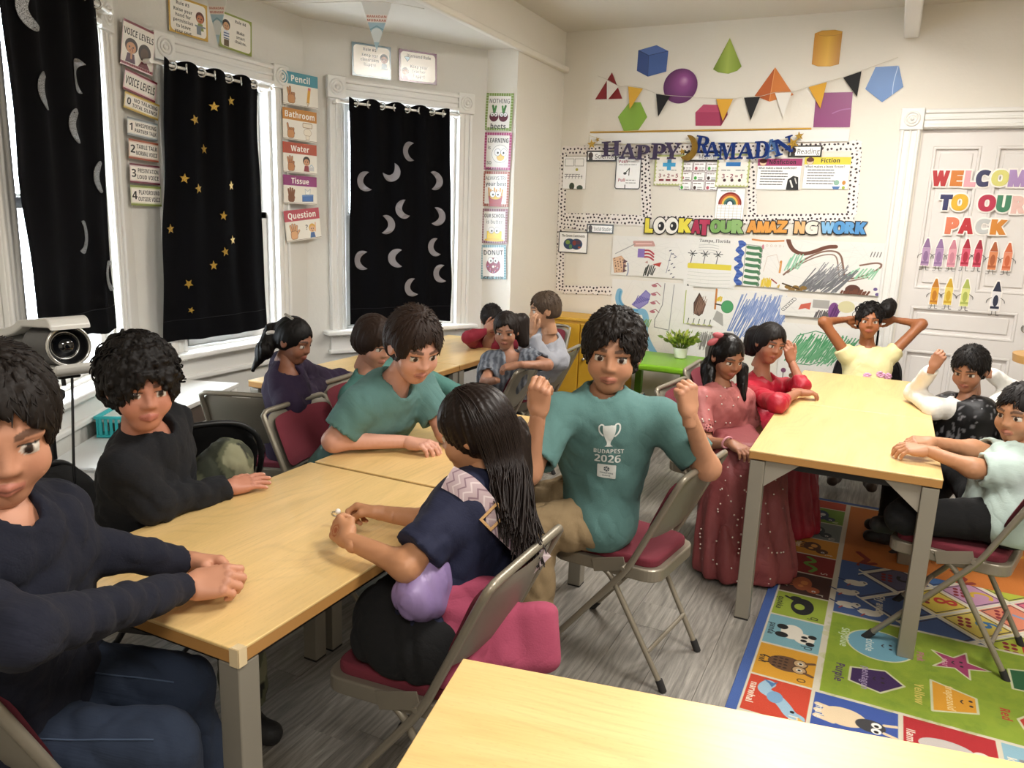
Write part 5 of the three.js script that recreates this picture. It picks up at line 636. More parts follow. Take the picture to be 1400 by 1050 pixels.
// ---------- furniture at the back and by the windows ----------
{
  const yc = std('#cf9f2c', 0.42), t = thing('cabinet', 'mustard yellow low cabinet in the back left corner behind the folding chairs', 'cabinet', [-2.2, 0, -5.98]);
  mesh('carcass', [rbox(0.7, 0.8, 0.34, 0.006, 0, 0.42, 0), box(0.66, 0.04, 0.28, 0, 0.02, 0)], yc, t); mesh('top', rbox(0.73, 0.025, 0.38, 0.006, 0, 0.832, 0), yc, t);
  for (const s of [-1, 1]) { const d = mesh('door', rbox(0.335, 0.74, 0.018, 0.005, s * 0.172, 0.43, 0.179), yc, t); mesh('knob', [place(new THREE.SphereGeometry(0.014, 14, 10), s * 0.05, 0.52, 0.205), capped([s * 0.05, 0.52, 0.185], [s * 0.05, 0.52, 0.2], 0.006)], M.steel, d); }
}
{
  const gm = std('#74a81c', 0.36), gd = std('#5a8a14', 0.4), t = thing('side_table', 'bright green low table under the drawings, holding a potted plant', 'table', [-1.5, 0, -5.74]);
  mesh('top', rbox(0.58, 0.05, 0.62, 0.02, 0, 0.575, 0, 0, 0, 0, 4), gm, t);
  for (const x of [-1, 1]) for (const z of [-1, 1]) mesh('leg', rbox(0.055, 0.55, 0.055, 0.006, x * 0.245, 0.275, z * 0.26), gd, t);
  const cols = ['#7a2430', '#28486e', '#c9b48a', '#35603a', '#8a8a86', '#a8562a', '#4a3a5a']; let x = -0.18;
  const sh = thing('book_crate', 'low grey crate of books standing under the green table', 'crate', [-1.5, 0, -5.72]);
  mesh('box', [box(0.42, 0.02, 0.24, 0, 0.03, 0), box(0.42, 0.24, 0.015, 0, 0.14, -0.115), box(0.015, 0.24, 0.24, -0.203, 0.14, 0), box(0.015, 0.24, 0.24, 0.203, 0.14, 0), box(0.42, 0.08, 0.015, 0, 0.06, 0.115)], std('#6f6d66', 0.7), sh);
  for (let i = 0; i < 11; i++) { const w = 0.016 + (i * 7 % 5) * 0.005, h = 0.2 + (i * 3 % 4) * 0.02, b = thing('book', ['maroon', 'navy', 'tan', 'green', 'grey', 'rust', 'violet'][i % 7] + ' spined book in the crate under the green table, ' + ['first', 'second', 'third', 'fourth', 'fifth', 'sixth', 'seventh', 'eighth', 'ninth', 'tenth', 'last'][i] + ' from the left', 'book', [-1.5 + x + w / 2, 0.041, -5.73], 0, 'books in the crate'); mesh('cover', rbox(w, h, 0.17, 0.003, 0, h / 2, 0), std(cols[i % 7], 0.6), b); mesh('pages', box(w - 0.005, h - 0.008, 0.165, 0, h / 2 + 0.0065, -0.004), paperWhite, b); x += w + 0.004; }
}
{
  const t = thing('potted_plant', 'small leafy green plant in a white pot on the green table', 'plant', [-1.39, 0.601, -5.86]);
  mesh('pot', new THREE.LatheGeometry([[0, 0], [0.04, 0], [0.046, 0.01], [0.055, 0.075], [0.058, 0.08], [0.052, 0.082], [0.046, 0.07], [0, 0.068]].map(([a, b]) => new THREE.Vector2(a, b)), 28), std('#eceae2', 0.35), t);
  mesh('soil', capped([0, 0.062, 0], [0, 0.072, 0], 0.047, 20), std('#3a2c20', 0.95), t);
  const r = rng(11), st = [], greens = [std('#7c9428', 0.6, { side: THREE.DoubleSide }), std('#a8b446', 0.6, { side: THREE.DoubleSide }), std('#5c741e', 0.6, { side: THREE.DoubleSide })];
  const leaf = new THREE.BufferGeometry(); leaf.setAttribute('position', new THREE.Float32BufferAttribute([0, 0, 0, 0.009, 0.012, 0.003, -0.009, 0.012, 0.003, 0.008, 0.026, 0.001, -0.008, 0.026, 0.001, 0, 0.042, -0.006, 0, 0.014, -0.002], 3)); leaf.setIndex([0, 1, 6, 0, 6, 2, 1, 3, 6, 2, 6, 4, 6, 3, 5, 6, 5, 4]); leaf.computeVertexNormals();
  const fol = new THREE.Group();
  for (let i = 0; i < 64; i++) {
    const a = r() * 2 * PI, e = 0.08 + 0.95 * Math.sqrt(r()), L = 0.085 + r() * 0.075, d = V(Math.sin(e) * Math.cos(a), Math.cos(e) * 0.9, Math.sin(e) * Math.sin(a)), end = V(0, 0.07, 0).addScaledVector(d, L);
    st.push(bar([d.x * 0.01, 0.06, d.z * 0.01], end.toArray(), 0.0014, 4));
    for (let k = 0; k < 4; k++) { const m = new THREE.Mesh(leaf, greens[Math.floor(r() * 3)]); m.name = 'leaf'; m.position.copy(V(0, 0.07, 0).addScaledVector(d, L * (0.5 + k * 0.17))); m.quaternion.setFromUnitVectors(V(0, 1, 0), d.clone().add(V(r() - 0.5, r() - 0.4, r() - 0.5).multiplyScalar(1.3)).normalize()); m.rotateY(r() * 6); m.scale.setScalar(0.8 + r() * 0.6); t.add(m); }
  }
  mesh('stems', st, greens[2], t);
}
{
  const wp = std('#e6e4de', 0.45), t = thing('console_table', 'old white console table with turned legs under the middle bay window', 'table', [-3.215, 0, -2.7], rad(20));
  mesh('top', rbox(0.3, 0.025, 0.86, 0.006, 0, 0.637, 0), wp, t); mesh('apron', [rbox(0.02, 0.1, 0.78, 0.003, 0.125, 0.575, 0), rbox(0.02, 0.1, 0.78, 0.003, -0.125, 0.575, 0), rbox(0.25, 0.1, 0.02, 0.003, 0, 0.575, 0.39), rbox(0.25, 0.1, 0.02, 0.003, 0, 0.575, -0.39)], std('#5f5348', 0.6), t);
  const prof = [[0, 0], [0.018, 0], [0.022, 0.03], [0.014, 0.06], [0.024, 0.16], [0.028, 0.24], [0.018, 0.3], [0.032, 0.325], [0.032, 0.335], [0.018, 0.36], [0.026, 0.42], [0.034, 0.44], [0.034, 0.45], [0.02, 0.46], [0.03, 0.48], [0.03, 0.625], [0, 0.625]].map(([a, b]) => new THREE.Vector2(a, b));
  for (const x of [-1, 1]) for (const z of [-1, 1]) mesh('leg', place(new THREE.LatheGeometry(prof, 20), x * 0.12, 0, z * 0.385), wp, t);
}
{
  const wp = std('#e4e6e6', 0.4), t = thing('shelf_unit', 'low white shelf unit beneath the nearest bay window', 'shelf', [0, 0, 0]), G = (g) => onWallGeo('w1', g);
  mesh('case', [rbox(0.78, 0.02, 0.24, 0.004, 0.6, 0.555, 0.15), rbox(0.78, 0.02, 0.24, 0.004, 0.6, 0.3, 0.15), rbox(0.78, 0.02, 0.24, 0.004, 0.6, 0.04, 0.15), rbox(0.02, 0.56, 0.24, 0.004, 0.22, 0.285, 0.15), rbox(0.02, 0.56, 0.24, 0.004, 0.98, 0.285, 0.15), box(0.78, 0.52, 0.008, 0.6, 0.29, 0.036)].map(G), wp, t);
  const tq = std('#2fb6bd', 0.45), b = thing('basket', 'turquoise plastic slatted basket on the low white shelf unit', 'basket', [0, 0, 0]);
  const bars = [rbox(0.3, 0.012, 0.18, 0.004, 0.8, 0.573, 0.15), rbox(0.3, 0.014, 0.012, 0.003, 0.8, 0.66, 0.24), rbox(0.3, 0.014, 0.012, 0.003, 0.8, 0.66, 0.06), rbox(0.012, 0.014, 0.18, 0.003, 0.655, 0.66, 0.15), rbox(0.012, 0.014, 0.18, 0.003, 0.945, 0.66, 0.15)];
  mesh('rim', bars.map(G), tq, b); for (let i = 0; i < 13; i++) for (const z of [0.062, 0.238]) mesh('slat', G(box(0.012, 0.085, 0.005, 0.666 + i * 0.0223, 0.612, z)), tq, b); for (let i = 0; i < 7; i++) for (const x of [0.657, 0.943]) mesh('slat', G(box(0.005, 0.085, 0.012, x, 0.612, 0.08 + i * 0.0233)), tq, b);
}
{  // video camera on a stand
  const p = [-2.33,1.167,-1.522], t = thing('video_camera', 'white and black barrel-shaped video camera on a thin stand at the left edge', 'camera', p, 0.0), dir = V(0.897, 0.035, -0.44).normalize();
  const q = new THREE.Quaternion().setFromUnitVectors(V(1, 0, 0), V(0.88, 0.09, 0.25).normalize()), G = (g) => g.applyQuaternion(q);
  const white = std('#d6d5d0', 0.3), blk = std('#141416', 0.35);
  const lathe = (pts) => { const g = new THREE.LatheGeometry(pts.map(([a, b]) => new THREE.Vector2(a, b)), 32); g.rotateZ(-PI / 2); return G(g); };
  mesh('barrel', lathe([[0, -0.1], [0.03, -0.1], [0.048, -0.075], [0.05, -0.06], [0.05, 0.095], [0.047, 0.1], [0.04, 0.1], [0.036, 0.06], [0, 0.06]]), blk, t);
  const shell = (s) => { const sh = new THREE.Shape(); sh.moveTo(-0.34, s * 0.03); sh.quadraticCurveTo(-0.16, s * 0.035, -0.1, s * 0.058); sh.lineTo(0.1, s * 0.066); sh.quadraticCurveTo(0.122, s * 0.062, 0.125, s * 0.045); sh.lineTo(0.112, s * 0.05); sh.lineTo(-0.08, s * 0.05); sh.quadraticCurveTo(-0.16, s * 0.022, -0.34, s * 0.015); sh.closePath(); return G(new THREE.ExtrudeGeometry(sh, { depth: 0.08, bevelEnabled: true, bevelSize: 0.004, bevelThickness: 0.004, bevelSegments: 2 }).translate(0, 0, -0.04)); };
  mesh('shell', [shell(1), shell(-1)], white, t);
  mesh('neck', [G(place(new THREE.CylinderGeometry(0.02, 0.034, 0.26, 20), -0.2, 0, 0, 0, 0, PI / 2))], blk, t);
  mesh('lens', [G(place(new THREE.SphereGeometry(0.03, 24, 16), 0.066, 0, 0))], new THREE.MeshPhysicalMaterial({ color: '#0a0d12', roughness: 0.05, clearcoat: 1 }), t);
  mesh('lens_ring', [G(place(new THREE.TorusGeometry(0.046, 0.004, 10, 36), 0.1, 0, 0, 0, PI / 2)), G(place(new THREE.TorusGeometry(0.032, 0.003, 10, 36), 0.072, 0, 0, 0, PI / 2))], M.steel, t);
  mesh('mount', [G(rbox(0.2, 0.014, 0.05, 0.004, -0.02, -0.072, 0)), G(capped([0.03, -0.075, 0], [0.03, -0.1, 0], 0.005))], blk, t);
  t.scale.setScalar(1.28);
  const st = thing('camera_stand', 'thin black stand with clamp knob holding the video camera', 'stand', [p[0] - 0.02, 0, p[2] + 0.02]);
  mesh('pole', capped([0, 0.03, 0], [0, p[1] - 0.13, 0], 0.009), blk, st); mesh('clamp_knob', [rbox(0.1, 0.036, 0.03, 0.015, 0.03, p[1] - 0.15, 0.005), capped([-0.02, p[1] - 0.135, 0], [0.03, p[1] - 0.12, 0], 0.014)], M.rubber, st);
  for (let i = 0; i < 3; i++) mesh('foot', tube([[0, 0.1, 0], [0.1 * Math.cos(i * 2.1 + 1), 0.06, 0.1 * Math.sin(i * 2.1 + 1)], [0.2 * Math.cos(i * 2.1 + 1), 0.008, 0.2 * Math.sin(i * 2.1 + 1)]], 0.007, 12), blk, st);
  tag(mesh('power_cable', tube([[-2.293,1.113,-1.55], [-2.272,0.964,-1.525], [-2.246,0.784,-1.495], [-2.243,0.663,-1.49], [-2.272,0.532,-1.491], [-2.732,0.01,-1.781], [-2.745,0.006,-1.653]], 0.0042, 60, 8), blk), 'black cable hanging down from the video camera', 'cable');
}
{
  const t = thing('pedestal_table', 'round wooden table top peeking in at the right edge by the door', 'table', [0.93, 0, -5.3]);
  mesh('top', [place(new THREE.CylinderGeometry(0.24, 0.235, 0.045, 40), 0, 0.92, 0)], std('#c69a5c', 0.45), t); mesh('pedestal', [place(new THREE.CylinderGeometry(0.045, 0.06, 0.88, 24), 0, 0.46, 0), place(new THREE.CylinderGeometry(0.2, 0.22, 0.03, 32), 0, 0.015, 0)], M.trim, t);
}
// ---------- figures ----------
const smin = (a, b, k) => { const h = Math.max(k - Math.abs(a - b), 0) / k; return Math.min(a, b) - h * h * k * 0.25; }, smax = (a, b, k) => -smin(-a, -b, k);
function cap(a, b, ra, rb) { const bx = b[0] - a[0], by = b[1] - a[1], bz = b[2] - a[2], L = bx * bx + by * by + bz * bz + 1e-9; return (x, y, z) => { const px = x - a[0], py = y - a[1], pz = z - a[2], t = clamp((px * bx + py * by + pz * bz) / L, 0, 1), dx = px - bx * t, dy = py - by * t, dz = pz - bz * t; return Math.sqrt(dx * dx + dy * dy + dz * dz) - ra - (rb - ra) * t; }; }
function ell(c, r, B) { return (x, y, z) => { let px = x - c[0], py = y - c[1], pz = z - c[2]; if (B) { const a = px * B[0][0] + py * B[0][1] + pz * B[0][2], b = px * B[1][0] + py * B[1][1] + pz * B[1][2], d = px * B[2][0] + py * B[2][1] + pz * B[2][2]; px = a; py = b; pz = d; } const k0 = Math.hypot(px / r[0], py / r[1], pz / r[2]), k1 = Math.hypot(px / (r[0] * r[0]), py / (r[1] * r[1]), pz / (r[2] * r[2])); return k1 > 1e-9 ? k0 * (k0 - 1) / k1 : -Math.min(...r); }; }
const uni = (list, k) => (x, y, z) => { let d = 1e3; for (let i = 0; i < list.length; i++) d = smin(d, list[i](x, y, z), k); return d; };
function nets(f, lo, hi, h) {
  const n = [0, 1, 2].map((i) => Math.ceil((hi[i] - lo[i]) / h) + 2), [nx, ny, nz] = n, val = new Float32Array(nx * ny * nz), BS = 6, rad_ = BS * h * 0.87 * 1.3 + 0.012;
  for (let bz = 0; bz < nz; bz += BS) for (let by = 0; by < ny; by += BS) for (let bx = 0; bx < nx; bx += BS) {
    const d = f(lo[0] + (bx + BS / 2) * h, lo[1] + (by + BS / 2) * h, lo[2] + (bz + BS / 2) * h), far = Math.abs(d) > rad_;
    for (let k = bz; k < Math.min(nz, bz + BS); k++) for (let j = by; j < Math.min(ny, by + BS); j++) for (let i = bx; i < Math.min(nx, bx + BS); i++) val[(k * ny + j) * nx + i] = far ? d : f(lo[0] + i * h, lo[1] + j * h, lo[2] + k * h);
  }
  const id = new Int32Array(nx * ny * nz).fill(-1), pos = [], idx = [], E = [[0, 1], [2, 3], [4, 5], [6, 7], [0, 2], [1, 3], [4, 6], [5, 7], [0, 4], [1, 5], [2, 6], [3, 7]], v = new Float64Array(8);
  for (let k = 0; k < nz - 1; k++) for (let j = 0; j < ny - 1; j++) for (let i = 0; i < nx - 1; i++) {
    const o = (k * ny + j) * nx + i; let m = 0;
    for (let q = 0; q < 8; q++) { v[q] = val[o + (q & 1) + ((q >> 1) & 1) * nx + (q >> 2) * nx * ny]; if (v[q] < 0) m |= 1 << q; }
    if (m === 0 || m === 255) continue;
    let x = 0, y = 0, z = 0, c = 0;
    for (const [a, b] of E) if ((v[a] < 0) !== (v[b] < 0)) { const t = v[a] / (v[a] - v[b]); x += (a & 1) + t * ((b & 1) - (a & 1)); y += ((a >> 1) & 1) + t * (((b >> 1) & 1) - ((a >> 1) & 1)); z += (a >> 2) + t * ((b >> 2) - (a >> 2)); c++; }
    id[o] = pos.length / 3; pos.push(lo[0] + (i + x / c) * h, lo[1] + (j + y / c) * h, lo[2] + (k + z / c) * h);
  }
  const quad = (a, b, c, d, flip) => flip ? idx.push(a, c, b, a, d, c) : idx.push(a, b, c, a, c, d), sx = 1, sy = nx, sz = nx * ny;
  for (let k = 1; k < nz - 1; k++) for (let j = 1; j < ny - 1; j++) for (let i = 1; i < nx - 1; i++) {
    const o = (k * ny + j) * nx + i, s = val[o] < 0;
    if (s !== val[o + sx] < 0) quad(id[o - sy - sz], id[o - sz], id[o], id[o - sy], !s);
    if (s !== val[o + sy] < 0) quad(id[o - sx - sz], id[o - sx], id[o], id[o - sz], !s);
    if (s !== val[o + sz] < 0) quad(id[o - sx - sy], id[o - sy], id[o], id[o - sx], !s);
  }
  const g = new THREE.BufferGeometry(); g.setAttribute('position', new THREE.Float32BufferAttribute(pos, 3)); g.setIndex(idx.filter((q) => true)); g.computeVertexNormals(); return g;
}
function paint(g, fn) { const p = g.attributes.position, c = new Float32Array(p.count * 3); for (let i = 0; i < p.count; i++) { const q = fn(p.getX(i), p.getY(i), p.getZ(i)); c[3 * i] = q.r; c[3 * i + 1] = q.g; c[3 * i + 2] = q.b; } g.setAttribute('color', new THREE.BufferAttribute(c, 3)); return g; }
function planarUV(g, a, b) { const p = g.attributes.position, uv = new Float32Array(p.count * 2); for (let i = 0; i < p.count; i++) { uv[2 * i] = p.getX(i) * a.x + p.getY(i) * a.y + p.getZ(i) * a.z; uv[2 * i + 1] = p.getX(i) * b.x + p.getY(i) * b.y + p.getZ(i) * b.z; } g.setAttribute('uv', new THREE.BufferAttribute(uv, 2)); return g; }
const add = (a, d, k) => [a[0] + d[0] * k, a[1] + d[1] * k, a[2] + d[2] * k], mix3 = (a, b, t) => a.map((q, i) => q + (b[i] - q) * t), nrm = (a) => { const l = Math.hypot(...a); return a.map((q) => q / l); }, crs = (a, b) => [a[1] * b[2] - a[2] * b[1], a[2] * b[0] - a[0] * b[2], a[0] * b[1] - a[1] * b[0]], dot = (a, b) => a[0] * b[0] + a[1] * b[1] + a[2] * b[2], dist3 = (a, b) => Math.hypot(a[0] - b[0], a[1] - b[1], a[2] - b[2]);
const bounds = (pts, m) => [[0, 1, 2].map((i) => Math.min(...pts.map((p) => p[i])) - m), [0, 1, 2].map((i) => Math.max(...pts.map((p) => p[i])) + m)];
const POSES = { fist: [[70, 95, 55], [74, 98, 55], [78, 98, 55], [82, 95, 55]], relaxed: [[22, 30, 18], [26, 34, 20], [30, 36, 22], [34, 36, 22]], flat: [[4, 8, 5], [4, 9, 5], [6, 9, 5], [8, 8, 5]], clasp: [[40, 62, 36], [44, 66, 38], [48, 66, 38], [52, 62, 36]], hold: [[48, 48, 26], [54, 56, 30], [62, 66, 34], [68, 68, 36]] };
function hand(w, d, n, left, pose, s, cell, skin, mark) {
  const X = nrm(d), Z0 = crs(X, n), Y = nrm(crs(Z0, X)), Z = nrm(crs(X, Y)).map((q) => q * (left ? 1 : -1));     // Z points to the thumb
  const L = (x, y, z) => [0, 1, 2].map((i) => w[i] + (X[i] * x + Y[i] * y + Z[i] * z) * s), P = POSES[pose], palm = [], fingers = [], all = [w];
  const zs = [0.0255, 0.0085, -0.0085, -0.0245], len = [0.06, 0.067, 0.061, 0.047], bx = [0.078, 0.081, 0.077, 0.07], nails = [];
  palm.push(cap(L(-0.03, 0, 0), L(0.01, 0, 0), 0.021 * s, 0.021 * s));
  for (let i = 0; i < 4; i++) palm.push(cap(L(0.008, 0, zs[i] * 0.55), L(bx[i] - 0.006, 0, zs[i]), 0.0125 * s, 0.0105 * s));
  palm.push(cap(L(0.02, -0.008, 0.022), L(0.05, -0.008, 0.02), 0.014 * s, 0.011 * s), cap(L(0.02, -0.008, -0.016), L(0.05, -0.008, -0.02), 0.012 * s, 0.01 * s));
  for (let i = 0; i < 4; i++) {
    let p = [bx[i], 0, zs[i]], a = 0; const seg = [0.46, 0.3, 0.24], R = [0.0094, 0.0084, 0.0076, 0.0066].map((r) => r * (i === 3 ? 0.88 : 1)), chain = [];
    for (let k = 0; k < 3; k++) { a += rad(P[i][k]); const sp = zs[i] * 0.9 * (1 - Math.min(1, a)), q = [p[0] + Math.cos(a) * seg[k] * len[i], p[1] - Math.sin(a) * seg[k] * len[i], p[2] + sp * seg[k] * 0.5]; chain.push(cap(L(...p), L(...q), R[k] * s, R[k + 1] * s)); p = q; if (k === 2) nails.push(L(q[0] + Math.sin(a) * 0.004, q[1] + Math.cos(a) * 0.0045, q[2])); all.push(L(...q)); }
    fingers.push(uni(chain, 0.004 * s));
  }
  const curled = pose === 'fist' || pose === 'hold' || pose === 'clasp', T = curled ? [[0.022, -0.006, 0.024], [0.052, -0.018, 0.034], [0.074, -0.034, 0.022], [0.082, -0.042, 0.004]] : [[0.02, -0.005, 0.024], [0.046, -0.012, 0.047], [0.07, -0.016, 0.056], [0.092, -0.018, 0.058]];
  fingers.push(uni([cap(L(...T[0]), L(...T[1]), 0.013 * s, 0.0108 * s), cap(L(...T[1]), L(...T[2]), 0.0102 * s, 0.0094 * s), cap(L(...T[2]), L(...T[3]), 0.0092 * s, 0.0076 * s)], 0.006 * s)); T.forEach((t) => all.push(L(...t))); nails.push(L(T[3][0], T[3][1] + 0.004, T[3][2] + 0.003));
  const pf = uni(palm, 0.014 * s), f = (x, y, z) => { let d = pf(x, y, z), m = 1e3; for (const q of fingers) m = Math.min(m, q(x, y, z)); return smin(d, m, 0.007 * s); };
  const [lo, hi] = bounds(all, 0.04 * s), g = nets(f, lo, hi, cell), nail = skin.clone().lerp(new THREE.Color('#f0c8b8'), 0.6), knuck = skin.clone().multiplyScalar(0.9).lerp(new THREE.Color('#a0503c'), 0.12);
  return paint(g, (x, y, z) => { for (const q of nails) if (dist3(q, [x, y, z]) < 0.0052 * s) return nail; if (mark) { const m = dist3(L(0.05, 0.013, -0.002), [x, y, z]); if (m < 0.008 * s || (m > 0.013 * s && m < 0.0165 * s)) return mark; } for (let i = 0; i < 4; i++) if (dist3(L(bx[i], 0.008, zs[i]), [x, y, z]) < 0.009 * s) return knuck; return skin; });
}
function headGeo(c, F, s, cell, skin, o = {}) {
  const [X, Y, Z] = F, e = (x, y, z, r) => ell([x, y, z], r), k = (a, b, ra, rb) => cap(a, b, ra, rb);
  const base = uni([e(0, 0.028, -0.012, [0.071, 0.082, 0.09]), e(0, -0.03, 0.026, [0.056, 0.074, 0.06]), e(0, -0.084, 0.049, [0.026, 0.021, 0.023])], 0.035);
  const feat = [e(-0.036, -0.034, 0.054, [0.027, 0.028, 0.023]), e(0.036, -0.034, 0.054, [0.027, 0.028, 0.023]), k([-0.046, 0.024, 0.066], [-0.014, 0.024, 0.075], 0.007, 0.008), k([0.046, 0.024, 0.066], [0.014, 0.024, 0.075], 0.007, 0.008)];
  const nose = uni([k([0, 0.01, 0.082], [0, -0.022, 0.0945], 0.006, 0.009), e(-0.0095, -0.026, 0.087, [0.0072, 0.0065, 0.008]), e(0.0095, -0.026, 0.087, [0.0072, 0.0065, 0.008])], 0.01);
  const lips = uni([k([-0.019, -0.0555, 0.079], [0, -0.0535, 0.0885], 0.0045, 0.0055), k([0.019, -0.0555, 0.079], [0, -0.0535, 0.0885], 0.0045, 0.0055)], 0.003), lip2 = uni([k([-0.017, -0.061, 0.0785], [0, -0.063, 0.0868], 0.0045, 0.0062), k([0.017, -0.061, 0.0785], [0, -0.063, 0.0868], 0.0045, 0.0062)], 0.003);
  const sockets = [e(-0.0305, 0.003, 0.094, [0.019, 0.013, 0.016]), e(0.0305, 0.003, 0.094, [0.019, 0.013, 0.016])], ball = [e(-0.0305, 0.002, 0.0665, [0.0158, 0.0136, 0.0152]), e(0.0305, 0.002, 0.0665, [0.0158, 0.0136, 0.0152])];
  const ear = [-1, 1].map((q) => { const a = e(q * 0.074, -0.002, -0.008, [0.011, 0.031, 0.019]), b = e(q * 0.084, 0.0, -0.002, [0.006, 0.021, 0.011]); return (x, y, z) => smax(a(x, y, z), -b(x, y, z), 0.006); }), neck = k([0, -0.07, -0.018], [0, -0.15, -0.03], 0.043, 0.046);
  const f = (x, y, z) => { let d = base(x, y, z); for (const q of feat) d = smin(d, q(x, y, z), 0.02); for (const q of sockets) d = smax(d, -q(x, y, z), 0.012); d = smin(d, nose(x, y, z), 0.012); d = smin(d, lips(x, y, z), 0.005); d = smin(d, lip2(x, y, z), 0.005); for (const q of ball) d = smin(d, q(x, y, z), 0.002); for (const q of ear) d = smin(d, q(x, y, z), 0.008); return smin(d, neck(x, y, z), 0.025); };
  const g = nets(f, [-0.095, -0.16, -0.115], [0.095, 0.12, 0.125], cell / s);
  const lipC = skin.clone().lerp(new THREE.Color('#a04a48'), 0.5), cheek = skin.clone().lerp(new THREE.Color('#b8604e'), 0.16), white = new THREE.Color('#d3cbc1'), iris = new THREE.Color(o.iris || '#3a2418'), black = new THREE.Color('#0c0808'), brow = new THREE.Color(o.brow || '#1c1512'), mix = new THREE.Color(), browC = brow.clone().lerp(skin, 0.25);
  const browF = [-1, 1].map((q) => uni([k([q * 0.016, 0.0275, 0.09], [q * 0.034, 0.0315, 0.083], 0.0024, 0.0024), k([q * 0.034, 0.0315, 0.083], [q * 0.049, 0.026, 0.066], 0.0024, 0.0012)], 0.002));
  paint(g, (x, y, z) => {
    for (let i = 0; i < 2; i++) {
      const q = i ? 1 : -1, d = ball[i](x, y, z);
      if (d < 0.0016 && z > 0.07) { const rx = x - q * 0.0305 - (o.gx || 0), ry = y - 0.002, r = Math.hypot(rx, ry); if (r < 0.0036) return black; if (r < 0.0074) return iris; if (ry > 0.0066) return black; if (ry < -0.0088) return skin; return white; }
      if (Math.abs(x - q * 0.0305) < 0.0165 && Math.abs(y - 0.0105) < 0.0016 && z > 0.068) return brow;
      if (browF[i](x, y, z) < 0.0044) return browC;
    }
    if (lips(x, y, z) < 0.0016 || lip2(x, y, z) < 0.0016) return y > -0.0598 && y < -0.0572 && Math.abs(x) < 0.019 ? mix.copy(lipC).multiplyScalar(0.45).clone() : lipC;
    const a = Math.max(0, 1 - Math.hypot((Math.abs(x) - 0.04) / 0.024, (y + 0.028) / 0.022)); return mix.copy(skin).lerp(cheek, a).clone();
  });
  const p = g.attributes.position; for (let i = 0; i < p.count; i++) { const x = p.getX(i) * s, y = p.getY(i) * s, z = p.getZ(i) * s; p.setXYZ(i, c[0] + X[0] * x + Y[0] * y + Z[0] * z, c[1] + X[1] * x + Y[1] * y + Z[1] * z, c[2] + X[2] * x + Y[2] * y + Z[2] * z); }
  g.computeVertexNormals(); return g;
}
const skinMat = new THREE.MeshPhysicalMaterial({ vertexColors: true, roughness: 0.52, sheen: 0.2 });
const crinkle = dataTex(512, 512, (u, v) => { const pr = (f, sd, fl) => { const w = (q) => noise(Math.cos(q * 2 * PI) * f * 0.16 + sd, Math.sin(q * 2 * PI) * f * 0.16, 0), a = noise(((u * f) % f) + 0.8 * w(v), v * f * fl + 0.8 * w(u), sd); return (1 - Math.abs(a)) ** 3; }; const e = Math.min(1, Math.min(u, 1 - u, v, 1 - v) * 12); return 150 - e * 80 * pr(9, 3, 0.6) - e * 50 * pr(17, 7, 0.8) + 12 * noise(u * 300, v * 300, 4); }, false, [1.7, 1.7]);
const clothMat = (c, rough = 0.9, o = {}) => new THREE.MeshStandardMaterial({ color: c, roughness: rough, bumpMap: crinkle, bumpScale: 0.0045, ...o });
const vertMat = (rough = 0.9, o = {}) => new THREE.MeshStandardMaterial({ vertexColors: true, roughness: rough, bumpMap: woven, bumpScale: 0.0005, ...o });
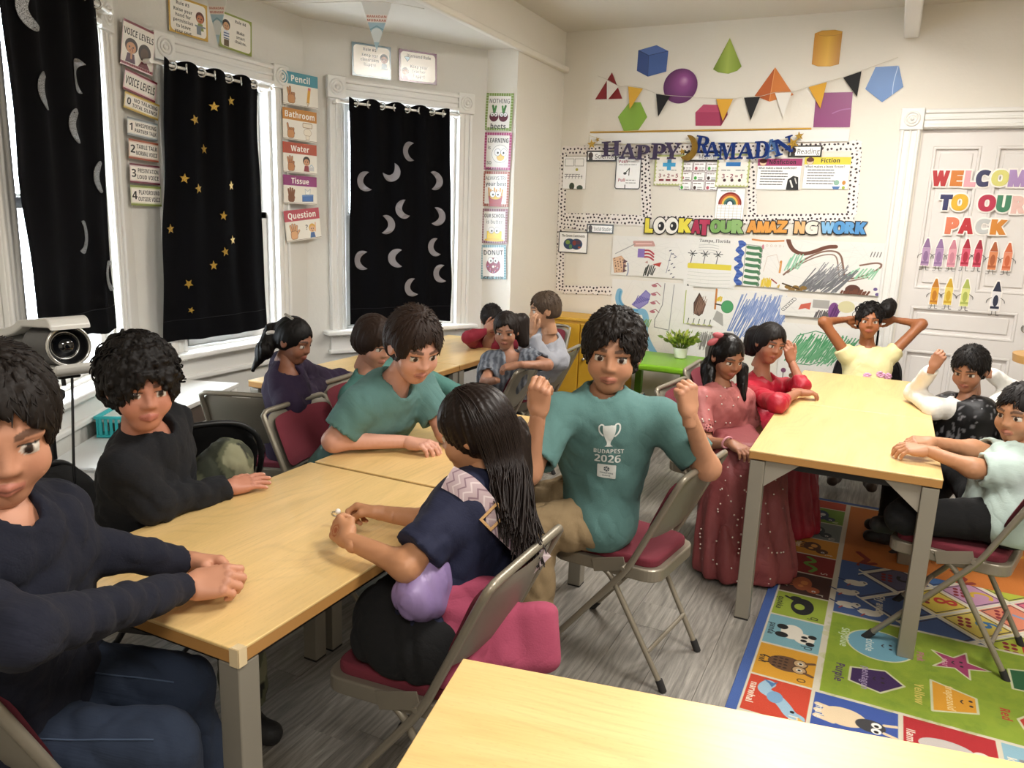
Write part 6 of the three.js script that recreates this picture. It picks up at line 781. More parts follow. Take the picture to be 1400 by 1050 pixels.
function makePerson(P) {
  const s = P.s || 1, q = P.q || 1, f = nrm(P.f), hf = nrm(P.hf || P.f), up = [0, 1, 0], hc = P.hc, cc = P.cc, t = nrm(add(cc, hc, -1)), skin = new THREE.Color(P.skin);
  const orth = (v) => nrm(add(v, t, -dot(v, t))), sd = orth(crs(up, f)), sh = orth(crs(up, hf)), fw = nrm(crs(sd, t));
  const shoulder = P.sh || [1, -1].map((k) => add(add(cc, sd, k * 0.135 * s), t, -0.04 * s)), hip = [1, -1].map((k) => add(hc, sh, k * 0.078 * s));
  const look = nrm(P.look || P.f), hu = P.up || add(up, look, 0), HX = nrm(crs(hu, look)), HY = nrm(crs(look, HX)), HF = [HX, HY, look], hs = (P.hs || 1) * s * 0.98;
  const nb = add(add(P.head, HY, -0.075 * hs), look, -0.02 * hs);
  const root = thing('person', P.label, 'person', [hc[0], 0, hc[2]]), T = (g) => g.translate(-hc[0], 0, -hc[2]);
  const el = P.el, wr = P.wr, kn = P.kn, an = P.an;
  // body
  const torso = (e, k = 1) => { const L = []; for (const m of [1, -1]) L.push(cap(add(add(hc, sh, m * 0.052 * s), t, 0.02), add(add(cc, sd, m * 0.058 * s), t, -0.13 * s), 0.088 * s * k + e, 0.093 * s * k + e)); L.push(cap(add(hc, sh, 0.07 * s), add(hc, sh, -0.07 * s), 0.096 * s * k + e, 0.096 * s * k + e), cap(add(shoulder[0], t, 0), add(shoulder[1], t, 0), 0.047 * s + e, 0.047 * s + e), cap(add(cc, t, -0.05 * s), add(cc, t, -0.1 * s), 0.075 * s + e, 0.09 * s + e)); return L; };
  const body = [...torso(-0.006), cap(add(add(cc, t, -0.07 * s), fw, 0.02 * s), add(cc, t, -0.03 * s), 0.06 * s, 0.052 * s), cap(add(cc, t, -0.04 * s), nb, 0.05 * s, 0.042 * s)];
  const AR = [0.041 * s, 0.034 * s, 0.033 * s, 0.0225 * s];
  for (let i = 0; i < 2; i++) { body.push(cap(shoulder[i], el[i], AR[0], AR[1]), cap(el[i], wr[i], AR[2], AR[3])); if (kn) body.push(cap(hip[i], kn[i], 0.062 * s, 0.042 * s), cap(kn[i], an[i], 0.042 * s, 0.03 * s)); }
  const pts = [hc, cc, nb, ...shoulder, ...el, ...wr, ...hip, ...(kn ? [...kn, ...an] : [])], [blo, bhi] = bounds(pts, 0.14 * s);
  const bits = [paint(nets(uni(body, 0.035 * s), blo, bhi, 0.012 * q), () => skin), headGeo(P.head, HF, hs, 0.0036 * q, skin, P.face)];
  for (let i = 0; i < 2; i++) if (P.hands?.[i]) { const h = P.hands[i]; bits.push(hand(wr[i], h[0], h[1], i === 0, h[2], s * 0.96, 0.003 * q, skin, h[3] && new THREE.Color(h[3]))); }
  const whole = mergeGeometries(bits.map((g) => { g = g.toNonIndexed(); g.deleteAttribute('uv'); return g; })); mesh('body', T(whole), skinMat, root);
  // clothes: the same bones, wider, with folds
  const fold = (amp, fr, seed) => (x, y, z) => { const w = 0.5 * noise(x * 6, y * 6, z * 6 + seed), a = noise(x * fr + 0.6 * y * fr + w, y * fr * 0.5 + w, z * fr + seed), b = noise(x * fr * 1.5 - y * fr * 0.8 - w, y * fr * 0.7, z * fr * 1.5 + seed * 2); return 0.8 * amp * (1.5 * (1 - Math.abs(a)) ** 2.6 + 0.6 * (1 - Math.abs(b)) ** 3 - 1.0 + 0.5 * w); };
  const cloth = (name, field, lo, hi, o) => { const g = nets(field, lo, hi, (o.cell || 0.0085) * q); if (!g.attributes.position.count) return null; planarUV(g, A3(sd), A3(t)); if (o.paint) paint(g, o.paint); return mesh(name, T(g), o.mat, root, o.label); };
  const neckHole = (k) => { const n1 = cap(add(cc, t, -0.02 * s), add(nb, t, 0.2), k, k + 0.02), n2 = cap(add(add(cc, fw, 0.034 * s), t, 0.0), add(add(cc, fw, 0.04 * s), t, 0.1 * s), k * 0.7, k * 0.95); return (x, y, z) => Math.min(n1(x, y, z), n2(x, y, z)); };
  const C = P.top, ease = C.ease ?? 0.012, arms = [], cuts = [];
  for (let i = 0; i < 2; i++) {
    const k = Array.isArray(C.sleeve) ? C.sleeve[i] : C.sleeve, e = C.armEase ?? ease, puff = C.puff || 0;
    if (k <= 1) { const end = mix3(shoulder[i], el[i], k), dir = nrm(add(el[i], shoulder[i], -1)), fl = cap(shoulder[i], add(end, dir, 0.03), AR[0] + e + puff * 0.6, lerp(AR[0], AR[1], k) + e * 1.25 + puff), hole = cap(add(end, dir, -0.035 * s), add(end, dir, 0.1), AR[1] + e * 0.55, AR[1] + e * 0.8 + 0.004); arms.push((x, y, z) => smax(smax(fl(x, y, z), (x - end[0]) * dir[0] + (y - end[1]) * dir[1] + (z - end[2]) * dir[2], 0.004), puff ? -1 : -hole(x, y, z), 0.004)); }
    else { const m = k - 1, end = mix3(el[i], wr[i], m), dir = nrm(add(wr[i], el[i], -1)), a = cap(shoulder[i], el[i], AR[0] + e, AR[1] + e), b = cap(el[i], add(end, dir, 0.02), AR[2] + e, lerp(AR[2], AR[3], m) + e * 0.8); arms.push((x, y, z) => smin(a(x, y, z), smax(b(x, y, z), (x - end[0]) * dir[0] + (y - end[1]) * dir[1] + (z - end[2]) * dir[2], 0.004), 0.02)); }
  }
  const tor = uni(torso(ease, C.girth || 1), 0.05 * s), nh = neckHole((C.neck ?? 0.05) * s), hemY = C.hem ?? 0.07, fo = fold(C.fold ?? 0.006, C.freq ?? 17, hc[0] * 7);
  const topField = (x, y, z) => { let d = tor(x, y, z); for (const a of arms) d = smin(d, a(x, y, z), 0.022); d += fo(x, y, z); d = smax(d, -((x - hc[0]) * t[0] + (y - hc[1]) * t[1] + (z - hc[2]) * t[2]) - hemY, 0.006); const n0 = nh(x, y, z), d2 = smax(d, -n0, 0.005), ring = smax(Math.abs(n0 - 0.008) - 0.009, Math.abs(d) - 0.0045, 0.004); return smin(d2, ring, 0.004); };
  const top = cloth(C.name || 'shirt', topField, blo, bhi, { mat: C.mat, paint: C.paint, cell: C.cell });
  if (P.bottom?.type === 'skirt') {
    const B = P.bottom, L = [cap(add(hc, sh, 0.05 * s), add(hc, sh, -0.05 * s), 0.108 * s, 0.108 * s)], pt = B.pts; for (const [a, b, ra, rb] of pt) L.push(cap(a, b, ra, rb)); const [lo, hi] = bounds([hc, ...pt.flatMap(([a, b]) => [a, b])], 0.3), u = uni(L, 0.09), ff = fold(B.fold ?? 0.012, B.freq ?? 12, 3.3);
    const fy = (x, y, z) => { const a = Math.atan2(x - pt[0][1][0], z - pt[0][1][2]); return 0.009 * Math.sin(a * 17 + 3 * noise(x * 4, y * 3, z * 4)) * smoothstep(hc[1] + 0.05 - y, 0, 0.4); };
    cloth('skirt', (x, y, z) => smax(smax(u(x, y, z) + ff(x, y * 0.4, z) + (B.pleat ? fy(x, y, z) : 0), (B.hem ?? 0.012) - y, 0.006), y - hc[1] - 0.1 * s, 0.01), lo, hi, { mat: B.mat, paint: B.paint, cell: 0.0095 });
  } else if (P.bottom && kn) {
    const B = P.bottom, e = B.ease ?? 0.012, L = [cap(add(hc, sh, 0.06 * s), add(hc, sh, -0.06 * s), 0.1 * s + e * 0.5, 0.1 * s + e * 0.5)], ff = fold(B.fold ?? 0.006, B.freq ?? 18, 5.1), legs = [];
    for (let i = 0; i < 2; i++) { const dir = nrm(add(an[i], kn[i], -1)), end = mix3(kn[i], an[i], B.len ?? 0.96), a = cap(hip[i], kn[i], 0.072 * s + e, 0.054 * s + e), b = cap(kn[i], add(end, dir, 0.03), 0.051 * s + e, 0.036 * s + e * 1.4); legs.push((x, y, z) => smin(a(x, y, z), smax(b(x, y, z), (x - end[0]) * dir[0] + (y - end[1]) * dir[1] + (z - end[2]) * dir[2], 0.004), 0.02)); }
    const u = uni(L, 0.05); cloth('trousers', P.legField = (x, y, z) => { let d = smax(u(x, y, z), (x - hc[0]) * t[0] + (y - hc[1]) * t[1] + (z - hc[2]) * t[2] - 0.1 * s, 0.006); for (const l of legs) d = smin(d, l(x, y, z), 0.035); return d + ff(x, y, z); }, bounds([hc, ...kn, ...an], 0.16)[0], bounds([hc, ...kn, ...an], 0.16)[1], { mat: B.mat, paint: B.paint });
  }
  if (kn && P.shoe !== null) for (let i = 0; i < 2; i++) {
    const d = nrm(P.toe?.[i] || [hf[0], 0, hf[2]]), a = an[i], low = add(a, [0, 1, 0], -0.055 * s), u = uni([cap(a, low, 0.04 * s, 0.042 * s), cap(add(low, d, -0.02), add(add(low, d, 0.09 * s), [0, 1, 0], -0.004), 0.042 * s, 0.036 * s)], 0.03), y0 = low[1] - 0.036 * s;
    const [lo, hi] = bounds([a, low, add(low, d, 0.13 * s)], 0.07); cloth('shoe', (x, y, z) => smax(u(x, y, z), y0 - y, 0.005), lo, hi, { mat: P.shoe || shoeMat, cell: 0.0075 });
  }
  // hair, in the head's frame
  const H = P.hair, hm = new THREE.MeshPhysicalMaterial({ color: H.c || '#15100e', roughness: H.rough ?? 0.55, specularIntensity: 0.45 }), vol = H.vol ?? 0.013, am = H.amp ?? 0.004;
  const loc = (x, y, z) => { const p = [x - P.head[0], y - P.head[1], z - P.head[2]]; return [dot(p, HX) / hs, dot(p, HY) / hs, dot(p, look) / hs]; }, W = (x, y, z) => [0, 1, 2].map((i) => P.head[i] + (HX[i] * x + HY[i] * y + look[i] * z) * hs);
  const shell = uni([ell([0, 0.03, -0.014], [0.071 + vol, 0.083 + vol, 0.09 + vol]), ell([0, -0.01, -0.04], [0.062 + vol, 0.075, 0.062 + vol])], 0.02), fc0 = ell([0, -0.045, 0.085], [H.faceW ?? 0.066, H.faceH ?? 0.104, 0.075]), faceCut = (x, y, z) => fc0(x, y, z) + 0.009 * noise(x * 70, y * 16, z * 30) + 0.006 * noise(x * 150, 3, 1), earCut = [-1, 1].map((k) => ell([k * 0.085, -0.022, 0.004], [0.026, 0.03, 0.028])), low = H.low ?? -0.055;
  const strand = (x, y, z) => { const a = Math.atan2(x, z - 0.01), r = Math.hypot(x, z); return am * ((H.curl ? noise(x * 55, y * 55, z * 55) * 1.6 + noise(x * 110, y * 110, z * 110) : 0) + noise(a * 15, y * 7 + r * 9, 2.5) + 0.7 * noise(a * 34, y * 11 + r * 14, 7)); };
  const tails = (H.tails || []).map(([a, b, ra, rb]) => cap(a, b, ra, rb));
  const hf_ = (X, Y, Zz) => { const [x, y, z] = loc(X, Y, Zz); let d = shell(x, y, z); d = smax(d, low - y, 0.012); d = smax(d, -faceCut(x, y, z), 0.01); if (!H.coverEars) for (const e of earCut) d = smax(d, -e(x, y, z), 0.008); d *= hs; let td = 1e3; for (const q of tails) td = smin(td, q(X, Y, Zz), 0.03); if (td < 0.05) td += 0.005 * noise(X * 60, Y * 7, Zz * 60) + 0.0035 * noise(X * 130, Y * 12, Zz * 130); return smin(d + strand(x, y, z), td, 0.02); };
  const hp = [W(0.12, 0.14, 0.14), W(-0.12, -0.1, -0.15), W(0.12, -0.1, -0.15), W(-0.12, 0.14, 0.14), W(0, 0.15, -0.1), ...(H.tails || []).flatMap(([a, b]) => [a, b])], [hlo, hhi] = bounds(hp, 0.05), hg = [nets(hf_, hlo, hhi, 0.004 * q)];
  const r = rng(Math.round(P.head[0] * 1e4)); 
  if (H.curls) for (let i = 0; i < H.curls; i++) {    // loose ringlets standing off the crown
    const a = r() * 2 * PI, e = r() * 1.5, n = [Math.sin(e) * Math.cos(a), Math.cos(e) * 0.9 + 0.1, Math.sin(e) * Math.sin(a) - 0.1]; if (n[2] > 0.55 && n[1] < 0.5) continue;
    const b = [n[0] * 0.084, 0.03 + n[1] * 0.098, -0.014 + n[2] * 0.102], R = 0.008 + r() * 0.009, tw = 4 + r() * 5, ph = r() * 6, pts2 = []; for (let k = 0; k <= 14; k++) { const u = k / 14, ax = R * Math.cos(ph + u * tw), ay = R * Math.sin(ph + u * tw); pts2.push(W(b[0] + n[0] * 0.02 * u + ax, b[1] + n[1] * 0.02 * u + ay - u * u * 0.03, b[2] + n[2] * 0.02 * u + ax * 0.6)); }
    hg.push(new THREE.TubeGeometry(new THREE.CatmullRomCurve3(pts2.map(A3)), 20, 0.0016 + r() * 0.0014, 4));
  }
  if (H.tufts) for (let i = 0; i < H.tufts; i++) {      // short tufts lying on the crown, tips lifted
    const a = r() * 2 * PI, e = 0.1 + r() * 1.5, sw = 0.5 + r() * 0.5, tw = (r() - 0.5) * 0.4, ps = [], R = 0.9 + vol * 0; for (let k = 0; k <= 5; k++) { const u = k / 5, ee = e + u * 0.34 * sw, aa = a + tw * u, L = 1 + (H.lift ?? 0.09) * u * u - 0.03; ps.push([Math.sin(ee) * Math.sin(aa) * (0.071 + vol) * L, 0.03 + Math.cos(ee) * (0.083 + vol) * L, -0.014 + Math.sin(ee) * Math.cos(aa) * (0.09 + vol) * L]); }
    const tip = ps[5]; if (faceCut(...tip) < -0.004 || tip[1] < low) continue; const g = new THREE.TubeGeometry(new THREE.CatmullRomCurve3(ps.map((p) => A3(W(...p)))), 6, 0.0027, 4), gp = g.attributes.position; for (let k = 0; k <= 6; k++) for (let m = 0; m < 5; m++) { const ix = k * 5 + m, c0 = W(...ps[Math.min(5, Math.round(k * 5 / 6))]), w2 = k < 4 ? 1 : (7 - k) / 4; gp.setXYZ(ix, lerp(c0[0], gp.getX(ix), w2), lerp(c0[1], gp.getY(ix), w2), lerp(c0[2], gp.getZ(ix), w2)); } hg.push(g);
  }
  if (H.locks) for (const [n, ends, spread, thick, a0, a1] of H.locks) for (let i = 0; i < n; i++) {      // long locks from the crown over the side to their ends
    const ua = (i + r()) / n, a = lerp(a0, a1, ua), u = r(), st = W(0.05 * Math.sin(a) * u, 0.128, 0.02 + 0.05 * Math.cos(a) * u), sd2 = W(0.092 * Math.sin(a), 0.045 - r() * 0.02, -0.012 + 0.108 * Math.cos(a)), ne = W(0.085 * Math.sin(a), -0.085, -0.02 + 0.1 * Math.cos(a)), E = (() => { const x = ua * (ends.length - 1), k = Math.min(ends.length - 2, Math.floor(x)); return mix3(ends[k], ends[k + 1], x - k); })(), en = [E[0] + (r() - 0.5) * spread, E[1] + (r() - 0.3) * 0.1, E[2] + (r() - 0.5) * spread], mid = mix3(ne, en, 0.5); mid[0] += (r() - 0.5) * 0.03; mid[2] += (r() - 0.5) * 0.03;
    const g = new THREE.TubeGeometry(new THREE.CatmullRomCurve3([st, mix3(st, sd2, 0.55).map((v, k) => v + (HY[k] * 0.022 + 0) * hs), sd2, ne, mid, en].map(A3)), 22, thick, 5); hg.push(g);
  }
  mesh('hair', T(join(hg.map((g) => { g.deleteAttribute('uv'); return g; })).clone()), hm, root);
  return { root, T, topField, legField: P.legField, sd, t, fw, W, hs, shoulder, hip };
}
// flat print on a shirt: a patch that follows the cloth
function printOn(R, field, centre, dir, ux, uy, w, h, mat, name) {
  const nu = 24, nv = Math.max(4, Math.round(24 * h / w)), pos = [], uv = [], idx = [], d = nrm(dir), X = nrm(ux), Y = nrm(uy);
  for (let j = 0; j <= nv; j++) for (let i = 0; i <= nu; i++) {
    let p = add(add(centre, X, (i / nu - 0.5) * w), Y, (j / nv - 0.5) * h), t = -0.2; p = add(p, d, -0.2); for (let k = 0; k < 60; k++) { const v = field(...p); if (v < 0.0022) break; p = add(p, d, v * 0.7); } pos.push(...p); uv.push(i / nu, j / nv);
  }
  for (let j = 0; j < nv; j++) for (let i = 0; i < nu; i++) { const a = j * (nu + 1) + i; idx.push(a, a + 1, a + nu + 2, a, a + nu + 2, a + nu + 1); }
  const g = new THREE.BufferGeometry(); g.setAttribute('position', new THREE.Float32BufferAttribute(pos, 3)); g.setAttribute('uv', new THREE.Float32BufferAttribute(uv, 2)); g.setIndex(idx); g.computeVertexNormals(); return mesh(name, R.T(g), mat, R.root);
}
const shoeMat = clothMat('#1c1c1e', 0.6), teal = clothMat('#567b78', 0.92), navy = clothMat('#0a0e20', 0.95), navy2 = clothMat('#0d0f15', 0.95), khaki = clothMat('#8a7556', 0.92), denim = clothMat('#1c273a', 0.92), blackCloth = clothMat('#08080a', 0.95);
const col = (h) => new THREE.Color(h);
// ---------- the children ----------
const P1 = makePerson({ label: 'child in navy sweater and jeans at the left edge, hands clasped on the table corner', s: 1.13, skin: '#c0886c', f: [0.9, 0, -0.44], hc: [-1.52, 0.565, -0.85], cc: [-1.355, 1.06, -0.75], head: [-1.356,1.219,-0.766], look: [0.72, -0.22, 0.3], hs: 1.04,
  sh: [[-1.43, 1.0, -0.9], [-1.28, 1.01, -0.61]], el: [[-1.391,0.939,-0.899], [-1.109,0.964,-0.632]], wr: [[-1.379,0.8,-1.174], [-1.3,0.79,-1.1]], hands: [[[0.85, -0.05, -0.35], [-0.2, 0.6, -0.75], 'clasp'], [[0.75, 0.12, -0.62], [0.35, 0.75, 0.5], 'clasp']],
  kn: [[-1.32, 0.545, -1.08], [-1.2, 0.54, -0.93]], an: [[-1.3, 0.1, -1.14], [-1.18, 0.1, -0.98]], toe: [[0.9, 0, -0.3], [0.9, 0, -0.3]],
  top: { mat: navy, sleeve: 1.93, name: 'sweater', fold: 0.008, hem: 0.1, neck: 0.043 }, bottom: { mat: denim, fold: 0.008, freq: 15 }, hair: { c: '#1a1411', vol: 0.02, amp: 0.005, tufts: 340, lift: 0.06, faceH: 0.1 } });
for (const [a, b] of [[P1.hip[0], [-1.32, 0.545, -1.08]], [P1.hip[1], [-1.2, 0.54, -0.93]]]) {     // raised outer seams of the jeans
  const pts = []; for (let i = 1; i <= 12; i++) { const m = mix3(a, b, i / 12.5), d = nrm([-m[0] * 0.5, 0.75, -m[2] * 0.5]); let p = add(m, d, 0.2); for (let k = 0; k < 50; k++) { const v = P1.legField(...p); if (v < 0.0008) break; p = add(p, d, -v * 0.7); } pts.push(p); }
  mesh('seam', P1.T(tube(pts, 0.0022, 40, 5)), std('#3c4a60', 0.9), P1.root);
}
makePerson({ label: 'curly-haired child in dark sweatshirt and camouflage trousers with one knee drawn up', s: 1.0, skin: '#bd8068', f: [0.85, 0, -0.4], hc: [-1.98, 0.55, -1.53], cc: [-1.87, 0.965, -1.475], head: [-1.815,1.117,-1.418], look: [0.8, -0.12, 0.38], hs: 1.05,
  el: [[-2.04, 0.74, -1.72], [-1.772,0.785,-1.406]], wr: [[-1.9, 0.66, -1.68], [-1.752,0.765,-1.654]], hands: [null, [[0.35, 0.02, -0.93], [0.3, 0.95, 0.1], 'flat']],
  kn: [[-1.87,0.798,-1.77], [-1.64, 0.54, -1.56]], an: [[-1.88, 0.5, -1.82], [-1.62, 0.1, -1.56]], toe: [[0.8, 0, -0.4], [0.9, 0, -0.1]],
  top: { mat: navy2, sleeve: 1.95, name: 'sweatshirt', ease: 0.018, fold: 0.009, hem: 0.1 }, bottom: { mat: vertMat(0.92), paint: (() => { const c = ['#5d604a', '#34382c', '#86866c', '#232620'].map(col); return (x, y, z) => { const a = noise(x * 16, y * 13, z * 16), b = noise(x * 22 + 9, y * 20, z * 22); return a > 0.22 ? c[1] : a < -0.3 ? c[2] : b > 0.3 ? c[3] : c[0]; }; })(), ease: 0.02, fold: 0.009 }, hair: { c: '#120e0d', vol: 0.03, amp: 0.0055, curl: 1, curls: 420, faceH: 0.088, faceW: 0.06, low: -0.07 } });
const P3 = makePerson({ label: 'child with a ponytail in dark purple top resting on crossed arms by the windows', s: 0.88, q: 1.2, skin: '#8a5a44', f: [0.7, 0, -0.7], hc: [-2.5, 0.55, -2.74], cc: [-2.323,0.893,-2.55], head: [-2.328,1.045,-2.606], look: [0.88, -0.3, -0.12],
  el: [[-2.52, 0.77, -3.06], [-2.468,0.775,-2.977]], wr: [[-2.42, 0.775, -3.16], [-2.47, 0.79, -3.12]], hands: [[[0.9, 0, 0.2], [0, 1, 0], 'flat'], [[-0.8, 0, -0.3], [0, 1, 0], 'flat']],
  kn: [[-2.32, 0.53, -2.98], [-2.26, 0.53, -2.86]], an: [[-2.66, 0.54, -2.78], [-2.64, 0.54, -2.66]], toe: [[-0.8, 0, 0.5], [-0.8, 0, 0.5]], shoe: clothMat('#8d8a84', 0.8),
  top: { mat: clothMat('#241430', 0.9), sleeve: 1.95, neck: 0.04, ease: 0.018, hem: 0.12, fold: 0.008 }, bottom: { mat: clothMat('#7b7468', 0.92) }, hair: { c: '#0e0b0b', vol: 0.012, amp: 0.002, coverEars: 1, tails: [[[-2.42,1.085,-2.571], [-2.424,1.006,-2.528], 0.035, 0.032], [[-2.424,1.006,-2.528], [-2.459,0.916,-2.49], 0.032, 0.008]] } });
mesh('hair_tie', P3.T(place(new THREE.TorusGeometry(0.024, 0.009, 10, 20), -2.4,1.07,-2.554, 0.9, 0.6, 0)), std('#d8d4d0', 0.6), P3.root);
mesh('hair_clip', P3.T(place(new RoundedBoxGeometry(0.045, 0.012, 0.008, 2, 0.003), -2.284,1.163,-2.53, 0, 0.3, -0.5)), M.steel, P3.root);
makePerson({ label: 'child in plain teal T-shirt leaning a bare arm on the far part of left table', s: 1.08, skin: '#d09a84', f: [0.85, 0, 0.05], hc: [-1.95, 0.555, -2.52], cc: [-1.645,0.968,-2.372], head: [-1.546,1.133,-2.368], look: [0.72, -0.38, 0.42], hs: 1.08,
  el: [[-1.48,0.78,-2.501], [-1.76,0.785,-2.167]], wr: [[-1.354,0.775,-2.507], [-1.551,0.775,-2.332]], hands: [[[0.5, 0, 0.8], [0, 1, 0], 'relaxed'], [[0.9, 0, -0.1], [0, 1, 0.1], 'relaxed']],
  kn: [[-1.6, 0.53, -2.6], [-1.6, 0.53, -2.42]], an: [[-1.58, 0.1, -2.6], [-1.58, 0.1, -2.42]],
  top: { mat: teal, sleeve: 0.74, ease: 0.022, armEase: 0.027, fold: 0.005, hem: 0.12 }, bottom: { mat: khaki }, hair: { c: '#2a1d17', vol: 0.018, amp: 0.004, tufts: 260 } });
makePerson({ label: 'brown-haired child mostly hidden behind the child in the plain teal T-shirt', s: 0.95, q: 1.25, skin: '#c08a72', f: [0.9, 0, 0.1], hc: [-2.1, 0.54, -3.02], cc: [-2.024,0.914,-2.744], head: [-1.997,1.054,-2.745], look: [0.8, -0.3, 0.2],
  el: [[-1.82, 0.77, -3.16], [-1.88, 0.77, -2.84]], wr: [[-1.62, 0.77, -3.06], [-1.66, 0.77, -2.94]], hands: [[[0.6, 0, 0.6], [0, 1, 0], 'relaxed'], [[0.6, 0, -0.6], [0, 1, 0], 'relaxed']], kn: [[-1.75, 0.52, -3.1], [-1.75, 0.52, -2.94]], an: [[-1.74, 0.1, -3.1], [-1.74, 0.1, -2.94]],
  top: { mat: clothMat('#4f7f78', 0.9), sleeve: 1.9 }, bottom: { mat: blackCloth }, hair: { c: '#2b1d16', vol: 0.02, amp: 0.004, coverEars: 1, low: -0.11, faceH: 0.085 } });
// long-haired child in navy at the middle of the left table
const P6 = makePerson({ label: 'long-haired child in navy puff-sleeved dress with chevron sash, hands together on the table', s: 1.0, skin: '#b98460', f: [-0.97, 0, -0.2], hc: [-0.95, 0.555, -1.63], cc: [-0.909,0.921,-1.739], head: [-0.95,1.044,-1.749], look: [-0.94, -0.3, 0.14],
  sh: [[-0.907,0.888,-1.619], [-0.98,0.839,-1.845]], el: [[-0.963,0.775,-1.452], [-1.053,0.78,-1.717]], wr: [[-1.158,0.79,-1.478], [-1.186,0.79,-1.67]], hands: [[[-0.86, 0.16, -0.42], [-0.3, 0.42, 0.85], 'hold', '#a4562c'], [[-0.97, 0.06, 0.08], [0.05, 0.85, -0.5], 'hold']],
  kn: [[-1.1, 0.53, -1.55], [-1.1, 0.53, -1.7]], an: [[-0.96, 0.5, -1.56], [-0.96, 0.5, -1.7]], shoe: null,
  top: { mat: clothMat('#151a36', 0.85), name: 'dress_top', sleeve: 0.8, puff: 0.014, armEase: 0.014, ease: 0.014, hem: 0.02, fold: 0.007, neck: 0.046 },
  bottom: { type: 'skirt', mat: blackCloth, hem: 0.462, pts: [[[-0.96, 0.54, -1.63], [-1.09, 0.55, -1.6], 0.12, 0.1], [[-0.96, 0.53, -1.53], [-1.06, 0.54, -1.5], 0.1, 0.08], [[-0.96, 0.53, -1.72], [-1.08, 0.54, -1.7], 0.1, 0.08]], fold: 0.01 },
  hair: { c: '#1c1310', vol: 0.018, amp: 0.0035, coverEars: 1, low: -0.1, faceW: 0.06, faceH: 0.09, rough: 0.42,
    tails: [[[-0.894,1.016,-1.815], [-0.852,0.856,-1.752], 0.075, 0.062], [[-0.848,0.859,-1.743], [-0.773,0.746,-1.695], 0.06, 0.022], [[-0.868,0.933,-1.83], [-0.761,0.762,-1.75], 0.05, 0.016]],
    locks: [[170, [[-0.788,0.853,-1.6], [-0.761,0.819,-1.605], [-0.727,0.774,-1.622], [-0.699,0.769,-1.68]], 0.014, 0.0019, 1.8, 4.35]] } });
{
  // patterned sash from the shoulder across the back, with a gold buckle, and a lilac satin underskirt
  const tx = canvasTex(256, 512, (g, w, h) => { g.fillStyle = '#bca7ad'; g.fillRect(0, 0, w, h); for (let i = -2; i < 30; i++) { path(g, [[0, i * 36], [w / 4, i * 36 + 28], [w / 2, i * 36], [w * 0.75, i * 36 + 28], [w, i * 36]], i % 2 ? '#8d7480' : '#d6c8ca', 9); } });
  const line = [[-0.935,0.966,-1.59], [-0.872,0.949,-1.583], [-0.825,0.887,-1.613], [-0.764,0.823,-1.639], [-0.709,0.742,-1.691]], c = new THREE.CatmullRomCurve3(line.map(A3)), pos = [], uv = [], idx = [], N = 40, wd = 0.062;
  for (let i = 0; i <= N; i++) { const p = c.getPoint(i / N), tn = c.getTangent(i / N), out = V(0.25, 0.45, 0.85).normalize(), sd = new THREE.Vector3().crossVectors(tn, out).normalize(); for (let j = 0; j <= 4; j++) { const v = p.clone().addScaledVector(sd, (j / 4 - 0.5) * wd).addScaledVector(out, 0.004 * Math.sin(j / 4 * PI)); pos.push(v.x, v.y, v.z); uv.push(j / 4, i / N); } }
  for (let i = 0; i < N; i++) for (let j = 0; j < 4; j++) { const a = i * 5 + j; idx.push(a, a + 1, a + 6, a, a + 6, a + 5); }
  const g = new THREE.BufferGeometry(); g.setAttribute('position', new THREE.Float32BufferAttribute(pos, 3)); g.setAttribute('uv', new THREE.Float32BufferAttribute(uv, 2)); g.setIndex(idx); g.computeVertexNormals(); mesh('sash', P6.T(g), new THREE.MeshStandardMaterial({ map: tx, roughness: 0.8, side: THREE.DoubleSide }), P6.root, 'pinkish chevron-patterned sash');
  const b = c.getPoint(0.55), tn = c.getTangent(0.55); const fr = new THREE.Shape(); fr.moveTo(-0.03, -0.02); fr.lineTo(0.03, -0.02); fr.lineTo(0.03, 0.02); fr.lineTo(-0.03, 0.02); fr.closePath(); const ho = new THREE.Path(); ho.moveTo(-0.025, -0.015); ho.lineTo(0.025, -0.015); ho.lineTo(0.025, 0.015); ho.lineTo(-0.025, 0.015); ho.closePath(); fr.holes.push(ho);
  const bg = new THREE.ExtrudeGeometry(fr, { depth: 0.003, bevelEnabled: true, bevelSize: 0.001, bevelThickness: 0.001 }); const out = V(0.25, 0.45, 0.85).normalize(), x = new THREE.Vector3().crossVectors(tn, out).normalize(); bg.applyMatrix4(new THREE.Matrix4().makeBasis(x, tn.clone().negate(), x.clone().cross(tn.clone().negate()))); bg.translate(b.x + out.x * 0.014, b.y + out.y * 0.014, b.z + out.z * 0.014); mesh('buckle', P6.T(bg), std('#d0a774', 0.35, { metalness: 0.3 }), P6.root, 'gold buckle');
  const sat = uni([cap([-0.941,0.758,-1.516], [-0.946,0.701,-1.465], 0.05, 0.056), cap([-0.928,0.709,-1.51], [-0.925,0.678,-1.493], 0.045, 0.045)], 0.05), [lo, hi] = bounds([[-0.945,0.774,-1.495], [-0.909,0.688,-1.48]], 0.13);
  const sg = nets((X, Y, Z) => sat(X, Y, Z) + 0.007 * (1 - Math.abs(noise(X * 30 + Y * 4, Y * 5, Z * 30))) ** 2.4 - 0.003, lo, hi, 0.006); planarUV(sg, V(1, 0, 0), V(0, 1, 0)); mesh('underskirt', P6.T(sg), std('#8f7aa8', 0.4, { metalness: 0.05 }), P6.root, 'lilac satin underskirt');
}
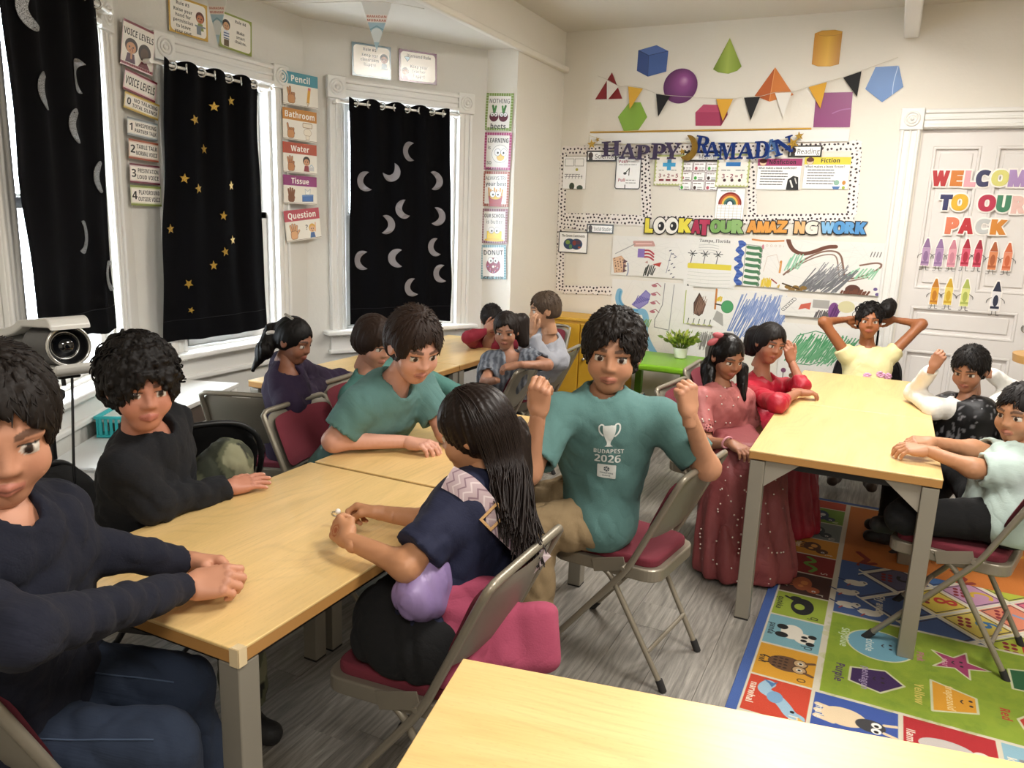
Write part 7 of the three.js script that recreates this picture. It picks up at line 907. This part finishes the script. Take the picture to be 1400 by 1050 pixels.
// child in the printed teal shirt
const P7 = makePerson({ label: 'child in printed teal football T-shirt with both fists raised, facing the camera', s: 1.12, skin: '#b98566', f: [0.2, 0, 0.98], hf: [-0.8, 0, 0.35], hc: [-0.87, 0.565, -2.6], cc: [-0.839,1.021,-2.478], head: [-0.817,1.171,-2.478], look: [0.24, -0.12, 0.96], up: [0.06, 1, 0], hs: 1.06,
  sh: [[-0.655,0.949,-2.549], [-0.961,0.961,-2.359]], el: [[-0.476,0.805,-2.533], [-0.979,0.801,-2.177]], wr: [[-0.526,1.015,-2.4], [-0.941,1.008,-2.153]], hands: [[[-0.12, 0.98, 0.1], [0.75, 0.15, 0.62], 'fist'], [[0.05, 0.98, 0.1], [0.05, 0.1, 0.98], 'hold']],
  kn: [[-1.03, 0.53, -2.36], [-1.14, 0.53, -2.52]], an: [[-1.0, 0.1, -2.33], [-1.1, 0.1, -2.48]], toe: [[-0.7, 0, 0.6], [-0.7, 0, 0.6]],
  top: { mat: teal, sleeve: 0.8, ease: 0.02, armEase: 0.026, fold: 0.0045, hem: 0.065, neck: 0.052 }, bottom: { mat: khaki, ease: 0.022, fold: 0.01 }, hair: { c: '#191310', vol: 0.022, amp: 0.0045, curl: 1, faceH: 0.1, tufts: 260 } });
{
  const tx = canvasTex(512, 1024, (g, w, h) => {
    g.clearRect(0, 0, w, h); const c = '#d9dcd8'; g.fillStyle = c;
    g.beginPath(); g.moveTo(160, 60); g.lineTo(352, 60); g.quadraticCurveTo(366, 190, 300, 320); g.quadraticCurveTo(276, 366, 286, 400); g.lineTo(318, 430); g.lineTo(194, 430); g.lineTo(226, 400); g.quadraticCurveTo(236, 366, 212, 320); g.quadraticCurveTo(146, 190, 160, 60); g.fill(); g.lineWidth = 24; g.strokeStyle = c;
    for (const k of [-1, 1]) { g.beginPath(); g.moveTo(256 + k * 80, 250); g.quadraticCurveTo(256 + k * 176, 170, 256 + k * 150, 70); g.quadraticCurveTo(256 + k * 120, 20, 256 + k * 84, 62); g.stroke(); }
    txt(g, 'BUDAPEST', 256, 520, 106, c, { max: 470 }); txt(g, '2026', 246, 660, 190, c, { max: 440 }); g.fillStyle = c; g.beginPath(); g.roundRect(92, 770, 296, 244, 18); g.fill(); disc(g, 240, 850, 46, 46, '#3a4a52'); for (let i = 0; i < 6; i++) { path(g, [[240, 850], [240 + 44 * Math.cos(i * 1.05), 850 + 44 * Math.sin(i * 1.05)]], c, 7); } txt(g, 'CHAMPIONS', 240, 926, 36, '#3a4a52', { max: 240 }); txt(g, 'LEAGUE', 240, 970, 36, '#3a4a52', { max: 200 });
  }, null);
  printOn(P7, P7.topField, [-0.775,0.839,-2.352], P7.fw.map((v) => -v), P7.sd, P7.t, 0.112, 0.215, new THREE.MeshStandardMaterial({ map: tx, transparent: true, roughness: 0.7 }), 'shirt_print');
}
makePerson({ label: 'small child in grey striped short-sleeved top with forearm over the chair back', s: 0.86, q: 1.35, skin: '#a3735a', f: [0.35, 0, 0.93], hf: [-0.9, 0, 0.2], hc: [-2.02, 0.545, -3.86], cc: [-1.826,0.847,-3.754], head: [-1.846,1.009,-3.737], look: [0.3, -0.2, 0.93],
  sh: [[-1.711,0.863,-3.791], [-1.921,0.842,-3.719]], el: [[-1.569,0.86,-3.677], [-1.889,0.743,-3.597]], wr: [[-1.677,0.869,-3.536], [-1.768,0.784,-3.495]], hands: [[[-0.8, -0.2, 0.2], [0.1, 0.9, 0.3], 'relaxed'], null], kn: [[-2.28, 0.52, -3.78], [-2.28, 0.52, -3.94]], an: [[-2.28, 0.1, -3.78], [-2.28, 0.1, -3.94]],
  top: { mat: vertMat(0.9), paint: (() => { const a = col('#80858e'), b = col('#50555f'); return (x, y, z) => (Math.sin((x * 0.9 - z * 0.4) * 210 + 2 * noise(x * 20, y * 20, z * 20)) > 0.1 ? a : b); })(), sleeve: 0.7, ease: 0.014 }, bottom: { mat: blackCloth }, hair: { c: '#1d1512', vol: 0.014, coverEars: 1, low: -0.1, tails: [[[-1.802,1.052,-3.826], [-1.774,0.943,-3.813], 0.05, 0.03]] } });
makePerson({ label: 'child in dark red sleeves slumped over the far end of the window table', s: 0.88, q: 1.4, skin: '#9a6a52', f: [0.2, 0, 0.95], hc: [-2.4, 0.545, -5.24], cc: [-2.427,0.762,-4.648], head: [-2.383,0.933,-4.596], look: [0.5, -0.4, 0.75],
  el: [[-2.196,0.799,-4.54], [-2.423,0.843,-4.351]], wr: [[-2.252,0.892,-4.536], [-2.363,0.878,-4.479]], hands: [[[-0.2, 0.7, 0.1], [0.5, 0, 0.8], 'relaxed'], [[0.6, 0.5, 0], [0, 0, 1], 'relaxed']], kn: [[-2.32, 0.52, -4.94], [-2.48, 0.52, -4.94]], an: [[-2.32, 0.1, -4.92], [-2.48, 0.1, -4.92]],
  top: { mat: clothMat('#7c1428', 0.85), sleeve: 1.95 }, bottom: { mat: blackCloth }, hair: { c: '#1a1412', vol: 0.016, tufts: 260 } });
makePerson({ label: 'child in pale grey hoodie resting chin on one hand before the yellow cabinet', s: 0.95, q: 1.35, skin: '#b98a6a', f: [-0.5, 0, 0.75], hf: [-0.9, 0, 0], hc: [-2.04, 0.55, -4.57], cc: [-1.842,0.878,-4.344], head: [-1.873,1.069,-4.306], look: [-0.75, -0.12, 0.55],
  el: [[-1.805,0.79,-4.159], [-1.945,0.761,-4.255]], wr: [[-1.871,0.944,-4.141], [-1.919,0.88,-4.126]], hands: [[[-0.1, 0.9, 0.1], [-0.3, 0.1, 0.9], 'relaxed'], null], kn: [[-2.32, 0.52, -4.46], [-2.34, 0.52, -4.64]], an: [[-2.32, 0.1, -4.46], [-2.34, 0.1, -4.64]],
  top: { mat: clothMat('#9c9ea6', 0.95), sleeve: 1.9, name: 'hoodie', ease: 0.02, fold: 0.01 }, bottom: { mat: clothMat('#3a3c44', 0.9) }, hair: { c: '#4a3c30', vol: 0.012, amp: 0.003, tufts: 260 } });
// the right-hand table
const beads = (P, field, n, seed, box_) => { const r = rng(seed), g = [], s0 = new THREE.SphereGeometry(0.0045, 6, 5); for (let i = 0; i < n; i++) { let p = [lerp(box_[0][0], box_[1][0], r()), lerp(box_[0][1], box_[1][1], r()), lerp(box_[0][2], box_[1][2], r())]; const d = nrm([-p[0] * 0.9, 0.5, -p[2]]); p = add(p, d, 0.5); const dd = d.map((v) => -v); let hit = false; for (let k = 0; k < 80; k++) { const v = field(...p); if (v < 0.002) { hit = true; break; } p = add(p, dd, Math.max(v * 0.7, 0.002)); if (v > 0.9) break; } if (hit) g.push(s0.clone().translate(...p)); } if (g.length) { const m = mesh('beads', P.T(join(g)), std('#e4d6cc', 0.2, { metalness: 0.3 }), P.root, 'pearly beads'); m.userData.kind = 'stuff'; } };
{
  const pts = [[[-0.62, 0.54, -3.82], [-0.5, 0.5, -3.62], 0.13, 0.15], [[-0.5, 0.5, -3.62], [-0.46, 0.1, -3.55], 0.15, 0.19], [[-0.5, 0.45, -3.6], [-0.38, 0.06, -3.6], 0.14, 0.14], [[-0.55, 0.45, -3.6], [-0.55, 0.06, -3.5], 0.14, 0.13]];
  const P = makePerson({ label: 'child in dusty pink beaded gown reaching to the floor, hands at the right table corner', s: 0.95, q: 1.15, skin: '#94644a', f: [0.8, 0, 0.6], hc: [-0.68, 0.55, -3.85], cc: [-0.697,0.831,-3.817], head: [-0.679,0.977,-3.838], look: [0.62, -0.3, 0.6],
    sh: [[-0.598,0.758,-3.939], [-0.761,0.785,-3.685]], el: [[-0.532,0.591,-3.988], [-0.693,0.602,-3.561]], wr: [[-0.456,0.547,-3.844], [-0.559,0.644,-3.477]], hands: [null, [[0.75, -0.15, 0.55], [0.2, 0.9, 0.3], 'relaxed']], kn: null,
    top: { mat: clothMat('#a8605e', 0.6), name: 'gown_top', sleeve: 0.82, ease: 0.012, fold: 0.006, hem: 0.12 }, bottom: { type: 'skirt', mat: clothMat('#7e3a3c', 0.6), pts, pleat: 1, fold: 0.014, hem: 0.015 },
    hair: { c: '#0f0b0a', vol: 0.012, amp: 0.002, coverEars: 1, low: -0.1, rough: 0.35, tails: [[[-0.763,0.921,-3.852], [-0.731,0.787,-3.791], 0.045, 0.035], [[-0.731,0.787,-3.791], [-0.705,0.721,-3.765], 0.035, 0.012], [[-0.61,0.916,-3.88], [-0.582,0.779,-3.838], 0.035, 0.015]] } });
  const sk = uni(pts.map(([a, b, c, d]) => cap(a, b, c, d)), 0.09); beads(P, sk, 90, 5, [[-0.72, 0.03, -3.75], [-0.3, 0.5, -3.4]]); beads(P, P.topField, 26, 8, [[-0.85, 0.6, -3.9], [-0.6, 0.86, -3.7]]);
  mesh('hair_bow', P.T(join([place(new THREE.SphereGeometry(0.028, 12, 8).scale(1.2, 0.6, 0.5), -0.743,1.053,-3.791, 0, 0.5, 0.5), place(new THREE.SphereGeometry(0.028, 12, 8).scale(1.2, 0.6, 0.5), -0.721,1.082,-3.808, 0, 0.5, -0.2)])), std('#b0555c', 0.6), P.root, 'dusty red hair bow');
  mesh('bracelet', P.T(place(new THREE.TorusGeometry(0.027, 0.005, 8, 20), -0.577,0.647,-3.468, 0.2, 0.9, 0.3)), std('#c98a94', 0.4), P.root);
}
{
  const pts = [[[-0.6, 0.54, -4.42], [-0.36, 0.5, -4.3], 0.13, 0.12], [[-0.38, 0.5, -4.3], [-0.33, 0.05, -4.22], 0.13, 0.15], [[-0.45, 0.5, -4.2], [-0.42, 0.05, -4.12], 0.12, 0.13]];
  makePerson({ label: 'child in crimson satin dress with cheek on hand behind the pink gown', s: 0.94, q: 1.2, skin: '#a06a50', f: [0.85, 0, 0.45], hc: [-0.64, 0.55, -4.45], cc: [-0.576,0.794,-4.389], head: [-0.554,0.987,-4.377], look: [0.6, -0.15, 0.75], up: [0.2, 1, 0],
    sh: [[-0.461,0.727,-4.519], [-0.627,0.729,-4.258]], el: [[-0.362,0.785,-4.335], [-0.42,0.78,-3.815]], wr: [[-0.433,0.9,-4.392], [-0.361,0.775,-4.195]], hands: [[[-0.25, 0.9, 0.1], [0.7, 0, 0.7], 'relaxed'], [[0.6, 0, -0.3], [0, 1, 0], 'relaxed']], kn: null,
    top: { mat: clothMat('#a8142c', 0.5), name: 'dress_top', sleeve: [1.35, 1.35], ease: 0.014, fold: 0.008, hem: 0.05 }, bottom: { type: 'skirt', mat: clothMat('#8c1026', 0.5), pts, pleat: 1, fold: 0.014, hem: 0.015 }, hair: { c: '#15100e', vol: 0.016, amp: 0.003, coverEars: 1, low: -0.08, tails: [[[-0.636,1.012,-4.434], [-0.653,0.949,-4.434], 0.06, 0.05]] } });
}
const P13 = makePerson({ label: 'child in pale yellow sleeveless dress with hands behind the head by the door', s: 0.92, q: 1.35, skin: '#9a5f3a', f: [0.06, 0, 1], hc: [-0.06, 0.55, -5.46], cc: [-0.079,0.85,-5.526], head: [-0.096,1.033,-5.516], look: [0.1, 0.05, 1], hs: 1.05,
  sh: [[0.051,0.813,-5.58], [-0.199,0.807,-5.459]], el: [[0.215,1.026,-5.709], [-0.364,1.018,-5.429]], wr: [[0.049,1.035,-5.768], [-0.233,1.024,-5.629]], hands: [[[-0.9, 0, -0.3], [0.1, 0.2, -1], 'relaxed'], [[0.9, 0, -0.3], [-0.1, 0.2, -1], 'relaxed']], kn: [[0.03, 0.52, -5.2], [-0.15, 0.52, -5.2]], an: [[0.04, 0.12, -5.14], [-0.17, 0.12, -5.14]], shoe: clothMat('#3a2a20', 0.6), toe: [[0.1, 0, 1], [-0.1, 0, 1]],
  top: { mat: clothMat('#e3d9a4', 0.6), name: 'dress_top', sleeve: 0.22, puff: 0.008, ease: 0.012, fold: 0.006, hem: 0.05 }, bottom: { type: 'skirt', mat: clothMat('#e3d9a4', 0.6), pts: [[[-0.06, 0.55, -5.45], [-0.06, 0.53, -5.22], 0.14, 0.15], [[-0.06, 0.52, -5.22], [-0.06, 0.36, -5.18], 0.15, 0.16]], hem: 0.3, fold: 0.012 }, hair: { c: '#0f0b0a', vol: 0.014, amp: 0.004, curl: 1, low: -0.05, tails: [[[-0.003,1.103,-5.668], [0.011,1.131,-5.704], 0.055, 0.05]], curls: 70 } });
{ const r = rng(4), petals = []; for (let k = 0; k < 3; k++) { const c = [[-0.06,0.717,-5.277], [0.014,0.733,-5.294], [0.052,0.723,-5.321]][k]; for (let i = 0; i < 9; i++) { const a = i * 0.7 + k; petals.push(place(new THREE.SphereGeometry(0.012, 8, 6).scale(1, 0.7, 1), c[0] + 0.016 * Math.cos(a) * (i ? 1 : 0), c[1] + 0.014 * Math.sin(a) * (i ? 1 : 0), c[2] + 0.006 * r())); } } mesh('flower_trim', P13.T(join(petals)), std('#d9a4c4', 0.7), P13.root, 'pink flower trim at the waist'); }
const P14 = makePerson({ label: 'child in white shirt and silvery dark waistcoat with hands over both ears', s: 0.88, q: 1.2, skin: '#a8765a', f: [-0.55, 0, 0.83], hf: [-0.95, 0, 0.1], hc: [0.42, 0.53, -4.36], cc: [0.402,0.779,-4.368], head: [0.404,0.956,-4.377], look: [-0.35, -0.32, 0.88], hs: 1.1,
  sh: [[0.531,0.74,-4.478], [0.268,0.762,-4.266]], el: [[0.63,0.837,-4.639], [0.181,0.79,-4.494]], wr: [[0.497,0.93,-4.54], [0.239,0.963,-4.277]], hands: [[[-0.3, 0.8, -0.1], [0.7, 0, 0.4], 'relaxed'], [[0.3, 0.9, 0.1], [-0.3, 0.1, 0.9], 'hold']], kn: [[0.14, 0.53, -4.26], [0.14, 0.53, -4.44]], an: [[0.14, 0.1, -4.26], [0.14, 0.1, -4.44]],
  top: { mat: clothMat('#e9e7e2', 0.8), sleeve: 1.92, ease: 0.014, armEase: 0.016, fold: 0.006, hem: 0.05 }, bottom: { mat: blackCloth }, hair: { c: '#120e0d', vol: 0.016, amp: 0.0035, tufts: 260 } });
{ // waistcoat: a second layer over the shirt, open at the neck
  const hc = [0.42, 0.53, -4.36], cc = [0.402,0.779,-4.368], core = uni([1, -1].map((k) => cap(add(hc, P14.sd, 0.05 * k), add(add(cc, P14.sd, 0.055 * k), P14.t, -0.07), 0.116, 0.112)).concat([cap(add(add(cc, P14.sd, 0.085), P14.t, -0.03), add(add(cc, P14.sd, -0.085), P14.t, -0.03), 0.074, 0.074)]), 0.05), nh = cap(add(add(cc, P14.fw, 0.05), P14.t, -0.05), add(cc, P14.t, 0.2), 0.022, 0.075);
  const [lo, hi] = bounds([hc, cc], 0.26), g = nets((x, y, z) => smax(smax(core(x, y, z) + 0.005 * noise(x * 30, y * 20, z * 30), -nh(x, y, z), 0.006), 0.46 - y, 0.005), lo, hi, 0.009); planarUV(g, V(1, 0, 0), V(0, 1, 0)); const cA = col('#17171a'), cB = col('#7d7d82'); paint(g, (x, y, z) => (noise(x * 90, y * 40, z * 90) > 0.5 ? cB : cA)); mesh('waistcoat', P14.T(g), vertMat(0.35, { metalness: 0.35 }), P14.root, 'dark waistcoat with a silvery shimmer'); }
makePerson({ label: 'child in pale mint T-shirt and black trousers at the right edge, hands on table', s: 1.0, skin: '#b3805e', f: [-0.93, 0, 0.25], hc: [0.49, 0.555, -3.32], cc: [0.506,0.8,-3.402], head: [0.507,0.945,-3.425], look: [-0.62, -0.12, 0.78], hs: 1.0,
  sh: [[0.472,0.758,-3.251], [0.547,0.725,-3.574]], el: [[0.357,0.76,-3.219], [0.373,0.775,-3.457]], wr: [[0.207,0.785,-3.288], [0.226,0.798,-3.392]], hands: [[[-0.96, 0, 0.1], [0.1, 0.95, 0.3], 'relaxed'], [[-0.9, 0, 0.4], [0, 0.95, 0.3], 'relaxed']], kn: [[0.16, 0.53, -3.22], [0.34,0.665,-3.687]], an: [[0.165,0.481,-3.401], [0.247,0.426,-3.632]], toe: [[-0.9, 0, 0.2], [-0.9, 0.1, 0.2]], shoe: shoeMat,
  top: { mat: clothMat('#b4c6c0', 0.9), sleeve: 0.78, ease: 0.02, armEase: 0.022, fold: 0.005, hem: 0.1 }, bottom: { mat: blackCloth, ease: 0.014 }, hair: { c: '#15100f', vol: 0.014, amp: 0.003, tufts: 260 } });

// things on chairs and tables
{ const p = [-1.318,0.775,-1.628], t = thing('trinket', 'tiny white and silver trinket held between the hands of the long-haired child', 'toy', p); mesh('ring', place(new THREE.TorusGeometry(0.011, 0.0025, 8, 20), 0, 0, 0, 0.6, 0.4, 0), M.steel, t); mesh('bead', place(new THREE.SphereGeometry(0.008, 12, 8), 0.008, 0.01, 0), std('#ece8e4', 0.4), t); }
{
  const c = tube, pk = clothMat('#9a4059', 0.92), t = thing('jacket', 'pink hooded jacket bunched over the seat and back of the grey chair', 'jacket', [0, 0, 0]);
  const sheet = (a, b, c2, d, r0, n = 7) => Array.from({ length: n }, (_, i) => cap(mix3(a, b, i / (n - 1)), mix3(c2, d, i / (n - 1)), r0, r0));
  const f = uni([...sheet([-0.884,0.691,-1.55], [-0.772,0.679,-1.669], [-0.87,0.495,-1.476], [-0.817,0.525,-1.543], 0.022), ...sheet([-0.778,0.596,-1.624], [-0.681,0.617,-1.687], [-0.766,0.518,-1.565], [-0.66,0.515,-1.65], 0.026), cap([-0.922,0.675,-1.494], [-0.889,0.684,-1.523], 0.014, 0.018), cap([-0.896,0.67,-1.494], [-0.863,0.644,-1.526], 0.012, 0.014)], 0.03), [lo, hi] = bounds([[-0.923,0.714,-1.502], [-0.659,0.449,-1.657], [-0.859,0.498,-1.459]], 0.1);
  const g = nets((x, y, z) => f(x, y, z) + 0.012 * (1 - Math.abs(noise(x * 13 + y * 6, y * 5, z * 13))) ** 2.5 - 0.005, lo, hi, 0.006); planarUV(g, V(1, 0, 0), V(0, 1, 0)); mesh('cloth', g, pk, t);
}
scene.traverse((o) => { if (o.isMesh) o.castShadow = o.receiveShadow = true; });
renderer.render(scene, camera);
